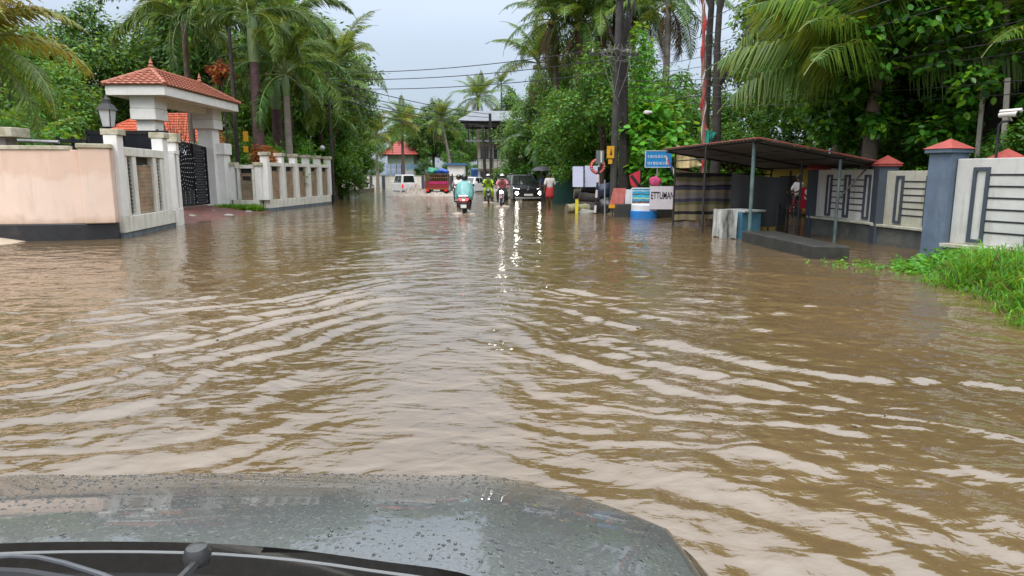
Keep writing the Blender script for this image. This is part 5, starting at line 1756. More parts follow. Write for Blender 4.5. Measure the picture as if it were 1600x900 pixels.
# ------------------------------------------------------------------ vehicles (local axes: +Y forward, X right, base at the tyre contact)
def wheel(root, x, y, r, w):
    s = 1 if x > 0 else -1
    mb = MB(); mb.lathe([(r * .62, -w / 2), (r * .93, -w / 2), (r, -w * .32), (r, w * .32), (r * .93, w / 2), (r * .62, w / 2)], (x, y, r), 20, 'X')
    t = mb.build('tyre', TYRE, root, local=True, smooth=True)
    mb = MB(); mb.lathe([(r * .60, s * w * .30), (r * .58, s * w * .47), (r * .2, s * w * .40), (r * .12, s * w * .5)], (x, y, r), 12, 'X'); mb.build('rim', RIMM, t, local=True)
def car(name, label, loc, rz, L, Wd, prof, gh, paint, lights_on=False, cat='car', wr=.31, ride=.18, rearbox=False):
    """prof: lower body side outline (y,z); gh: greenhouse (y_rear_base, y_front_base, y_rear_top, y_front_top, z_base, z_top, inset)"""
    t = thing(name, label, cat, loc, rz)
    mb = MB()
    def ring(x, sc):
        return [Vector((x, y * (1 - .02 * sc), ride + .0 + (z - ride) * (1 - .04 * sc))) for (y, z) in prof]
    mb.loft([ring(-Wd / 2, 1.6), ring(-Wd / 2 + .09, .5), ring(0, 0), ring(Wd / 2 - .09, .5), ring(Wd / 2, 1.6)])
    body = mb.build('body', paint, t, local=True, bevel=.035)
    yb, yf, tb, tf, z0, z1, ins = gh
    w0, w1 = Wd / 2 - .04, Wd / 2 - ins
    mb = MB(); mb.hexa([(-w0, yb, z0), (w0, yb, z0), (w0, yf, z0), (-w0, yf, z0)], [(-w1, tb, z1), (w1, tb, z1), (w1, tf, z1), (-w1, tf, z1)])
    mb.build('cabin', paint, t, local=True, bevel=.05)
    def q(u, v, face, off=.012):
        """point on a cabin face: u 0..1 along, v 0..1 up"""
        if face in 'LR':
            s = -1 if face == 'L' else 1
            y = (yb + (yf - yb) * u) * (1 - v) + (tb + (tf - tb) * u) * v
            return Vector((s * (w0 + (w1 - w0) * v + off), y, z0 + (z1 - z0) * v))
        s = 1 if face == 'F' else -1
        y = (yf + (tf - yf) * v + off) if face == 'F' else (yb + (tb - yb) * v - off)
        w = w0 + (w1 - w0) * v
        return Vector(((u * 2 - 1) * w, y, z0 + (z1 - z0) * v))
    def glass(nm, u0, u1, v0, v1, face):
        mb = MB()
        a = [q(u0, v0, face), q(u1, v0, face), q(u1, v1, face), q(u0, v1, face)]
        c = [q(u0, v0, face, -.01), q(u1, v0, face, -.01), q(u1, v1, face, -.01), q(u0, v1, face, -.01)]
        mb.hexa(a, c)
        return mb.build(nm, GLASSD, t, local=True)
    glass('windscreen', .07, .93, .06, .90, 'F'); glass('rear_window', .10, .90, .12, .88, 'B')
    for f in 'LR':
        glass('side_window', .10, .46, .10, .86, f); glass('side_window', .50, .88, .10, .86, f)
        s = -1 if f == 'L' else 1
        mb = MB(); mb.frustum((s * (Wd / 2 + .09), yf - .25), .20, .10, .16, .07, z0 + .02, z0 + .20); mb.build('mirror', paint, t, local=True, bevel=.02)
        mb = MB(); mb.bx(min(s * Wd / 2, s * (Wd / 2 + .012)), max(s * Wd / 2, s * (Wd / 2 + .012)), yb + .5, yf - .2, ride + .06, ride + .16); mb.build('sill', BLKPL, t, local=True)
    ys = [p[0] for p in prof]
    yr, yF = min(ys), max(ys)
    for x in (-Wd / 2 + .12, Wd / 2 - .12):
        for y in (yr + .62, yF - .68):
            wheel(t, x, y, wr, .2)
    return t, yr, yF
DKCAR = M('dark_grey_car_paint', (.032, .035, .042), (.026, .028, .034), 3, .25, metal=.3, coat=.8)
WHCAR = M('white_car_paint', (.72, .72, .72), (.66, .66, .66), 3, .3, coat=.5)
LAMPOFF = M('clear_headlamp', (.45, .47, .5), None, 4, .08, spec=.8)
suv, yr, yf = car('parked_suv', 'dark grey crossover car facing the viewer with lamps lit in the flood', (.62, 41.6, -.16), PI + .17, 4.0, 1.8,
    [(-2.0, .45), (-1.98, .95), (-1.9, 1.05), (.85, 1.08), (1.75, .98), (1.98, .85), (2.02, .5), (1.92, .24), (-1.9, .24)], (-1.85, .95, -1.5, .15, 1.06, 1.66, .24), DKCAR, wr=.34)
mb = MB(); mb.bx(-.62, .62, 1.985, 2.03, .60, .80); mb.build('grille', BLKPL, suv, local=True)
mb = MB(); mb.bx(-.7, .7, 2.0, 2.045, .80, .83); mb.bx(-.62, -.2, 2.0, 2.045, .70, .72); mb.bx(.2, .62, 2.0, 2.045, .70, .72); mb.torus((0, 2.04, .74), .075, .014, 'Y', 16, 6); mb.bx(-.05, .05, 2.03, 2.05, .73, .75); mb.build('chrome_trim', CHROME, suv, local=True)
for s in (-1, 1):
    mb = MB(); mb.hexa([(s * .52, 1.98, .80), (s * .86, 1.86, .84), (s * .86, 1.80, .84), (s * .52, 1.92, .80)], [(s * .52, 1.97, .85), (s * .86, 1.85, .90), (s * .86, 1.79, .90), (s * .52, 1.91, .85)]); mb.build('daytime_lamp', M('lit_strip', (.9, .9, .9), None, 4, .2, emit=(1, .98, .95), estr=5), suv, local=True)
    mb = MB(); mb.lathe([(.10, 0), (.10, .03), (.06, .05)], (s * .68, 1.985, .60), 14, 'Y'); mb.build('headlight', HEADL, suv, local=True)
mb = MB(); mb.bx(-.8, .8, 1.93, 2.04, .26, .36); mb.build('skid_plate', M('silver_skid', (.4, .4, .4), None, 4, .4, metal=.6), suv, local=True, bevel=.02)
mb = MB(); mb.bx(-.26, .26, 2.035, 2.055, .44, .56); mb.build('number_plate', PLATE, suv, local=True)
for s in (-1, 1):
    mb = MB(); mb.tube([(s * .62, -1.4, 1.70), (s * .62, -1.2, 1.73), (s * .62, .0, 1.73), (s * .62, .15, 1.69)], .018, 6); mb.build('roof_rail', CHROME, suv, local=True)
van, yr, yf = car('white_minivan', 'small boxy white minivan turning away at the bend', (-10.1, 63.5, -.30), .45, 3.3, 1.45,
    [(-1.65, .4), (-1.66, .95), (-1.64, 1.05), (1.45, 1.02), (1.62, .8), (1.66, .5), (1.6, .25), (-1.6, .25)], (-1.64, 1.35, -1.5, .85, 1.03, 1.80, .16), WHCAR, wr=.28, cat='van')
for s in (-1, 1):
    mb = MB(); mb.bx(s * .62 - .07, s * .62 + .07, -1.70, -1.655, .62, .95); mb.build('tail_light', REDL, van, local=True)
mb = MB(); mb.bx(-.72, .72, -1.74, -1.62, .34, .50); mb.build('bumper', M('grey_bumper', (.45, .45, .45), None, 3, .5), van, local=True, bevel=.02)
mb = MB(); mb.bx(-.22, .22, -1.70, -1.665, .62, .74); mb.build('number_plate', PLATE, van, local=True)
wc, yr, yf = car('white_hatchback', 'white hatchback half hidden behind the teal rider', (-3.75, 60.5, -.25), PI - .35, 3.7, 1.7,
    [(-1.85, .45), (-1.85, .9), (-1.75, 1.0), (.8, 1.0), (1.6, .88), (1.84, .72), (1.86, .45), (1.78, .25), (-1.75, .25)], (-1.75, .95, -1.3, .15, .98, 1.55, .24), WHCAR, wr=.3)
for s in (-1, 1):
    mb = MB(); mb.hexa([(s * .5, 1.80, .66), (s * .80, 1.66, .68), (s * .80, 1.6, .68), (s * .5, 1.74, .66)], [(s * .5, 1.76, .80), (s * .80, 1.62, .84), (s * .80, 1.56, .84), (s * .5, 1.70, .80)]); mb.build('headlight', LAMPOFF, wc, local=True)
mb = MB(); mb.bx(-.5, .5, 1.83, 1.875, .40, .56); mb.build('grille', BLKPL, wc, local=True)
mb = MB(); mb.bx(-.25, .25, 1.87, 1.89, .42, .53); mb.build('number_plate', PLATE, wc, local=True)

# loaded truck seen from behind
RTRK = M('red_truck_paint', (.36, .035, .045), (.26, .03, .03), 4, .5, dirt=(.12, .05, .03), dirt_amt=.3)
PINK = M('magenta_band', (.62, .035, .20), None, 4, .5)
ORNG = M('orange_truck_trim', (.42, .12, .04), None, 4, .5)
tr = thing('loaded_pickup', 'red stake sided pickup truck driving away through splashing water', 'truck', (-5.55, 51.0, -.18), .04)
mb = MB(); mb.bx(-.82, .82, -1.5, 1.0, .70, .80); mb.bx(-.84, -.79, -1.5, 1.0, .80, 1.22); mb.bx(.79, .84, -1.5, 1.0, .80, 1.22); mb.build('cargo_bed', RTRK, tr, local=True)
mb = MB(); mb.bx(-.84, .84, -1.56, -1.502, .72, 1.22)
tg = mb.build('tailgate', RTRK, tr, local=True)
mb = MB(); mb.bx(-.55, .82, -1.575, -1.562, 1.02, 1.18); mb.build('painted_band', PINK, tg, local=True)
mb = MB(); mb.bx(-.86, .86, -1.60, -1.50, .62, .715); mb.build('trim_bar', ORNG, tr, local=True)
mb = MB()
for i in range(11):
    x = -.8 + i * .16
    mb.bx(x - .018, x + .018, -1.54, -1.51, 1.222, 1.75)
for s in (-1, 1):
    for i in range(8):
        y = -1.45 + i * .34
        mb.bx(s * .815 - .018, s * .815 + .018, y - .02, y + .02, 1.222, 1.75)
    mb.bx(s * .815 - .02, s * .815 + .02, -1.52, 1.0, 1.70, 1.755)
mb.bx(-.83, .83, -1.545, -1.505, 1.71, 1.76); mb.bx(-.83, .83, -1.545, -1.505, 1.45, 1.49)
mb.build('stake_cage', M('rusty_yellow_bars', (.30, .22, .10), (.18, .10, .05), 6, .6), tr, local=True)
mb = MB(); mb.hexa([(-.8, 1.15, .45), (.8, 1.15, .45), (.8, 2.5, .45), (-.8, 2.5, .45)], [(-.72, 1.15, 1.9), (.72, 1.15, 1.9), (.72, 2.0, 1.9), (-.72, 2.0, 1.9)]); cab = mb.build('cab', WHCAR, tr, local=True, bevel=.05)
mb = MB(); mb.bx(-.6, .6, 1.135, 1.148, 1.25, 1.75); mb.build('rear_window', GLASSD, cab, local=True)
mb = MB()
for s in (-1, 1):
    mb.bx(s * .98 - .05, s * .98 + .05, 1.9, 1.94, 1.2, 1.75); mb.tube([(s * .78, 2.0, 1.5), (s * .98, 1.92, 1.5)], .015, 5)
mb.build('mirrors', BLKPL, cab, local=True)
mb = MB(); mb.bx(-.35, .35, -1.4, 2.2, .42, .60); mb.bx(-.7, .7, -1.35, -1.25, .42, .56); mb.build('chassis', BLKPL, tr, local=True)
for s in (-1, 1):
    mb = MB(); mb.bx(s * .66 - .1, s * .66 + .1, -1.60, -1.565, .50, .60); mb.build('tail_light', REDL, tr, local=True)
    mb = MB(); mb.bx(s * .62 - .15, s * .62 + .15, -1.2, -1.18, .15, .68); mb.build('mudflap', BLKPL, tr, local=True)
    wheel(tr, s * .62, -.6, .33, .26); wheel(tr, s * .66, 1.75, .33, .2)
mb = MB(); mb.bx(-.24, .24, -1.62, -1.605, .5, .61); mb.build('number_plate', PLATE, tr, local=True)
GTARP = M('green_tarpaulin', (.03, .30, .17), (.02, .20, .12), 3, .45, bump=.01)
rock('bulging green tarpaulin bundle on top of the stake truck', (-5.85, 50.3, 1.72), .48, 3, (1.0, 1.3, .62), GTARP, 'tarpaulin_bundle', 'tarpaulin')
rock('bulging blue tarpaulin bundle on top of the stake truck', (-5.12, 50.1, 1.66), .46, 9, (1.05, 1.3, .62), M('bright_blue_tarpaulin', (.02, .11, .52), (.015, .07, .36), 3, .45, bump=.01), 'tarpaulin_bundle', 'tarpaulin')
mb = MB()
for i in range(5):
    mb.obx((-5.6 + i * .03, 51.0), (1, .02), 1.45, .9, 1.0 + i * .10, 1.085 + i * .10)
tag(mb.build('crate_stack', M('dark_crates', (.10, .08, .06), (.06, .05, .04), 6, .8)), 'stack of dark flat crates filling the bed of the stake truck', 'crates')
# blue parked car glimpsed behind bikes is covered by the tarpaulin stall; spray thrown by the truck
FOAM = M('muddy_spray', (.52, .46, .40), (.36, .29, .23), 5, .6, bump=.02)
def foam(label, c, rx, ry, h, seed):
    n = 46
    xs, ys = np.linspace(-1, 1, n), np.linspace(-1, 1, n)
    X, Y = np.meshgrid(xs, ys, indexing='ij')
    d = np.sqrt(X**2 + Y**2)
    Z = h * np.clip(1 - d, 0, 1) ** .8 * (.45 + .9 * np.abs(pnoise(X * 3 + seed, Y * 3)) + .7 * np.abs(pnoise(X * 8 + seed, Y * 8))) - .02 - .05 * (d > .95)
    V = np.stack([X * rx + c[0], Y * ry + c[1], Z], -1).reshape(-1, 3)
    i = np.arange(n - 1)[:, None] * n + np.arange(n - 1)[None]
    F = np.stack([i, i + n, i + n + 1, i + 1], -1).reshape(-1, 4)
    k = (d[:-1, :-1] < 1.0).reshape(-1)
    return tag(np_mesh('splash_foam', V, F[k], FOAM, smooth=True), kind='stuff')
foam('', (-7.1, 50.2), 1.2, 1.2, .72, 1); foam('', (-5.4, 48.9), 1.3, .6, .30, 2); foam('', (-4.3, 49.5), .7, .9, .30, 3); foam('', (-8.0, 48.6), 1.0, .5, .22, 7)
foam('', (-1.9, 26.35), .55, .35, .10, 4); foam('', (-.45, 32.5), .4, .3, .10, 5); foam('', (-1.3, 37), .4, .3, .1, 6)

# ------------------------------------------------------------------ two wheelers
def motorbike(label, loc, rz, tank_mat, lamp_on=False, plate=True, name='motorbike'):
    t = thing(name, label, 'motorbike', loc, rz)
    for y in (-.64, .66):
        mb = MB(); mb.torus((0, y, .30), .255, .048, 'X', 24, 8); w = mb.build('wheel', TYRE, t, local=True, smooth=True)
        mb = MB()
        mb.lathe([(.05, -.05), (.06, 0), (.05, .05)], (0, y, .30), 10, 'X')
        for k in range(5):
            a = k * 2 * PI / 5
            mb.tube([(0, y, .30), (0, y + .23 * math.cos(a), .30 + .23 * math.sin(a))], .013, 5)
        mb.torus((0, y, .30), .225, .015, 'X', 20, 5)
        mb.build('rim', RIMM, w, local=True)
    mb = MB(); mb.tube([(-.09, .66, .30), (-.09, .48, .82)], .024, 7); mb.tube([(.09, .66, .30), (.09, .48, .82)], .024, 7); mb.bx(-.10, .10, .46, .52, .78, .82); mb.build('fork', CHROME, t, local=True)
    mb = MB(); mb.tube([(-.36, .28, .98), (-.22, .40, .96), (0, .46, .90), (.22, .40, .96), (.36, .28, .98)], .016, 7); mb.tube([(-.36, .28, .98), (-.26, .34, .975)], .024, 7); mb.tube([(.36, .28, .98), (.26, .34, .975)], .024, 7); mb.build('handlebar', BLKPL, t, local=True)
    for s in (-1, 1):
        mb = MB(); mb.tube([(s * .24, .38, .96), (s * .30, .36, 1.12)], .008, 5); mb.lathe([(.055, -.01), (.055, .01)], (s * .30, .36, 1.15), 10, 'Y'); mb.build('mirror', BLKPL, t, local=True)
    mb = MB(); mb.lathe([(.02, -.06), (.085, -.03), (.095, .03), (.085, .05)], (0, .56, .80), 14, 'Y'); hl = mb.build('lamp_shell', BLKPL, t, local=True, smooth=True)
    mb = MB(); mb.lathe([(.082, .051), (.07, .066), (.03, .075)], (0, .56, .80), 14, 'Y'); mb.build('headlight', HEADL if lamp_on else LAMPOFF, t, local=True)
    mb = MB(); mb.loft([[Vector((x * w, y, zc + z * h)) for x, z in ((-1, -.3), (-.7, .7), (0, 1), (.7, .7), (1, -.3), (.6, -1), (-.6, -1))] for (y, w, zc, h) in ((.36, .06, .80, .06), (.25, .13, .79, .11), (.05, .14, .77, .11), (-.12, .08, .74, .06))]); mb.build('fuel_tank', tank_mat, t, local=True, smooth=True)
    mb = MB(); mb.loft([[Vector((x * w, y, z + q)) for x, q in ((-1, 0), (-.8, .07), (.8, .07), (1, 0))] for (y, w, z) in ((-.1, .10, .74), (-.4, .14, .74), (-.72, .12, .80))]); mb.build('seat', BLKPL, t, local=True, bevel=.015)
    mb = MB(); mb.bx(-.12, .12, -.15, .22, .30, .58); mb.lathe([(.11, -.12), (.11, .12)], (0, .10, .45), 12, 'X'); mb.build('engine', DARKST, t, local=True, bevel=.02)
    mb = MB(); mb.tube([(0, .46, .82), (0, .2, .62), (0, -.1, .55), (0, -.64, .30)], .03, 6); mb.tube([(0, -.1, .72), (0, -.75, .80)], .03, 6); mb.tube([(.14, .2, .35), (.15, -.2, .28), (.16, -.75, .36)], .04, 8); mb.build('frame', DARKST, t, local=True)
    mb = MB(); mb.loft([[Vector((x, .66 + .34 * math.cos(a), .30 + .34 * math.sin(a))) for x in (-.06, .06)] + [Vector((x, .66 + .325 * math.cos(a), .30 + .325 * math.sin(a))) for x in (.06, -.06)] for a in (R(40), R(70), R(100), R(130), R(160))]); mb.build('front_mudguard', tank_mat, t, local=True)
    mb = MB(); mb.loft([[Vector((x, -.64 + .36 * math.cos(a), .30 + .36 * math.sin(a))) for x in (-.08, .08)] + [Vector((x, -.64 + .34 * math.cos(a), .30 + .34 * math.sin(a))) for x in (.08, -.08)] for a in (R(60), R(90), R(120), R(150), R(185))]); mb.build('rear_mudguard', BLKPL, t, local=True)
    mb = MB(); mb.bx(-.07, .07, -.90, -.84, .70, .78); mb.build('tail_light', REDL, t, local=True)
    mb = MB(); mb.bx(-.11, .11, -1.005, -.99, .42, .55); mb.bx(-.02, .02, -.99, -.95, .4, .56); mb.build('number_plate', PLATE, t, local=True)
    return t
motorbike('dark motorbike ridden toward the viewer by the lime clad rider', (-1.32, 37.6, -.12), PI + .05, DKCAR)
motorbike('motorbike with dazzling round headlamp ridden by the pink clad rider', (-.48, 33.2, -.12), PI - .05, M('maroon_tank', (.2, .03, .03), None, 4, .3, coat=.5), lamp_on=True)
motorbike('black motorbike ridden away just ahead of the teal rider', (-2.62, 33.5, -.14), 0, DKCAR)
motorbike('small motorbike waiting by the white roadside wall at the bend', (-16.3, 76.0, -.2), -1.0, DKCAR)
# scooter
sc = thing('scooter', 'dark red scooter with glowing tail lamp ridden away by the teal clad rider', 'scooter', (-1.88, 26.9, -.10), .02)
SCP = M('scooter_maroon', (.10, .012, .02), (.06, .01, .014), 3, .28, coat=.6)
for y in (-.58, .62):
    mb = MB(); mb.torus((0, y, .25), .19, .06, 'X', 22, 8); w = mb.build('wheel', TYRE, sc, local=True, smooth=True)
    mb = MB(); mb.lathe([(.16, -.03), (.16, .03)], (0, y, .25), 14, 'X'); mb.build('rim', RIMM, w, local=True)
mb = MB()
sec = ((-.92, .10, .62, .06), (-.86, .19, .60, .15), (-.70, .23, .56, .22), (-.40, .22, .52, .22), (-.15, .17, .46, .18), (0, .12, .34, .08))
mb.loft([[Vector((w * math.cos(a), y, zc + h * math.sin(a))) for a in [2 * PI * k / 14 for k in range(14)]] for (y, w, zc, h) in sec])
mb.build('rear_body', SCP, sc, local=True, smooth=True)
mb = MB(); mb.hexa([(-.17, -.1, .26), (.17, -.1, .26), (.17, .42, .26), (-.17, .42, .26)], [(-.17, -.1, .32), (.17, -.1, .32), (.17, .42, .32), (-.17, .42, .32)]); mb.build('floorboard', BLKPL, sc, local=True, bevel=.02)
mb = MB(); mb.loft([[Vector((-w, y, z)), Vector((0, y + .07, z)), Vector((w, y, z)), Vector((w * .8, y - .05, z)), Vector((-w * .8, y - .05, z))] for (w, y, z) in ((.16, .42, .28), (.23, .47, .55), (.20, .42, .85), (.14, .36, .98))]); mb.build('leg_shield', SCP, sc, local=True, bevel=.02)
mb = MB(); mb.loft([[Vector((-.13, -.75, .77)), Vector((.13, -.75, .77)), Vector((.11, -.75, .83)), Vector((-.11, -.75, .83))], [Vector((-.17, -.45, .74)), Vector((.17, -.45, .74)), Vector((.14, -.45, .81)), Vector((-.14, -.45, .81))], [Vector((-.12, -.02, .72)), Vector((.12, -.02, .72)), Vector((.10, -.02, .79)), Vector((-.10, -.02, .79))]]); mb.build('seat', BLKPL, sc, local=True, bevel=.02)
mb = MB(); mb.tube([(-.34, .24, .98), (0, .33, 1.0), (.34, .24, .98)], .02, 7); mb.loft([[Vector((x, y, z)) for x, z in ((-.14, .96), (.14, .96), (.10, 1.08), (-.10, 1.08))] for y in (.26, .42)]); mb.build('handlebar', BLKPL, sc, local=True, bevel=.01)
for s in (-1, 1):
    mb = MB(); mb.tube([(s * .26, .28, .98), (s * .32, .28, 1.14)], .008, 5); mb.lathe([(.06, -.012), (.06, .012)], (s * .33, .28, 1.18), 10, 'Y'); mb.build('mirror', BLKPL, sc, local=True)
SCTL = M('glowing_tail_lens', (.7, .03, .04), None, 4, .15, emit=(1.0, .08, .08), estr=1.3)
mb = MB(); mb.hexa([(-.16, -.93, .60), (.16, -.93, .60), (.16, -.86, .60), (-.16, -.86, .60)], [(-.20, -.90, .70), (.20, -.90, .70), (.20, -.84, .70), (-.20, -.84, .70)]); mb.build('tail_light', SCTL, sc, local=True, bevel=.015)
mb = MB(); mb.bx(-.045, .045, -.95, -.925, .62, .67); mb.build('brake_lamp', M('brake_lamp', (.9, .5, .45), None, 4, .2, emit=(1, .55, .45), estr=5), sc, local=True)
mb = MB(); mb.bx(-.11, .11, -.955, -.94, .34, .47); mb.build('number_plate', PLATE, sc, local=True)
mb = MB(); mb.bx(-.13, .13, -.935, -.86, .30, .56); mb.build('rear_mudguard', BLKPL, sc, local=True, bevel=.02)
mb = MB(); mb.tube([(.2, -.2, .26), (.21, -.78, .32)], .05, 9); mb.build('exhaust', DARKST, sc, local=True)
mb = MB(); mb.tube([(-.2, -.72, .78), (-.17, -.93, .80), (.17, -.93, .80), (.2, -.72, .78)], .016, 6); mb.build('grab_rail', CHROME, sc, local=True)
mb = MB(); mb.tube([(0, .62, .25), (0, .42, .9)], .04, 7); mb.build('fork', DARKST, sc, local=True)

# ------------------------------------------------------------------ people (skin grown over a skeleton; local +Y is where they face)
def skin_body(name, verts, edges, mat, parent, root=0, sub=2):
    me = bpy.data.meshes.new(name)
    me.from_pydata([v[0] for v in verts], edges, [])
    me.materials.append(mat)
    o = bpy.data.objects.new(name, me); COL.objects.link(o)
    o.parent = parent
    m = o.modifiers.new('skin', 'SKIN')
    m.use_smooth_shade = True
    sv = me.skin_vertices[0].data
    for i, v in enumerate(verts):
        r = v[1]
        sv[i].radius = r if isinstance(r, tuple) else (r, r)
        sv[i].use_root = (i == root)
    s = o.modifiers.new('sub', 'SUBSURF'); s.levels = sub; s.render_levels = sub
    return o
def skeleton(pose):
    """pose: dict of joints -> (list of (pos, r), edges, index)"""
    V, E, I = [], [], {}
    def add(k, p, r, parent=None):
        I[k] = len(V); V.append((tuple(p), r))
        if parent: E.append((I[parent], I[k]))
    p = {k: Vector(v) for k, v in pose.items()}
    add('pelvis', p['pelvis'], (.15, .11))
    add('waist', p['pelvis'].lerp(p['chest'], .45), (.135, .10), 'pelvis')
    add('chest', p['chest'], (.165, .115), 'waist')
    add('neckb', p['chest'].lerp(p['neck'], .75), (.085, .075), 'chest')
    add('neck', p['neck'], .055, 'neckb')
    add('jaw', p['neck'].lerp(p['head'], .55), (.062, .07), 'neck')
    add('head', p['head'], (.082, .098), 'jaw')
    add('crown', p['head'] + (p['head'] - p['neck']).normalized() * .085, (.055, .065), 'head')
    for s in 'lr':
        add('sh' + s, p['sh' + s], .068, 'chest')
        add('el' + s, p['el' + s], .042, 'sh' + s)
        add('wr' + s, p['wr' + s], .029, 'el' + s)
        d = (p['wr' + s] - p['el' + s]).normalized()
        q = p['wr' + s] + d * .07
        add('pa' + s, q, (.036, .018), 'wr' + s)
        n = Vector((1, 0, 0)) - d * d.x
        n = n.normalized() if n.length > .2 else Vector((0, 1, 0))
        for k, (o, ln) in enumerate(((-.030, .062), (-.011, .075), (.011, .070), (.030, .055))):
            f1 = q + n * o + d * ln * .6
            bend = d.cross(n) * (.3 if d.cross(n).y > 0 else -.3)
            add('f%d' % k + s, f1, .0085, 'pa' + s)
            add('g%d' % k + s, f1 + (d * .7 + bend).normalized() * ln * .5, .007, 'f%d' % k + s)
        add('th' + s, q - d * .03 + n * (.05 if s == 'l' else -.05), .010, 'wr' + s)
        add('hip' + s, p['hip' + s], .098, 'pelvis')
        add('kn' + s, p['kn' + s], .060, 'hip' + s)
        add('ca' + s, p['kn' + s].lerp(p['an' + s], .35), .055, 'kn' + s)
        add('an' + s, p['an' + s], .038, 'ca' + s)
        add('to' + s, p['to' + s], (.042, .026), 'an' + s)
    return V, E, I
def cloth_skin(name, V, I, chain, grow, mat, parent, root, sub=2):
    """garment over part of the skeleton: chain = list of (a, b) joints"""
    names = []
    for a, b in chain:
        for k in (a, b):
            if k not in names: names.append(k)
    vs = []
    for k in names:
        p, r = V[I[k]]
        r = r if isinstance(r, tuple) else (r, r)
        g = grow.get(k, .02)
        vs.append((p, (r[0] + g, r[1] + g)))
    return skin_body(name, vs, [(names.index(a), names.index(b)) for a, b in chain], mat, parent, names.index(root), sub)
STAND = dict(pelvis=(0, 0, .93), chest=(0, .01, 1.27), neck=(0, .01, 1.45), head=(0, .03, 1.57), shl=(-.19, 0, 1.37), shr=(.19, 0, 1.37), ell=(-.25, -.03, 1.09), elr=(.25, -.03, 1.09),
             wrl=(-.26, .05, .84), wrr=(.26, .05, .84), hipl=(-.09, 0, .88), hipr=(.09, 0, .88), knl=(-.10, .02, .48), knr=(.10, .02, .48), anl=(-.10, -.01, .07), anr=(.10, -.01, .07), tol=(-.12, .15, .03), tor=(.12, .15, .03))
RIDE = dict(pelvis=(0, -.28, .90), chest=(0, -.12, 1.22), neck=(0, -.05, 1.38), head=(0, -.01, 1.50), shl=(-.19, -.08, 1.31), shr=(.19, -.08, 1.31), ell=(-.30, .10, 1.08), elr=(.30, .10, 1.08),
            wrl=(-.30, .26, 1.02), wrr=(.30, .26, 1.02), hipl=(-.11, -.26, .86), hipr=(.11, -.26, .86), knl=(-.22, .16, .76), knr=(.22, .16, .76), anl=(-.20, .06, .36), anr=(.20, .06, .36), tol=(-.21, .22, .32), tor=(.21, .22, .32))
def nose_ears(p, t, mat=SKIN):
    h = Vector(p['head'])
    mb = MB()
    mb.hexa([h + Vector((-.014, .088, -.03)), h + Vector((.014, .088, -.03)), h + Vector((.012, .08, -.03)), h + Vector((-.012, .08, -.03))], [h + Vector((-.006, .10, -.022)), h + Vector((.006, .10, -.022)), h + Vector((.006, .08, .022)), h + Vector((-.006, .08, .022))])
    for s in (-1, 1):
        mb.lathe([(.006, -.012), (.026, 0), (.006, .012)], h + Vector((s * .086, .0, -.01)), 8, 'X')
    mb.build('face', mat, t, local=True, smooth=True)
    mb = MB()
    for s in (-1, 1):
        mb.lathe([(.003, 0), (.011, .004), (.003, .010)], h + Vector((s * .032, .088, .012)), 8, 'Y')
    mb.bx(h.x - .022, h.x + .022, h.y + .086, h.y + .093, h.z - .056, h.z - .048)
    mb.build('eyes_and_mouth', HAIR, t, local=True)
def hair(p, t):
    h = Vector(p['head'])
    mb = MB()
    rings = []
    for k in range(7):
        a = -.35 + k * (PI / 2 + .35) / 6
        rings.append([h + Vector((.098 * math.cos(a) * math.cos(b), -.018 + .112 * math.cos(a) * math.sin(b), .02 + .115 * math.sin(a) + .028 * math.sin(b) * math.cos(a))) for b in [2 * PI * j / 14 for j in range(14)]])
    mb.loft(rings)
    mb.build('hair', HAIR, t, local=True, smooth=True)
def helmet(p, t, mat, visor=True):
    h = Vector(p['head']) + Vector((0, 0, .015))
    mb = MB()
    mb.loft([[h + Vector((.135 * math.cos(a) * math.cos(b), .005 + .155 * math.cos(a) * math.sin(b), .155 * math.sin(a))) for b in [2 * PI * j / 18 for j in range(18)]] for a in [(-.75 + k * (PI / 2 + .74) / 9) for k in range(10)]])
    o = mb.build('helmet', mat, t, local=True, smooth=True)
    if visor:
        mb = MB()
        mb.loft([[h + Vector((rr * .138 * math.sin(b), .01 + rr * .158 * math.cos(b), z)) for rr in (1.0, 1.03)] + [h + Vector((rr * .138 * math.sin(b), .01 + rr * .158 * math.cos(b), z - .10)) for rr in (1.03, 1.0)] for b in [R(-65 + 13 * k) for k in range(11)] for z in (.055,)])
        mb.build('visor', GLASSD, o, local=True, smooth=True)
    return o
SHIRT = [('pelvis', 'waist'), ('waist', 'chest'), ('chest', 'neckb'), ('chest', 'shl'), ('chest', 'shr'), ('shl', 'ell'), ('shr', 'elr')]
LONG = SHIRT + [('ell', 'wrl'), ('elr', 'wrr')]
TROUS = [('pelvis', 'hipl'), ('pelvis', 'hipr'), ('hipl', 'knl'), ('hipr', 'knr'), ('knl', 'cal'), ('knr', 'car'), ('cal', 'anl'), ('car', 'anr')]
SHOES = [('anl', 'tol')], [('anr', 'tor')]
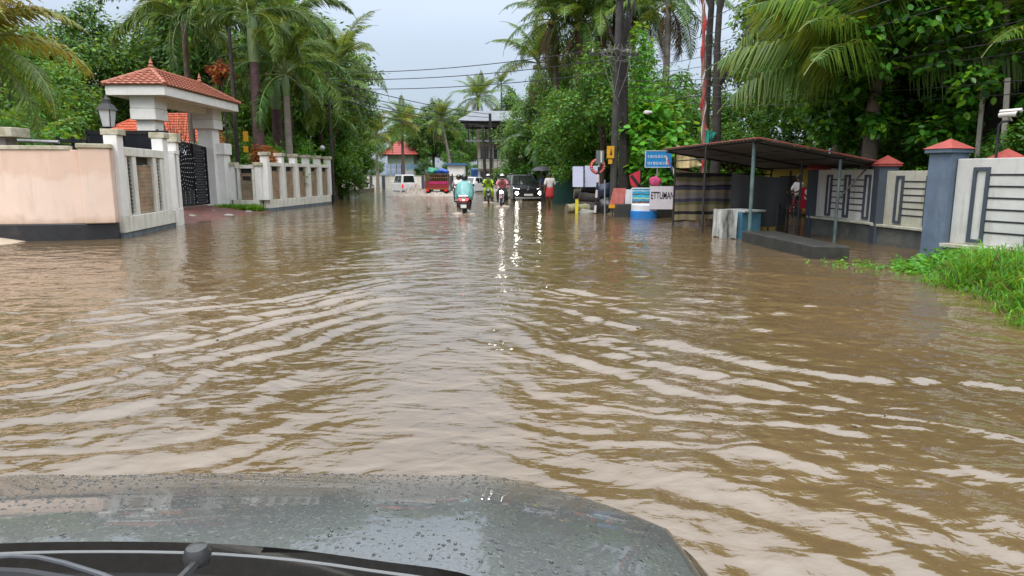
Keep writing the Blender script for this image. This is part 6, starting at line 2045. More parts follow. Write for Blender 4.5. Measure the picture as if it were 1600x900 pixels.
def person(label, loc, rz, pose, shirt=None, trousers=None, long=False, helm=None, shoes=True, face=True, grow=.022):
    t = thing('person', label, 'person', loc, rz)
    V, E, I = skeleton(pose)
    skin_body('body', V, E, SKIN, t, 0)
    if shirt:
        g = {'pelvis': grow + .005, 'neckb': .012, 'chest': grow, 'ell': .03, 'elr': .03, 'wrl': .02, 'wrr': .02}
        cloth_skin('shirt' if not long else 'rain_jacket', V, I, LONG if long else SHIRT, g, shirt, t, 'pelvis')
    if trousers:
        cloth_skin('trousers', V, I, TROUS, {k: .022 for k in ('hipl', 'hipr', 'knl', 'knr', 'cal', 'car', 'anl', 'anr')} | {'pelvis': .012}, trousers, t, 'pelvis')
    if shoes:
        for ch in SHOES:
            cloth_skin('shoe', V, I, ch, {}, BLKPL, t, ch[0][0])
    if helm:
        helmet(pose, t, helm)
    else:
        hair(pose, t)
    if face:
        nose_ears(pose, t)
    return t
LIME = M('lime_rainwear', (.36, .58, .02), (.26, .46, .015), 6, .45, bump=.01)
PINKR = M('pink_rainwear', (.62, .20, .24), (.48, .15, .18), 6, .45, bump=.01)
TEAL = M('teal_plastic_poncho', (.16, .40, .38), (.10, .30, .29), 5, .3, bump=.02, spec=.6)
WSH = M('white_cotton', (.66, .62, .60), (.54, .5, .49), 6, .85, bump=.006)
DKT = M('dark_trousers', (.025, .027, .035), None, 6, .85)
NAVY = M('navy_shirt', (.03, .05, .12), (.02, .035, .08), 6, .8)
REDLG = M('red_checked_lungi', (.46, .045, .045), (.34, .03, .03), 9, .85, bump=.006)
WHH = M('white_helmet', (.7, .7, .68), None, 4, .25, coat=.4)
BKH = M('black_helmet', (.014, .014, .015), None, 4, .2, coat=.6)
rp = person('rider in teal plastic poncho and black helmet on the dark red scooter', (-1.88, 26.9, -.13), .02, RIDE, WSH, DKT, helm=BKH)
mb = MB()
rings = []
for (z, wx, wy, yc) in ((1.40, .10, .10, -.05), (1.36, .20, .14, -.07), (1.28, .27, .18, -.09), (1.12, .33, .24, -.12), (.98, .36, .30, -.14), (.84, .35, .34, -.17), (.70, .31, .36, -.22)):
    rings.append([Vector((wx * (1 + (.03 + .13 * (1.4 - z)) * math.sin(7 * a + z * 6) + .04 * math.sin(13 * a - z * 11)) * math.cos(a), yc + wy * (1 + (.03 + .10 * (1.4 - z)) * math.cos(6 * a + z * 5)) * math.sin(a), z + .05 * math.sin(5 * a + 1) * (z < .9))) for a in [2 * PI * k / 56 for k in range(56)]])
mb.loft(rings, cap=False)
po = mb.build('poncho', TEAL, rp, local=True, smooth=True)
so = po.modifiers.new('thick', 'SOLIDIFY'); so.thickness = .006
person('rider in lime green rainwear and white helmet on a dark motorbike', (-1.32, 37.6, -.12), PI + .05, RIDE, LIME, LIME, True, WHH)
person('rider in pink rainwear and white helmet behind a dazzling headlamp', (-.48, 33.2, -.12), PI - .05, RIDE, PINKR, DKT, True, WHH)
person('rider in white shirt and black helmet partly hidden by the teal rider', (-2.62, 33.5, -.14), 0, RIDE, WSH, DKT, True, BKH)
person('rider in bright yellow jacket by the white roadside wall', (-16.3, 76.0, -.2), -1.0, RIDE, M('yellow_jacket', (.55, .50, .03), None, 6, .5), DKT, True, BKH)
pose = dict(STAND); pose.update(knl=(-.09, .06, .48), anl=(-.09, .08, .08), tol=(-.10, .24, .04), wrr=(.22, .16, .93), elr=(.26, .0, 1.10))
man = person('barefoot man in white shirt and folded red lungi walking beside the dark car', (1.82, 32.7, -.10), .25, pose, WSH, None, shoes=False, grow=.028)
mb = MB()
rings = []
for (z, wx, wy) in ((1.0, .175, .135), (.92, .19, .155), (.78, .205, .175), (.62, .21, .185), (.50, .20, .18)):
    rings.append([Vector((wx * (1 + .035 * math.sin(9 * a + z * 4)) * math.cos(a), wy * (1 + .035 * math.cos(8 * a)) * math.sin(a), z)) for a in [2 * PI * k / 26 for k in range(26)]])
mb.loft(rings, cap=False)
lg = mb.build('lungi', REDLG, man, local=True, smooth=True)
so = lg.modifiers.new('thick', 'SOLIDIFY'); so.thickness = .008
pose = dict(STAND); pose.update(elr=(.27, .05, 1.12), wrr=(.20, .22, 1.30))
person('person in navy shirt standing under a dark umbrella beside the dark car', (1.78, 38.2, -.1), .6, pose, NAVY, DKT, shoes=True)
um = thing('umbrella', 'open dark grey umbrella held over the person in navy', 'umbrella', (1.74, 38.3, 1.2))
mb = MB(); mb.tube([(1.72, 38.38, 1.15), (1.72, 38.38, 1.98)], .010, 6); mb.build('shaft', BLKPL, um)
mb = MB()
rings = []
for k in range(7):
    a = R(4 + k * 11.5)
    rings.append([Vector((1.72 + .68 * math.sin(a) * math.cos(b) * (1 - .05 * (j % 2) * (k / 6)), 38.38 + .68 * math.sin(a) * math.sin(b) * (1 - .05 * (j % 2) * (k / 6)), 1.62 + .36 * math.cos(a) - .03 * (j % 2 == 0) * (k / 6) ** 2)) for j, b in enumerate([2 * PI * j / 16 for j in range(16)])])
mb.loft(rings, cap=False)
o = mb.build('canopy', M('umbrella_cloth', (.05, .055, .065), None, 4, .6), um)
so = o.modifiers.new('thick', 'SOLIDIFY'); so.thickness = .004
pose = dict(STAND); pose.update(elr=(.22, .14, 1.12), wrr=(.18, .36, 1.05), ell=(-.22, .14, 1.12), wrl=(-.18, .36, 1.05))
person('person in white shirt and dark trousers standing with a red bicycle behind the shed', (10.30, 24.4, -.20), R(100), pose, WSH, DKT)
# bicycle
bc = thing('bicycle', 'red bicycle held by the person behind the shed', 'bicycle', (10.36, 23.9, -.20), R(85))
for y in (-.52, .52):
    mb = MB(); mb.torus((0, y, .34), .32, .022, 'X', 26, 6); w = mb.build('wheel', TYRE, bc, local=True, smooth=True)
    mb = MB()
    for k in range(12):
        a = 2 * PI * k / 12
        mb.tube([(0, y, .34), (0, y + .31 * math.cos(a), .34 + .31 * math.sin(a))], .004, 4)
    mb.lathe([(.03, -.04), (.03, .04)], (0, y, .34), 8, 'X')
    mb.build('spokes', CHROME, w, local=True)
RBK = M('red_bicycle_paint', (.42, .03, .05), None, 4, .35)
mb = MB()
for a, b in (((0, -.52, .34), (0, -.06, .30)), ((0, -.06, .30), (0, -.18, .80)), ((0, -.18, .74), (0, .38, .78)), ((0, -.06, .30), (0, .40, .70)), ((0, -.52, .34), (0, -.17, .72)), ((0, .52, .34), (0, .37, .92))):
    mb.tube([a, b], .020, 6)
mb.build('frame', RBK, bc, local=True)
mb = MB(); mb.tube([(-.27, .22, 1.0), (0, .36, .96), (.27, .22, 1.0)], .014, 6); mb.build('handlebar', CHROME, bc, local=True)
mb = MB(); mb.loft([[Vector((-.08, -.32, .84)), Vector((.08, -.32, .84)), Vector((.06, -.32, .89)), Vector((-.06, -.32, .89))], [Vector((-.03, -.05, .85)), Vector((.03, -.05, .85)), Vector((.02, -.05, .89)), Vector((-.02, -.05, .89))]]); mb.build('saddle', BLKPL, bc, local=True)
mb = MB(); mb.lathe([(.09, -.006), (.09, .006)], (.04, -.06, .30), 14, 'X'); mb.tube([(.05, -.06, .30), (.06, .05, .18)], .01, 5); mb.tube([(-.05, -.06, .30), (-.06, -.17, .42)], .01, 5); mb.build('crank', CHROME, bc, local=True)
# ------------------------------------------------------------------ roadside clutter on the right
def pole(name, label, cat, base, top, r0, r1, mat, n=10):
    t = thing(name, label, cat, (base[0], base[1], 0))
    mb = MB(); mb.tube([base, Vector(base).lerp(Vector(top), .5), top], [r0, (r0 + r1) / 2, r1], n); mb.build('shaft', mat, t, smooth=True)
    return t
up = pole('utility_pole', 'dark concrete utility pole with tangled wires and yellow plates at the roadside', 'pole', (3.98, 26.7, -.3), (4.02, 26.7, 9.4), .15, .10, M('dark_pole_concrete', (.07, .065, .06), (.035, .033, .03), 4, .85, dirt=(.14, .13, .11), dirt_amt=.3, bump=.01))
for z, w in ((5.95, 1.05), (8.0, .8)):
    mb = MB(); mb.bx(4.0 - w, 4.0 + w * .75, 26.52, 26.60, z, z + .09); c = mb.build('crossarm', DARKST, up)
    for k in (-.9, -.45, .35, .68):
        mb = MB(); mb.lathe([(.015, 0), (.04, .03), (.05, .07), (.03, .09), (.045, .12), (.015, .15)], (4.0 + k * w, 26.56, z + .09), 8); mb.build('insulator', M('porcelain', (.5, .48, .44), None, 4, .3), c)
mb = MB()
rnd = random.Random(12)
for i in range(30):                                    # the tangle of dropped service cables round the pole head
    a = Vector((4.0 + rnd.uniform(-1.0, .8), 26.45 + rnd.uniform(-.1, .1), 6.08 + rnd.uniform(-.05, .3)))
    b = Vector((4.0 + rnd.uniform(-.45, .6), 26.5, 6.1 + rnd.uniform(-.45, .3))) if i < 24 else Vector((4.0 + rnd.uniform(-.1, .1), 26.52, 4.6 + rnd.uniform(-.9, .9)))
    m = a.lerp(b, .5) + Vector((rnd.uniform(-.2, .2), rnd.uniform(-.1, .1), -.12))
    mb.tube([a, a.lerp(m, .6), m, b], .012, 4)
mb.build('cable_tangle', M('grey_cable', (.20, .19, .18), None, 4, .7), up)
YEL = M('yellow_plate', (.70, .36, .015), (.6, .3, .01), 5, .5)
a, b = P(949, 228, 26.4), P(960, 247, 26.4)
mb = MB(); mb.bx(a.x, b.x, 26.48, 26.51, b.z, a.z); pl = mb.build('warning_plate', YEL, up)
mb = MB(); cx = (a.x + b.x) / 2; mb.add([(cx - .03, 26.475, b.z + .12), (cx + .07, 26.475, b.z + .12), (cx + .02, 26.475, a.z - .08)], [(0, 1, 2)]); mb.build('mark', BLACKP, pl)
a, b = P(951, 249, 26.4), P(957, 256, 26.4)
mb = MB(); mb.bx(a.x, b.x, 26.48, 26.51, b.z, a.z); mb.build('number_plate', YEL, up)
mb = MB(); mb.torus((6.2, 26.6, 5.0), .26, .02, 'Y', 20, 6)
tag(mb.build('cable_coil', BLKPL), 'round coil of black cable hanging from the wires beside the pale palm trunk', 'cable')
ft = thing('dark_trunk_tree', 'thick dark flecked tree trunk standing against the utility pole', 'tree', (4.5, 27.3, 0))
mb = MB()
mb.tube([(4.50, 27.3, -.3), (4.48, 27.3, 1.5), (4.42, 27.3, 3.4), (4.36, 27.3, 5.2), (4.25, 27.4, 7.0), (4.1, 27.5, 9.2)], [.30, .21, .19, .17, .14, .09], 12)
for (p, q, r_) in (((4.3, 27.3, 6.2), (5.0, 27.6, 9.0), .09), ((4.36, 27.3, 5.4), (3.5, 27.2, 7.6), .07), ((4.30, 27.3, 6.4), (4.6, 27.0, 9.0), .08)):
    mb.tube([p, Vector(p).lerp(Vector(q), .5) + Vector((0, 0, .15)), q], [r_, r_ * .7, r_ * .4], 7)
FLECK = M('flecked_dark_bark', (.04, .034, .03), (.02, .018, .016), 5, .85, bump=.03, bscale=8, dirt=(.26, .25, .22), dirt_amt=.22)
mb.build('trunk', FLECK, ft, smooth=True)
V, F = leaf_cloud([(4.3, 27.3, 8.6), (5.0, 27.6, 9.2), (3.5, 27.2, 8.0), (4.6, 27.0, 9.4), (3.9, 27.2, 7.6), (4.9, 27.2, 7.4)], [.7, .8, .6, .8, .4, .4], 150, .24, .11, np.random.default_rng(8))
np_mesh('crown', V, F, LF_MID, ft)
V, F = leaf_cloud([(4.95, 27.35, z) for z in np.arange(2.6, 7.2, .32)] + [(5.25, 27.4, z) for z in np.arange(3.4, 6.6, .35)], [.36] * 15 + [.36] * 10, 80, .17, .10, np.random.default_rng(9))
iv = np_mesh('climbing_vine', V, F, LF_LIGHT); tag(iv, 'bright climbing vine column hanging beside the thick dark trunk', 'vine')
for (lab, pts, rs, br) in (('tall dark wet tree trunk just beside the red striped mast', [(6.7, 24, 0), (6.75, 24, 3), (6.72, 24, 6), (6.8, 24, 9.5)], [.16, .125, .11, .08], [((6.72, 24, 7), (6.2, 24.4, 9.4), .06)]),
                           ('forked dark wet tree trunk leaning its branch over the shed', [(6.55, 22.2, 0), (6.62, 22.2, 2.2), (6.55, 22.2, 4.0), (6.48, 22.2, 5.6), (6.55, 22.2, 9.5)], [.20, .15, .13, .10, .07],
                            [((6.55, 22.2, 4.3), (8.1, 22.0, 7.4), .11), ((7.4, 22.1, 5.9), (8.3, 22.3, 6.2), .05), ((6.5, 22.2, 6.4), (7.0, 22.4, 8.8), .06)])):
    t = thing('dark_trunk_tree', lab, 'tree', (pts[0][0], pts[0][1], 0))
    mb = MB(); mb.tube(pts, rs, 10)
    cs = [Vector(pts[-1])]
    for p, q, r_ in br:
        p, q = Vector(p), Vector(q)
        mb.tube([p, p.lerp(q, .45) + Vector((0, 0, -.12)), q], [r_, r_ * .8, r_ * .5], 8)
        cs += [q, q + Vector((.5, .1, .4)), q + Vector((.2, .3, -.2))]
    mb.build('trunk', BARKD, t, smooth=True)
    V, F = leaf_cloud([tuple(t.matrix_basis.inverted() @ c) for c in cs], [.75] * len(cs), 190, .20, .11, np.random.default_rng(len(lab)))
    np_mesh('crown', V, F, LF_DARK, t)
# red and white wrapped mast with flags
mast = thing('flag_mast', 'tall slanting mast wrapped in red and white cloth behind the shed', 'mast', (6.45, 22.8, 0))
REDC = M('red_cloth', (.55, .05, .05), (.38, .04, .04), 6, .8)
WCL = M('white_cloth_strip', (.66, .62, .6), None, 6, .8)
m0, m1 = Vector((6.50, 22.8, -.2)), Vector((6.02, 22.8, 9.6))
mb = MB(); mb.tube([m0, m1], [.075, .05], 8); mb.build('shaft', M('rusty_mast', (.34, .16, .12), (.2, .1, .08), 6, .7), mast)
for (mat, ph, nm) in ((REDC, 0, 'red_wrap'), (WCL, PI, 'white_wrap')):
    mb = MB()
    pts = []
    for i in range(90):
        f = i / 89
        c = m0.lerp(m1, .12 + .86 * f); r_ = .060 - .02 * f
        pts.append(c + Vector((r_ * math.cos(f * 30 + ph + math.sin(f * 17)), r_ * math.sin(f * 30 + ph + math.sin(f * 17)), 0)))
    mb.tube(pts, [(.062 if ph == 0 else .030) * (.75 + .4 * math.sin(i * .7)) for i in range(90)], 6)
    mb.build(nm, mat, mast)
GCL = M('green_cloth', (.02, .26, .20), None, 4, .8)
o = hung('green_cloth', 'small green cloth hung on a pale post behind the shed ridge', 'cloth', (P(1102, 210, 22).x, 22), (P(1120, 210, 22).x, 22), lambda t: 2.92 - .1 * t, lambda t: 2.42 + .35 * t, GCL, 2, .03)
a = P(1100, 300, 22.06)
pole('timber_post', 'pale weathered post carrying the green cloth', 'post', (a.x, 22.06, -.2), (a.x + .02, 22.06, 2.95), .045, .04, M('pale_timber', (.36, .33, .28), (.25, .22, .18), 6, .8))
# cream tarpaulin and bunting in front of the red shop
CREAM = M('cream_canvas', (.62, .50, .26), (.50, .40, .20), 4, .8, dirt=(.25, .2, .12), dirt_amt=.3)
a, b = P(1057, 226, 23.4), P(1100, 262, 23.4)
hung('cream_canvas', 'cream canvas sheet slung under the near end of the shed roof', 'canvas', (a.x, 23.4), (b.x, 23.4), lambda t: a.z - .75 * t ** 1.4, lambda t: b.z - .05 * math.sin(t * 3) + .1 * t, CREAM, 2, .06)
bn = thing('bunting', 'string of small white, red and blue pennants sagging beside the blue board', 'bunting', (5.8, 22.9, 2))
mb = MB()
pa, pb = P(1040, 240, 22.9), P(1100, 268, 22.9)
pts = [pa.lerp(pb, i / 16) - Vector((0, 0, .55 * math.sin(PI * i / 16))) for i in range(17)]
mb.tube(pts, .006, 4); mb.build('string', BLKPL, bn)
for k, mt in enumerate((WCL, M('pennant_red', (.5, .05, .06), None, 5, .7), M('pennant_blue', (.04, .10, .38), None, 5, .7))):
    mb = MB()
    for i in range(k, 16, 3):
        p, q = pts[i], pts[i + 1]
        d_ = Vector((0, .005, 0))
        mb.add([p, q, p.lerp(q, .5) - Vector((0, 0, .24)), p + d_, q + d_, p.lerp(q, .5) - Vector((0, -.005, .24))], [(0, 1, 2), (3, 5, 4), (0, 2, 5, 3), (1, 4, 5, 2)])
    mb.build('pennants', mt, bn)
# red and yellow shops behind
shp = thing('roadside_shop', 'small roadside shop with red fascia and cream pillars behind the shed', 'shop', (7.8, 28.6, 0))
a, b = P(1030, 257, 27), P(1165, 276, 27)
FASC = M('red_fascia', (.45, .035, .03), (.34, .03, .03), 3, .6, dirt=(.2, .1, .08), dirt_amt=.25)
mb = MB(); mb.bx(a.x, b.x, 27.0, 27.2, b.z, a.z); mb.build('fascia', FASC, shp)
mb = MB(); mb.slab((a.x - .3, 26.3, a.z + .05), (b.x + .2, 26.3, a.z + .05), (b.x + .2, 31, a.z + .7), (a.x - .3, 31, a.z + .7), .06); mb.build('roof', GRS, shp)
mb = MB(); mb.bx(a.x, a.x + .1, 27.2, 31, -.2, a.z); mb.bx(b.x - .1, b.x, 27.2, 31, -.2, a.z); mb.bx(a.x, b.x, 30.9, 31, -.2, a.z + .5); mb.build('wall', BARKD, shp)
for x in (a.x + .12, a.x + 1.15, b.x - .2):
    mb = MB(); mb.bx(x - .11, x + .11, 26.98, 27.25, -.2, b.z - .002); mb.build('pillar', CREAM, shp)
mb = MB(); mb.bx(a.x + .1, b.x - .1, 27.6, 28.2, -.2, .8); mb.build('counter', RTRK, shp)
a, b = P(1203, 262, 25.5), P(1262, 280, 25.5)
ysh = thing('yellow_shop', 'yellow walled hut glimpsed under the shed roof beside the bicycle', 'hut', (10.7, 26.5, 0))
mb = MB(); mb.bx(a.x, b.x, 25.5, 28, -.1, a.z); mb.build('wall', M('yellow_hut_wall', (.55, .40, .07), (.45, .32, .06), 3, .8, dirt=(.2, .15, .06), dirt_amt=.3), ysh)
mb = MB(); mb.slab((a.x - .2, 25.2, a.z + .01), (b.x + .2, 25.2, a.z + .01), (b.x + .2, 28.2, a.z + .5), (a.x - .2, 28.2, a.z + .5), .05); mb.build('roof', GRS, ysh)
mb = MB(); mb.bx(a.x + .4, a.x + 1.2, 25.47, 25.5, -.1, a.z - .3); mb.build('door', BARKD, ysh)
# red sign
a, b = P(1253, 293, 22.0), P(1278, 326, 22.0)
rs = thing('red_sign', 'bright red sign with large white letters beside the bicycle', 'sign', ((a.x + b.x) / 2, 22, 0))
mb = MB(); mb.bx(a.x, b.x, 22.0, 22.04, b.z, a.z); mb.build('panel', M('bright_red_sign', (.62, .02, .05), None, 3, .5), rs)
mb = MB(); mb.tube([(a.x + .05, 22.06, -.1), (a.x + .05, 22.06, a.z)], .02, 6); mb.tube([(b.x - .05, 22.06, -.1), (b.x - .05, 22.06, a.z)], .02, 6); mb.build('leg', DARKST, rs)
FRONT = Matrix.Rotation(PI / 2, 3, 'X')
WHT = M('white_lettering', (.82, .82, .80), None, 3, .5)
BLT = M('black_lettering', (.02, .02, .02), None, 3, .6)
text_mesh('lettering', 'Si', .46, WHT, rs, (a.x + .24, 21.99, (a.z + b.z) / 2 + .10), FRONT, .004, bold=.008)
# blue board on a post
a, b = P(1009, 236, 24.0), P(1049, 261, 24.0)
bb = thing('blue_signboard', 'bright blue signboard with two white text lines on a thin grey post', 'signboard', ((a.x + b.x) / 2, 24, 0))
mb = MB(); mb.bx(a.x, b.x, 24.0, 24.03, b.z, a.z); pn = mb.build('panel', M('bright_blue_board', (.02, .26, .62), (.015, .2, .5), 2, .4), bb)
mb = MB(); mb.bx(a.x - .015, a.x + .01, 23.985, 24.04, b.z - .015, a.z + .015); mb.bx(a.x, b.x, 23.985, 24.04, a.z - .005, a.z + .02); mb.bx(a.x, b.x, 23.985, 24.04, b.z - .02, b.z + .005); mb.build('frame', M('pale_frame', (.6, .65, .7), None, 3, .5), bb)
mb = MB()
rnd = random.Random(4)
for row, (n, hh) in enumerate(((7, .11), (9, .11))):
    z = a.z - .18 - row * .23
    x = a.x + .07
    for i in range(n):
        w = rnd.uniform(.05, .085)
        if x + w > b.x - .05: break
        k = rnd.randrange(3)
        mb.torus((x + w / 2, 23.995, z), w * .42, .008, 'Y', 10, 4) if k < 2 else mb.bx(x, x + .012, 23.99, 24.0, z - hh / 2, z + hh / 2)
        mb.bx(x + w * .2, x + w, 23.99, 24.0, z - hh / 2 + .0, z - hh / 2 + .014)
        if k: mb.bx(x + w - .012, x + w, 23.99, 24.0, z - hh / 2 + .015, z + hh / 2 * .6)
        x += w + .03
mb.build('lettering', WHT, pn)
mb = MB(); mb.tube([(P(1026, 300, 24.05).x, 24.06, -.3), (P(1026, 300, 24.05).x, 24.06, b.z + .05)], .03, 8); mb.build('post', M('galvanised_pipe', (.42, .43, .44), None, 6, .4, metal=.6), bb)
# banners along the kerb
a, b = P(958, 294, 24.3), P(977, 333, 24.3)
rb_ = thing('red_banner', 'faded red banner with yellow lower edge at the foot of the dark trunk', 'banner', (a.x, 24.3, 0))
mb = MB(); mb.hexa([(a.x - .12, 24.3, b.z + .30), (b.x - .06, 24.3, b.z + .30), (b.x - .06, 24.32, b.z + .30), (a.x - .12, 24.32, b.z + .30)], [(a.x + .02, 24.3, a.z), (b.x, 24.3, a.z), (b.x, 24.32, a.z), (a.x + .02, 24.32, a.z)]); mb.build('cloth', M('faded_red_banner', (.46, .07, .06), (.5, .2, .16), 6, .7), rb_)
mb = MB(); mb.bx(a.x - .14, b.x - .06, 24.29, 24.325, b.z + .18, b.z + .30); mb.build('hem', YEL, rb_)
mb = MB()
for x in (a.x, b.x - .1):
    mb.tube([(x, 24.34, -.3), (x, 24.34, a.z)], .02, 6)
mb.build('stake', DARKST, rb_)
board('placard', 'plain white placard between the red banner and the blue picture poster', 'placard', (977, 296), (988, 322), 24.35, PALEB, .03)
def poster_mat():
    m, nt, b_ = nodes_of('picture_poster')
    N, L = nt.nodes, nt.links
    g = N.new('ShaderNodeNewGeometry'); sp = N.new('ShaderNodeSeparateXYZ'); L.new(g.outputs['Position'], sp.inputs[0])
    mr = N.new('ShaderNodeMapRange'); mr.inputs['From Min'].default_value = .42; mr.inputs['From Max'].default_value = 1.0; L.new(sp.outputs['Z'], mr.inputs['Value'])
    n = N.new('ShaderNodeTexNoise'); n.inputs['Scale'].default_value = 9; n.inputs['Detail'].default_value = 4; L.new(g.outputs['Position'], n.inputs['Vector'])
    ma = N.new('ShaderNodeMath'); ma.operation = 'MULTIPLY_ADD'; ma.inputs[1].default_value = .18; L.new(n.outputs[0], ma.inputs[0]); L.new(mr.outputs[0], ma.inputs[2])
    r = N.new('ShaderNodeValToRGB'); e = r.color_ramp.elements; r.color_ramp.interpolation = 'CONSTANT'
    e[0].position, e[0].color = 0, (.6, .62, .62, 1); e[1].position, e[1].color = .22, (.12, .07, .05, 1)
    for p, c in ((.34, (.03, .25, .42)), (.48, (.45, .5, .2)), (.55, (.04, .38, .55)), (.72, (.08, .09, .10)), (.80, (.04, .32, .5)), (.95, (.5, .6, .62)), (1.0, (.04, .3, .5))):
        x = e.new(p); x.color = c4(c)
    L.new(ma.outputs[0], r.inputs[0]); L.new(r.outputs[0], b_.inputs['Base Color']); b_.inputs['Roughness'].default_value = .4
    return m
board('picture_poster', 'blue picture poster in bands above the white and blue plinth', 'poster', (988, 295), (1018, 320), 24.2, poster_mat(), .03, edge=PALEB)
dr = thing('blue_plinth', 'squat round drum painted white above and blue below under the picture poster', 'drum', (4.7, 23.9, 0))
BLU2 = M('bright_blue_paint', (.02, .22, .60), (.02, .16, .45), 3, .4)
c = P(1007, 335, 23.6)
mb = MB(); mb.lathe([(.46, -.3), (.47, .25), (.45, .262)], (c.x, 23.75, 0), 26); mb.build('drum', BLU2, dr, smooth=True)
mb = MB(); mb.lathe([(.44, .262), (.44, .46), (.40, .475)], (c.x, 23.75, 0), 26); mb.build('collar', PALEB, dr, smooth=True)
mb = MB(); a, b = P(963, 319, 24.0), P(990, 334, 24.0); mb.bx(a.x, b.x, 24.0, 24.5, -.2, a.z)
tag(mb.build('black_crate', BLKC, bevel=.015), 'black box crate standing in the water below the red banner', 'crate')
mb = MB(); a, b = P(1027, 327, 23.9), P(1062, 336, 23.9); mb.bx(a.x, b.x, 23.9, 24.4, -.2, a.z + .03)
tag(mb.build('black_crate', BLKC, bevel=.015), 'long black box crate standing in the water below the lettered banner', 'crate')
# the lettered banner
a, b = P(1016, 291, 23.3), P(1094, 327, 23.3)
BANM = M('white_banner_spattered', (.66, .63, .68), (.58, .55, .60), 4, .7, dirt=(.05, .05, .06), dirt_amt=.30)
lb = thing('lettered_banner', 'mud spattered white banner with black capitals beside the shed', 'banner', (a.x, 23.3, 0))
mb = MB(); mb.bx(a.x, b.x, 23.3, 23.325, b.z, a.z); mb.build('cloth', BANM, lb)
text_mesh('lettering', 'ETTUMANOOR', .34, BLT, lb, (a.x + .03, 23.295, P(1050, 306, 23.3).z), FRONT, .003, align='LEFT', bold=.005, sx=.51)
mb = MB()
for x in (a.x + .05, (a.x + b.x) / 2 + .3, b.x - .05):
    mb.tube([(x, 23.36, -.3), (x, 23.36, a.z + .05)], .022, 6)
mb.build('stake', DARKST, lb)
# flags and cloths
fl = thing('party_flag', 'red cloth pennant with a slanting black band in front of the bushes', 'flag', (P(995, 280, 24.8).x, 24.8, 0))
a = [P(*q, 24.8) for q in ((983, 274), (1000, 266), (1000, 286), (995, 293), (986, 290))]
RFL = M('red_flag_cloth', (.66, .03, .06), None, 5, .7)
mb = MB(); d_ = Vector((0, .01, 0)); mb.add(a + [p + d_ for p in a], [(0, 1, 2, 3, 4), (9, 8, 7, 6, 5)] + [(i, (i + 1) % 5, 5 + (i + 1) % 5, 5 + i) for i in range(5)]); mb.build('cloth', RFL, fl)
mb = MB(); q = [P(*k, 24.785) for k in ((984, 275), (988.5, 273), (999, 287), (996, 291.5))]; mb.quad(*q); mb.build('black_band', BLT, fl)
mb = MB(); x = P(1000.5, 280, 24.8).x; mb.tube([(x, 24.81, -.2), (x, 24.81, 1.75)], .015, 6); mb.build('staff', DARKST, fl)
PINKC = M('pink_cloth', (.62, .08, .20), (.42, .05, .14), 8, .8, bump=.02)
rock('crumpled pink cloth bundle tied to the post of the blue board', (P(1024, 284, 23.9).x, 23.9, P(1024, 284, 24).z), .20, 4, (1.0, .5, 1.0), PINKC, 'cloth_bundle', 'cloth')
rock('white plastic bag caught on the branches beside the pale palm trunk', (P(1006, 176, 27).x, 26.3, P(1006, 176, 26.3).z), .15, 6, (1.15, .5, .55), WCL, 'plastic_bag', 'bag')
# striped traffic post, hoop, yellow marker
sp_ = thing('striped_sign_post', 'leaning black and white banded sign post seen from behind its plate', 'sign post', (3.47, 26.4, 0))
b0, b1 = P(929, 333, 26.2), P(938, 236, 26.2)
b0.z = -.25
for i in range(9):
    mb = MB(); mb.tube([b0.lerp(b1, i / 9), b0.lerp(b1, (i + 1) / 9 - .002)], .045, 8); mb.build('band', WCL if i % 2 else BLT, sp_)
a, b = P(931, 235, 26.2), P(943, 256, 26.2)
mb = MB(); mb.bx(a.x, b.x, 26.1, 26.13, b.z, a.z); pq = mb.build('plate', M('sign_back_grey', (.12, .15, .14), None, 4, .5), sp_)
mb = MB(); mb.bx(a.x + .17, a.x + .23, 26.085, 26.1, b.z + .05, a.z - .03); mb.build('stripe', WCL, pq)
pole('thin_grey_post', 'thin grey pipe post standing in the water in front of the utility pole', 'post', (P(946, 300, 25.6).x, 25.6, -.3), (P(945, 280, 25.6).x, 25.6, P(945, 281, 25.6).z), .03, .028, M('galvanised_pipe', (.42, .43, .44), None, 6, .4, metal=.6))
hp = thing('red_hoop', 'round red hoop wound with white dots hanging behind the striped post', 'hoop', (3.55, 26.5, 1.8))
c = P(934, 260, 26.6)
mb = MB(); mb.torus((c.x, 26.6, c.z), .25, .06, 'Y', 26, 8); mb.build('ring', REDC, hp, smooth=True)
mb = MB()
for k in range(16):
    an = 2 * PI * k / 16
    mb.lathe([(.006, -.015), (.026, 0), (.006, .015)], (c.x + .25 * math.cos(an), 26.54, c.z + .25 * math.sin(an)), 6, 'Y')
mb.build('dots', WCL, hp)
ym = thing('yellow_marker', 'short bright yellow marker post in front of the mossy log', 'marker', (P(901, 328, 26.8).x, 26.8, 0))
mb = MB(); a, b = P(899, 311, 26.8), P(903.5, 328, 26.8); mb.bx(a.x, b.x, 26.78, 26.84, -.25, a.z); mb.build('shaft', M('marker_yellow', (.75, .62, .03), None, 4, .5), ym)
mb = MB(); mb.bx(a.x - .015, b.x + .015, 26.77, 26.85, a.z + .001, a.z + .03); mb.build('cap', BLT, ym)
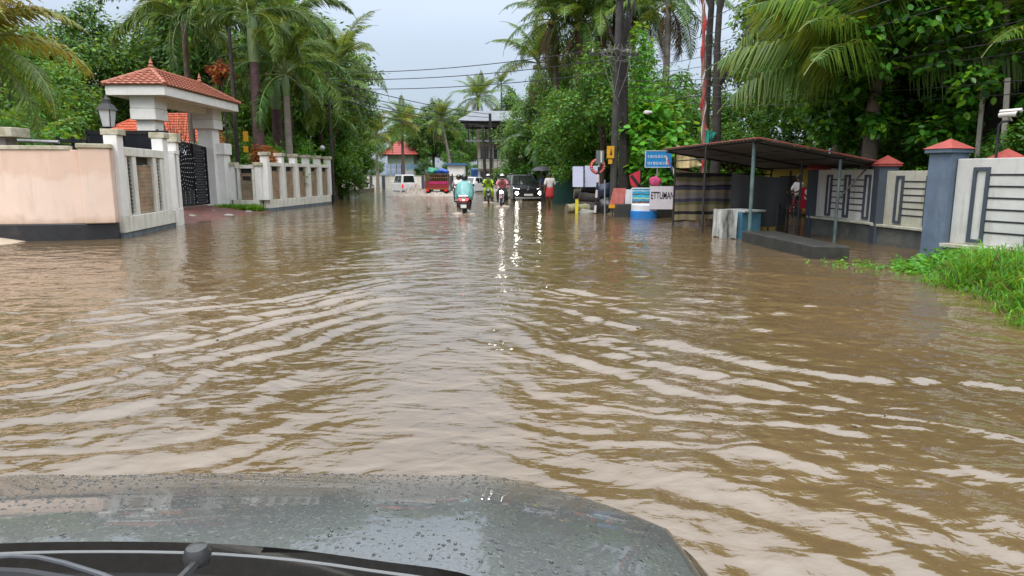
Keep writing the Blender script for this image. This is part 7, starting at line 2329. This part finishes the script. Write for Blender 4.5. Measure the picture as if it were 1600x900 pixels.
# logs and boards
def log(label, a, b, r_, bark, group=None):
    t = thing('log', label, 'log', ((a[0] + b[0]) / 2, (a[1] + b[1]) / 2, min(a[2], b[2])), 0, group)
    a, b = Vector(a), Vector(b)
    rnd = random.Random(int(a.x * 100))
    mb = MB(); mb.tube([a.lerp(b, k / 6) + Vector((0, 0, rnd.uniform(-.02, .02))) for k in range(7)], [r_ * rnd.uniform(.9, 1.08) for k in range(7)], 12); mb.build('bark', bark, t, smooth=True)
    for e, o in ((a, -1), (b, 1)):
        d_ = (b - a).normalized() * o
        mb = MB(); mb.tube([e, e + d_ * .012], r_ * .88, 12); mb.build('cut_end', M('cut_wood', (.20, .15, .10), (.12, .09, .06), 9, .8), t)
    return t
MOSSL = M('mossy_log_bark', (.30, .28, .16), (.17, .17, .08), 6, .9, dirt=(.08, .08, .05), dirt_amt=.4, bump=.02)
log('pale mossy log lying in the shallow water in front of the dark log stack', (2.18, 27.0, .16), (3.05, 27.3, .14), .20, MOSSL)
GL = 'dark logs stacked under the pale boards'
for (a, b, r_) in (((2.75, 28.3, .15), (4.1, 28.0, .15), .24), ((2.7, 28.8, .2), (4.2, 28.7, .2), .25), ((2.8, 28.4, .55), (4.1, 28.3, .50), .22), ((2.65, 28.9, .68), (4.0, 28.9, .66), .23), ((2.9, 28.5, .95), (3.9, 28.6, .88), .17), ((3.0, 27.7, .1), (3.9, 27.45, .1), .19)):
    log('dark wet log in the stack under the pale boards', a, b, r_, BARKD, GL)
rock('pale stone in the shallow water beside the dark logs', (P(917, 326, 26.4).x, 26.4, .02), .30, 3, (1.2, .7, .5))
rock('black rubbish sack slumped at the foot of the striped sign post', (3.72, 26.9, .22), .38, 7, (1, .8, .95), M('black_plastic_sack', (.012, .012, .014), None, 5, .35, bump=.01), 'rubbish_sack', 'sack')
rock('dark blue rubbish sack heaped on the sacks near the utility pole', (3.75, 27.4, .85), .34, 11, (1, .8, .9), M('blue_plastic_sack', (.025, .04, .09), None, 5, .4, bump=.01), 'rubbish_sack', 'sack')
for lab, p0, p1, Y in (('pale lilac board leaning upright on the log stack', (895, 260), (911, 292), 28.0), ('wider pale grey board leaning behind the lilac one', (914, 259), (936, 292), 28.3)):
    a, b = P(*p0, Y), P(*p1, Y)
    t = thing('pale_board', lab, 'board', ((a.x + b.x) / 2, Y, b.z))
    mb = MB(); mb.hexa([(a.x, Y - .1, b.z), (b.x, Y - .1, b.z), (b.x, Y - .07, b.z), (a.x, Y - .07, b.z)], [(a.x, Y + .05, a.z), (b.x, Y + .05, a.z), (b.x, Y + .08, a.z), (a.x, Y + .08, a.z)]); mb.build('sheet', M('lilac_board', (.50, .52, .68), (.44, .46, .60), 2, .5, dirt=(.3, .3, .35), dirt_amt=.25), t)
    mb = MB(); mb.bx(a.x, b.x, Y + .10, Y + .13, b.z + .1, b.z + .16); mb.bx(a.x, b.x, Y + .11, Y + .14, a.z - .2, a.z - .14); mb.build('batten', BARKD, t)
gh_ = thing('green_hoarding', 'dark green sheet hoarding behind the man in the red lungi', 'hoarding', (3.1, 35.5, 0))
a, b = P(862, 276, 35.5), P(904, 318, 35.5)
mb = MB(); mb.bx(a.x, b.x, 35.5, 35.53, -.1, a.z); mb.build('sheet', M('dark_green_sheet', (.012, .075, .055), (.01, .05, .04), 2, .5), gh_)
mb = MB()
for x in (a.x + .05, (a.x + b.x) / 2, b.x - .05):
    mb.tube([(x, 35.56, -.2), (x, 35.56, a.z + .06)], .03, 6)
mb.build('post', DARKST, gh_)
# mud strand on the right of the road by the man
sheet('mud_bank', lambda X, Y: -.22 + .26 * smooth01((X - 1.7 - .10 * (38 - Y)) / 1.3) + .03 * pnoise(X * 2, Y * 2), 1.0, 12, 25.2, 44, 60, 80, M('roadside_mud', (.15, .10, .06), (.09, .06, .035), 1.2, .7, bump=.02))
# camera pole and concrete post over the near wall
cc = thing('security_camera', 'white bullet security camera on a thin dark pole above the panelled wall', 'camera', (P(1560, 240, 11.2).x, 11.2, 0))
a, b = P(1560, 250, 11.2), P(1561, 196, 11.2)
mb = MB(); mb.tube([(a.x, 11.2, -.1), (b.x, 11.2, b.z), (b.x + .03, 11.17, b.z + .06), (b.x + .14, 11.12, b.z + .07)], .022, 7); mb.build('pole', DARKST, cc)
WCAM = M('white_camera_shell', (.62, .60, .55), None, 4, .4)
q0, q1 = P(1562, 180, 11.1), P(1590, 178, 10.85)
mb = MB(); mb.tube([q0, q1], .042, 12); mb.tube([q0 + Vector((0, 0, .055)), q1 + Vector((.04, -.03, .055))], [.03, .035], 4); mb.build('housing', WCAM, cc, smooth=True)
mb = MB(); mb.tube([q1, q1 + (q1 - q0).normalized() * .012], .04, 12); mb.build('lens', GLASSD, cc)
mb = MB(); mb.tube([(b.x + .14, 11.12, b.z + .07), q0.lerp(q1, .4)], .016, 6); mb.build('bracket', WCAM, cc)
a, b = P(1575, 250, 13.2), P(1575, 122, 13.2)
pole('concrete_post', 'pale concrete post rising behind the security camera', 'post', (a.x, 13.2, 0), (b.x, 13.2, b.z), .065, .06, CONC, 4)
a, b = P(1530, 250, 14.0), P(1537, 135, 14.0)
pole('concrete_post', 'shorter pale concrete post half buried in the jackfruit leaves', 'post', (a.x, 14.0, 0), (b.x, 14.0, b.z), .06, .055, CONC, 4)
# left: dark service pole with yellow plates, thin lamp pole at the fence end
lp = pole('service_pole', 'dark service pole with two yellow plates between gate post and purple palm', 'pole', (-11.75, 29.3, -.1), (-11.75, 29.3, 7.5), .10, .07, BARKD)
for p0, p1 in (((378, 205), (387, 221)), ((379, 228), (387, 238))):
    a, b = P(*p0, 29.1), P(*p1, 29.1)
    mb = MB(); mb.bx(a.x, b.x, 29.17, 29.2, b.z, a.z); mb.build('plate', YEL, lp)
l2 = pole('lamp_pole', 'thin dark lamp pole standing at the far end of the brick panel fence', 'lamp post', (-9.45, 35.9, -.3), (-9.45, 35.9, 6.9), .085, .06, BARKD)
mb = MB(); mb.tube([(-9.45, 35.85, 3.0), (-9.65, 35.8, 3.05), (-9.85, 35.8, 2.98)], .02, 6); mb.build('arm', DARKST, l2)
mb = MB(); mb.lathe([(.02, .12), (.13, .05), (.15, -.04), (.10, -.13), (.03, -.16)], (-9.9, 35.8, 2.9), 12); mb.build('lamp_globe', LGLASS, l2, smooth=True)
# poles and transformer before the grey roofed building
for (lab, x0, x1, z1) in (('slightly leaning dark pole before the grey roofed building', -2.1, -2.35, 5.4), ('dark pole with transformer before the grey roofed building', -1.62, -1.75, 6.3)):
    pq = pole('utility_pole', lab, 'pole', (x0, 55, -.3), (x1, 55, z1), .15, .11, BARKD)
    if 'transformer' in lab:
        mb = MB(); mb.bx(.35 - .5, .35 + .7, 54.8, 55.6, 1.5, 2.6); 
        for k in range(7):
            mb.bx(-.1 + k * .15, -.05 + k * .15, 54.65, 54.8, 1.6, 2.5)
        mb.build('transformer', DARKST, pq)
        mb = MB(); mb.bx(-1.9, 1.2, 54.85, 54.95, 4.4, 4.5); mb.bx(-1.8, 1.2, 54.9, 55.5, 1.3, 1.45); mb.bx(1.0, 1.16, 54.95, 55.1, -.3, 4.6); mb.build('crossarm', DARKST, pq)
# overhead wires
def wire(pts, sag, r_=.012, label='thin dark overhead wire sagging between poles', group='overhead wires'):
    mb = MB()
    out = []
    for i in range(len(pts) - 1):
        a, b = Vector(pts[i]), Vector(pts[i + 1])
        for k in range(15 if i < len(pts) - 2 else 16):
            f = k / 15
            out.append(a.lerp(b, f) - Vector((0, 0, sag * 4 * f * (1 - f))))
    mb.tube(out, r_, 5)
    return tag(mb.build('overhead_wire', BLKPL), label, 'wire', group)
UP = Vector((4.0, 26.56, 6.15))
LPT = Vector((-9.45, 35.9, 6.7))
for dx, dz, r_ in ((-.9, 0, .018), (-.4, -.35, .018), (-.2, -.8, .018)):
    wire([UP + Vector((dx, 0, dz)), LPT + Vector((0, 0, dz)), LPT + Vector((-14, 9, .6))], .25, r_, 'overhead wire crossing the open sky from pole to lamp pole', 'wires crossing the sky')
for k, (z0, z1) in enumerate(((6.25, 6.3), (6.0, 5.95), (5.7, 5.7), (5.3, 5.45), (4.9, 5.1))):
    wire([(-1.75, 55, z0), (-9.45, 35.9, z1), (-22, 40, z1 + .4)], .22 + .09 * (k % 3), .024, 'overhead wire crossing the open sky from pole to lamp pole', 'wires crossing the sky')
for k, (z0, z1) in enumerate(((6.1, 4.6), (5.7, 4.2), (5.2, 3.9), (4.9, 3.5), (4.5, 3.2), (5.9, 4.4))):
    wire([(3.95 - .12 * k, 26.6, z0), (-1.6, 55, z1)], .5, .012, 'overhead wire running down from the utility pole to the transformer pole', 'wires to the transformer pole')
for k, (px, py, Y) in enumerate(((1300, -70, 13), (1330, -40, 13), (1360, -20, 13), (1420, -10, 12.5), (1480, 10, 12.5), (1600, 60, 12), (1640, 75, 12), (1660, 120, 12), (1680, 140, 12), (1640, 20, 12))):
    wire([UP + Vector((.1 * (k % 5), 0, -.22 * k)), P(px, py, Y)], .25, .009, 'overhead wire fanning out from the utility pole over the shed', 'wires fanning over the shed')
wire([(4.0, 26.56, 8.1), P(1180, -80, 16)], .2, .009, 'overhead wire fanning out from the utility pole over the shed', 'wires fanning over the shed')
# bits of debris on the driveway and the water
for i, (x, y, z) in enumerate(((-10.6, 21.2, .0), (-10.9, 23.0, .08), (-10.2, 24.3, .02), (-11.3, 25.5, .12), (-10.4, 26.6, .03))):
    rock('small lump of rubble lying on the wet paved driveway', (x, y, z + .02), .10 + .03 * (i % 3), i + 2, (1.2, 1, .5), CONC, 'rubble', 'rubble', 2, 'rubble lumps on the driveway')

# ------------------------------------------------------------------ the car the picture is taken from
car0 = thing('grey_car', 'wet grey metallic car bonnet with black cowl nosing into the flood', 'car', (-.56, 1.0, -.25))
def bonnet_mat():
    m, nt, b = nodes_of('wet_grey_metallic')
    N, L = nt.nodes, nt.links
    tc = N.new('ShaderNodeTexCoord')
    n = N.new('ShaderNodeTexNoise'); n.inputs['Scale'].default_value = 260; L.new(tc.outputs['Object'], n.inputs['Vector'])
    r = N.new('ShaderNodeValToRGB'); r.color_ramp.elements[0].color = (.09, .095, .09, 1); r.color_ramp.elements[1].color = (.28, .29, .28, 1)
    L.new(n.outputs[0], r.inputs[0]); L.new(r.outputs[0], b.inputs['Base Color'])
    b.inputs['Metallic'].default_value = .75; b.inputs['Roughness'].default_value = .38
    b.inputs['Coat Weight'].default_value = 1.0; b.inputs['Coat Roughness'].default_value = .02; b.inputs['Coat IOR'].default_value = 1.55
    hs = None
    for sc, th, ds, seed in ((75, .30, .0012, 0), (150, .34, .0010, 3.3)):
        mp = N.new('ShaderNodeMapping'); mp.inputs['Location'].default_value = (seed, seed, 0); mp.inputs['Scale'].default_value = (1, .8, 0); L.new(tc.outputs['Object'], mp.inputs[0])
        nn = N.new('ShaderNodeTexNoise'); nn.inputs['Scale'].default_value = 30; L.new(mp.outputs[0], nn.inputs['Vector'])
        va = N.new('ShaderNodeMix'); va.data_type = 'RGBA'; va.inputs[0].default_value = .02; L.new(mp.outputs[0], va.inputs[6]); L.new(nn.outputs['Color'], va.inputs[7])
        v = N.new('ShaderNodeTexVoronoi'); v.inputs['Scale'].default_value = sc; L.new(va.outputs[2], v.inputs['Vector'])
        sx = N.new('ShaderNodeSeparateColor'); L.new(v.outputs['Color'], sx.inputs[0])
        size = N.new('ShaderNodeMapRange'); size.inputs['From Min'].default_value = .35; size.inputs['From Max'].default_value = 1; size.inputs['To Min'].default_value = 0.0; size.inputs['To Max'].default_value = th + .15; L.new(sx.outputs[0], size.inputs['Value'])
        sub = N.new('ShaderNodeMath'); sub.operation = 'SUBTRACT'; L.new(size.outputs[0], sub.inputs[0]); L.new(v.outputs['Distance'], sub.inputs[1])
        mx = N.new('ShaderNodeMath'); mx.operation = 'MAXIMUM'; mx.inputs[1].default_value = 0; L.new(sub.outputs[0], mx.inputs[0])
        sq = N.new('ShaderNodeMath'); sq.operation = 'POWER'; sq.inputs[1].default_value = .5; L.new(mx.outputs[0], sq.inputs[0])
        bp = N.new('ShaderNodeBump'); bp.inputs['Strength'].default_value = .8; bp.inputs['Distance'].default_value = ds; L.new(sq.outputs[0], bp.inputs['Height'])
        if hs: L.new(hs.outputs[0], bp.inputs['Normal'])
        hs = bp
    L.new(hs.outputs[0], b.inputs['Coat Normal'])
    return m
BON = bonnet_mat()
XC, HW = -.56, .81
def hood_z(x, y):
    d = y - .85
    r_ = abs(x - XC) / HW
    crease = .010 * math.exp(-((r_ - .62) / .10) ** 2)
    return 1.0 - .13 * d - .275 * max(0, d) ** 2 - .030 * r_ ** 2.2 - .05 * max(0, r_ - .72) ** 1.5 * 2 + crease
def rear_y(x):
    r_ = (x - XC) / HW
    return .86 - .30 * abs(r_) ** 2.4
def front_y(x):
    r_ = min(1, abs(x - XC) / HW)
    return 1.535 - .50 * r_ ** 2.3
nu, nv = 72, 44
V, F = [], []
for i in range(nu + 1):
    x = XC + HW * math.sin((i / nu * 2 - 1) * PI / 2) ** 1
    for j in range(nv + 1):
        y = rear_y(x) + (front_y(x) - rear_y(x)) * j / nv
        V.append([x, y, hood_z(x, y) ])
for i in range(nu):
    for j in range(nv):
        k = i * (nv + 1) + j
        F.append((k, k + nv + 1, k + nv + 2, k + 1))
# rolled edge round the sides and the nose
rim_ids = [j for j in range(0, nv + 1)] + [i * (nv + 1) + nv for i in range(1, nu)] + [nu * (nv + 1) + j for j in range(nv, -1, -1)]
last = rim_ids
for (o_, dz) in ((.012, -.006), (.022, -.020), (.026, -.045)):
    new = []
    for n_, idx in enumerate(rim_ids):
        p = V[idx]
        a, b = V[rim_ids[max(0, n_ - 1)]], V[rim_ids[min(len(rim_ids) - 1, n_ + 1)]]
        t_ = Vector((b[0] - a[0], b[1] - a[1], 0)).normalized()
        nrm = Vector((-t_.y, t_.x, 0))
        new.append(len(V)); V.append([p[0] + nrm.x * o_, p[1] + nrm.y * o_, p[2] + dz])
    for n_ in range(len(rim_ids) - 1):
        F.append((last[n_], last[n_ + 1], new[n_ + 1], new[n_]))
    last = new
im = inv_world(car0)
ho = bonnet_obj = np_mesh('bonnet', [tuple(im @ Vector(v)) for v in V], F, BON, car0, smooth=True)
# wings, nose and bumper below the bonnet gap
mb = MB()
out = [Vector(V[i]) for i in last]
rings = []
for (o_, dz) in ((.000, -.004), (.03, -.012), (.07, -.06), (.10, -.16), (.11, -.36), (.06, -.60), (.0, -.62)):
    ring = []
    for n_, p in enumerate(out):
        a, b = out[max(0, n_ - 1)], out[min(len(out) - 1, n_ + 1)]
        t_ = Vector((b.x - a.x, b.y - a.y, 0)).normalized()
        ring.append(p + Vector((-t_.y * o_, t_.x * o_, dz)))
    rings.append(ring)
vs = [p for r_ in rings for p in r_]
n_ = len(out)
mb.add(vs, [(i * n_ + k, i * n_ + k + 1, (i + 1) * n_ + k + 1, (i + 1) * n_ + k) for i in range(len(rings) - 1) for k in range(n_ - 1)])
mb.build('front_wings', M('grey_car_body', (.09, .095, .095), (.06, .065, .065), 40, .3, metal=.6, coat=1.0), car0, smooth=True)
for s in (-1, 1):
    mb = MB(); c = Vector((XC + s * .60, front_y(XC + s * .60) - .06, .66))
    mb.loft([[c + Vector((s * (.02 + .12 * u), .10 - .16 * u, .07 * math.sin(a) - .03)) + Vector((s * .02 * math.cos(a), .05 * math.cos(a), 0)) for a in [2 * PI * k / 10 for k in range(10)]] for u in (0, .5, 1)]); mb.build('headlight', LAMPOFF, car0, smooth=True)
mb = MB(); mb.bx(XC - .45, XC + .45, 1.66, 1.70, .50, .66)
for k in range(4):
    mb.bx(XC - .44, XC + .44, 1.70, 1.715, .51 + k * .037, .53 + k * .037)
mb.build('grille', BLKPL, car0)
# pale strip painting the bonnet's rear edge highlight, black cowl, washer jet, wiper
mb = MB()
xs = [XC + HW * (k / 30 * 2 - 1) * .99 for k in range(31)]
mb.tube([(x, rear_y(x) - .006, hood_z(x, rear_y(x)) - .012) for x in xs], .0022, 6); mb.build('bonnet_edge_highlight', M('pale_painted_highlight', (.22, .23, .23), None, 4, .4), car0)
mb = MB()
rows = []
for (dy, z) in ((-.005, .955), (-.03, .945), (-.035, .965), (-.07, .955), (-.075, .94), (-.14, .945), (-.26, .97)):
    rows.append([Vector((x, rear_y(x) + dy, z - .03 * (abs(x - XC) / HW) ** 2.2)) for x in xs])
vs = [p for r_ in rows for p in r_]
mb.add(vs, [(i * 31 + k, i * 31 + k + 1, (i + 1) * 31 + k + 1, (i + 1) * 31 + k) for i in range(len(rows) - 1) for k in range(30)])
COWL = M('black_cowl_plastic', (.012, .012, .013), None, 30, .45)
mb.build('cowl', COWL, car0)
GLT = M('blue_grey_tray', (.12, .13, .17), (.09, .10, .13), 6, .4)
mb = MB()
for (a, b) in ((235, 325), (338, 520)):
    p, q = P(a, 882, .74), P(b, 884, .74)
    mb.hexa([(p.x, .62, .955), (q.x, .62, .955), (q.x, .755, .962), (p.x + .01, .755, .962)], [(p.x, .62, .975), (q.x, .62, .975), (q.x, .755, .972), (p.x + .01, .755, .972)])
mb.build('plenum_tray', GLT, car0)
c = P(308, 868, .80)
mb = MB(); mb.lathe([(.006, -.012), (.016, -.010), (.018, .002), (.013, .012), (.004, .015)], c, 12); mb.tube([c + Vector((.004, -.01, -.004)), c + Vector((.006, -.09, .004))], [.006, .007], 6); mb.build('washer_jet', M('glossy_black_jet', (.05, .05, .05), None, 90, .2), car0, smooth=True)
mb = MB(); mb.tube([P(-60, 876, .80), P(20, 869, .79), P(60, 871, .785), P(100, 880, .775), P(160, 899, .755), P(220, 925, .73)], [.0028, .003, .0032, .0036, .004, .005], 8); mb.build('wiper_arm', M('wiper_grey', (.10, .105, .115), None, 8, .4, metal=.3), car0, smooth=True)
mb = MB(); mb.tube([P(-80, 893, .78), P(40, 899, .76), P(120, 912, .74)], .008, 6); mb.build('wiper_blade', BLKPL, car0)

# rain beads standing on the bonnet
rg = np.random.default_rng(17)
nb = 5200
cx_ = XC + HW * rg.uniform(-.97, .97, nb)
t_ = rg.random(nb)
ry = np.array([rear_y(x) for x in cx_]); fy = np.array([front_y(x) for x in cx_])
cy_ = ry + .012 + (fy - ry - .02) * t_
rad = .0009 + .0022 * rg.random(nb) ** 3.2
C0 = np.array([(x, y, hood_z(x, y)) for x, y in zip(cx_, cy_)])
e_ = 1e-3
nx_ = np.array([(hood_z(x + e_, y) - hood_z(x - e_, y)) / (2 * e_) for x, y in zip(cx_, cy_)])
ny_ = np.array([(hood_z(x, y + e_) - hood_z(x, y - e_)) / (2 * e_) for x, y in zip(cx_, cy_)])
Nn = np.stack([-nx_, -ny_, np.ones(nb)], 1); Nn /= np.linalg.norm(Nn, axis=1)[:, None]
T1 = np.cross(Nn, np.array([0, 1.0, 0])); T1 /= np.linalg.norm(T1, axis=1)[:, None]
T2 = np.cross(Nn, T1)
K8 = 8
ring_pts = []
for (rr, hh) in ((1.0, -.08), (.92, .30), (.62, .56), (.22, .68)):
    for k in range(K8):
        a = 2 * PI * k / K8
        ring_pts.append((rr * math.cos(a), rr * math.sin(a), hh))
ring_pts = np.array(ring_pts)
sx_, sy_ = rg.uniform(.8, 1.3, nb), rg.uniform(.8, 1.7, nb)
V = (C0[:, None, :] + T1[:, None, :] * (ring_pts[None, :, 0] * (rad * sx_)[:, None])[..., None] + T2[:, None, :] * (ring_pts[None, :, 1] * (rad * sy_)[:, None])[..., None]
     + Nn[:, None, :] * (ring_pts[None, :, 2] * rad[:, None])[..., None]).reshape(-1, 3)
fb = []
for i in range(3):
    for k in range(K8):
        fb.append((i * K8 + k, i * K8 + (k + 1) % K8, (i + 1) * K8 + (k + 1) % K8, (i + 1) * K8 + k))
for k in range(0, K8 - 2, 2):
    fb.append((3 * K8, 3 * K8 + k + 1, 3 * K8 + k + 2, 3 * K8 + (k + 3) % K8) if k + 3 <= K8 else (3 * K8, 3 * K8 + k + 1, 3 * K8 + k + 2, 3 * K8))
fb = np.array([f for f in fb if len(set(f)) == 4])
Fq = (np.arange(nb)[:, None, None] * (4 * K8) + fb[None]).reshape(-1, 4)
DROP = M('rain_drop', (.9, .92, .92), None, 4, .0, trans=1.0, ior=1.33)
im = np.array(inv_world(car0))
V = V @ im[:3, :3].T + im[:3, 3]
bd = np_mesh('water_beads', V, Fq, DROP, bonnet_obj, smooth=True)
tag(bd, kind='stuff')
# twigs and leaves adrift on the flood
ws = [(rng.uniform(-5, 5) * (.3 + y / 14), y, .02) for y in rng.uniform(3.2, 15, 46)]
V, F = [], []
for i, (x, y, z) in enumerate(ws):
    a, l_ = rng.uniform(0, 6.28), rng.uniform(.015, .035)
    c, s_ = math.cos(a) * l_, math.sin(a) * l_
    zz = float(wave_height(np.array([[x]]), np.array([[y]]), np.array([[.01]]))[0, 0]) + .004
    V += [(x + c, y + s_, zz), (x - s_ * .4, y + c * .4, zz + .004), (x - c, y - s_, zz), (x + s_ * .4, y - c * .4, zz + .003)]
    F.append((4 * i, 4 * i + 1, 4 * i + 2, 4 * i + 3))
tag(np_mesh('drifting_leaves', V, F, M('brown_dead_leaf', (.05, .035, .02), (.10, .06, .03), 20, .6)), kind='stuff')
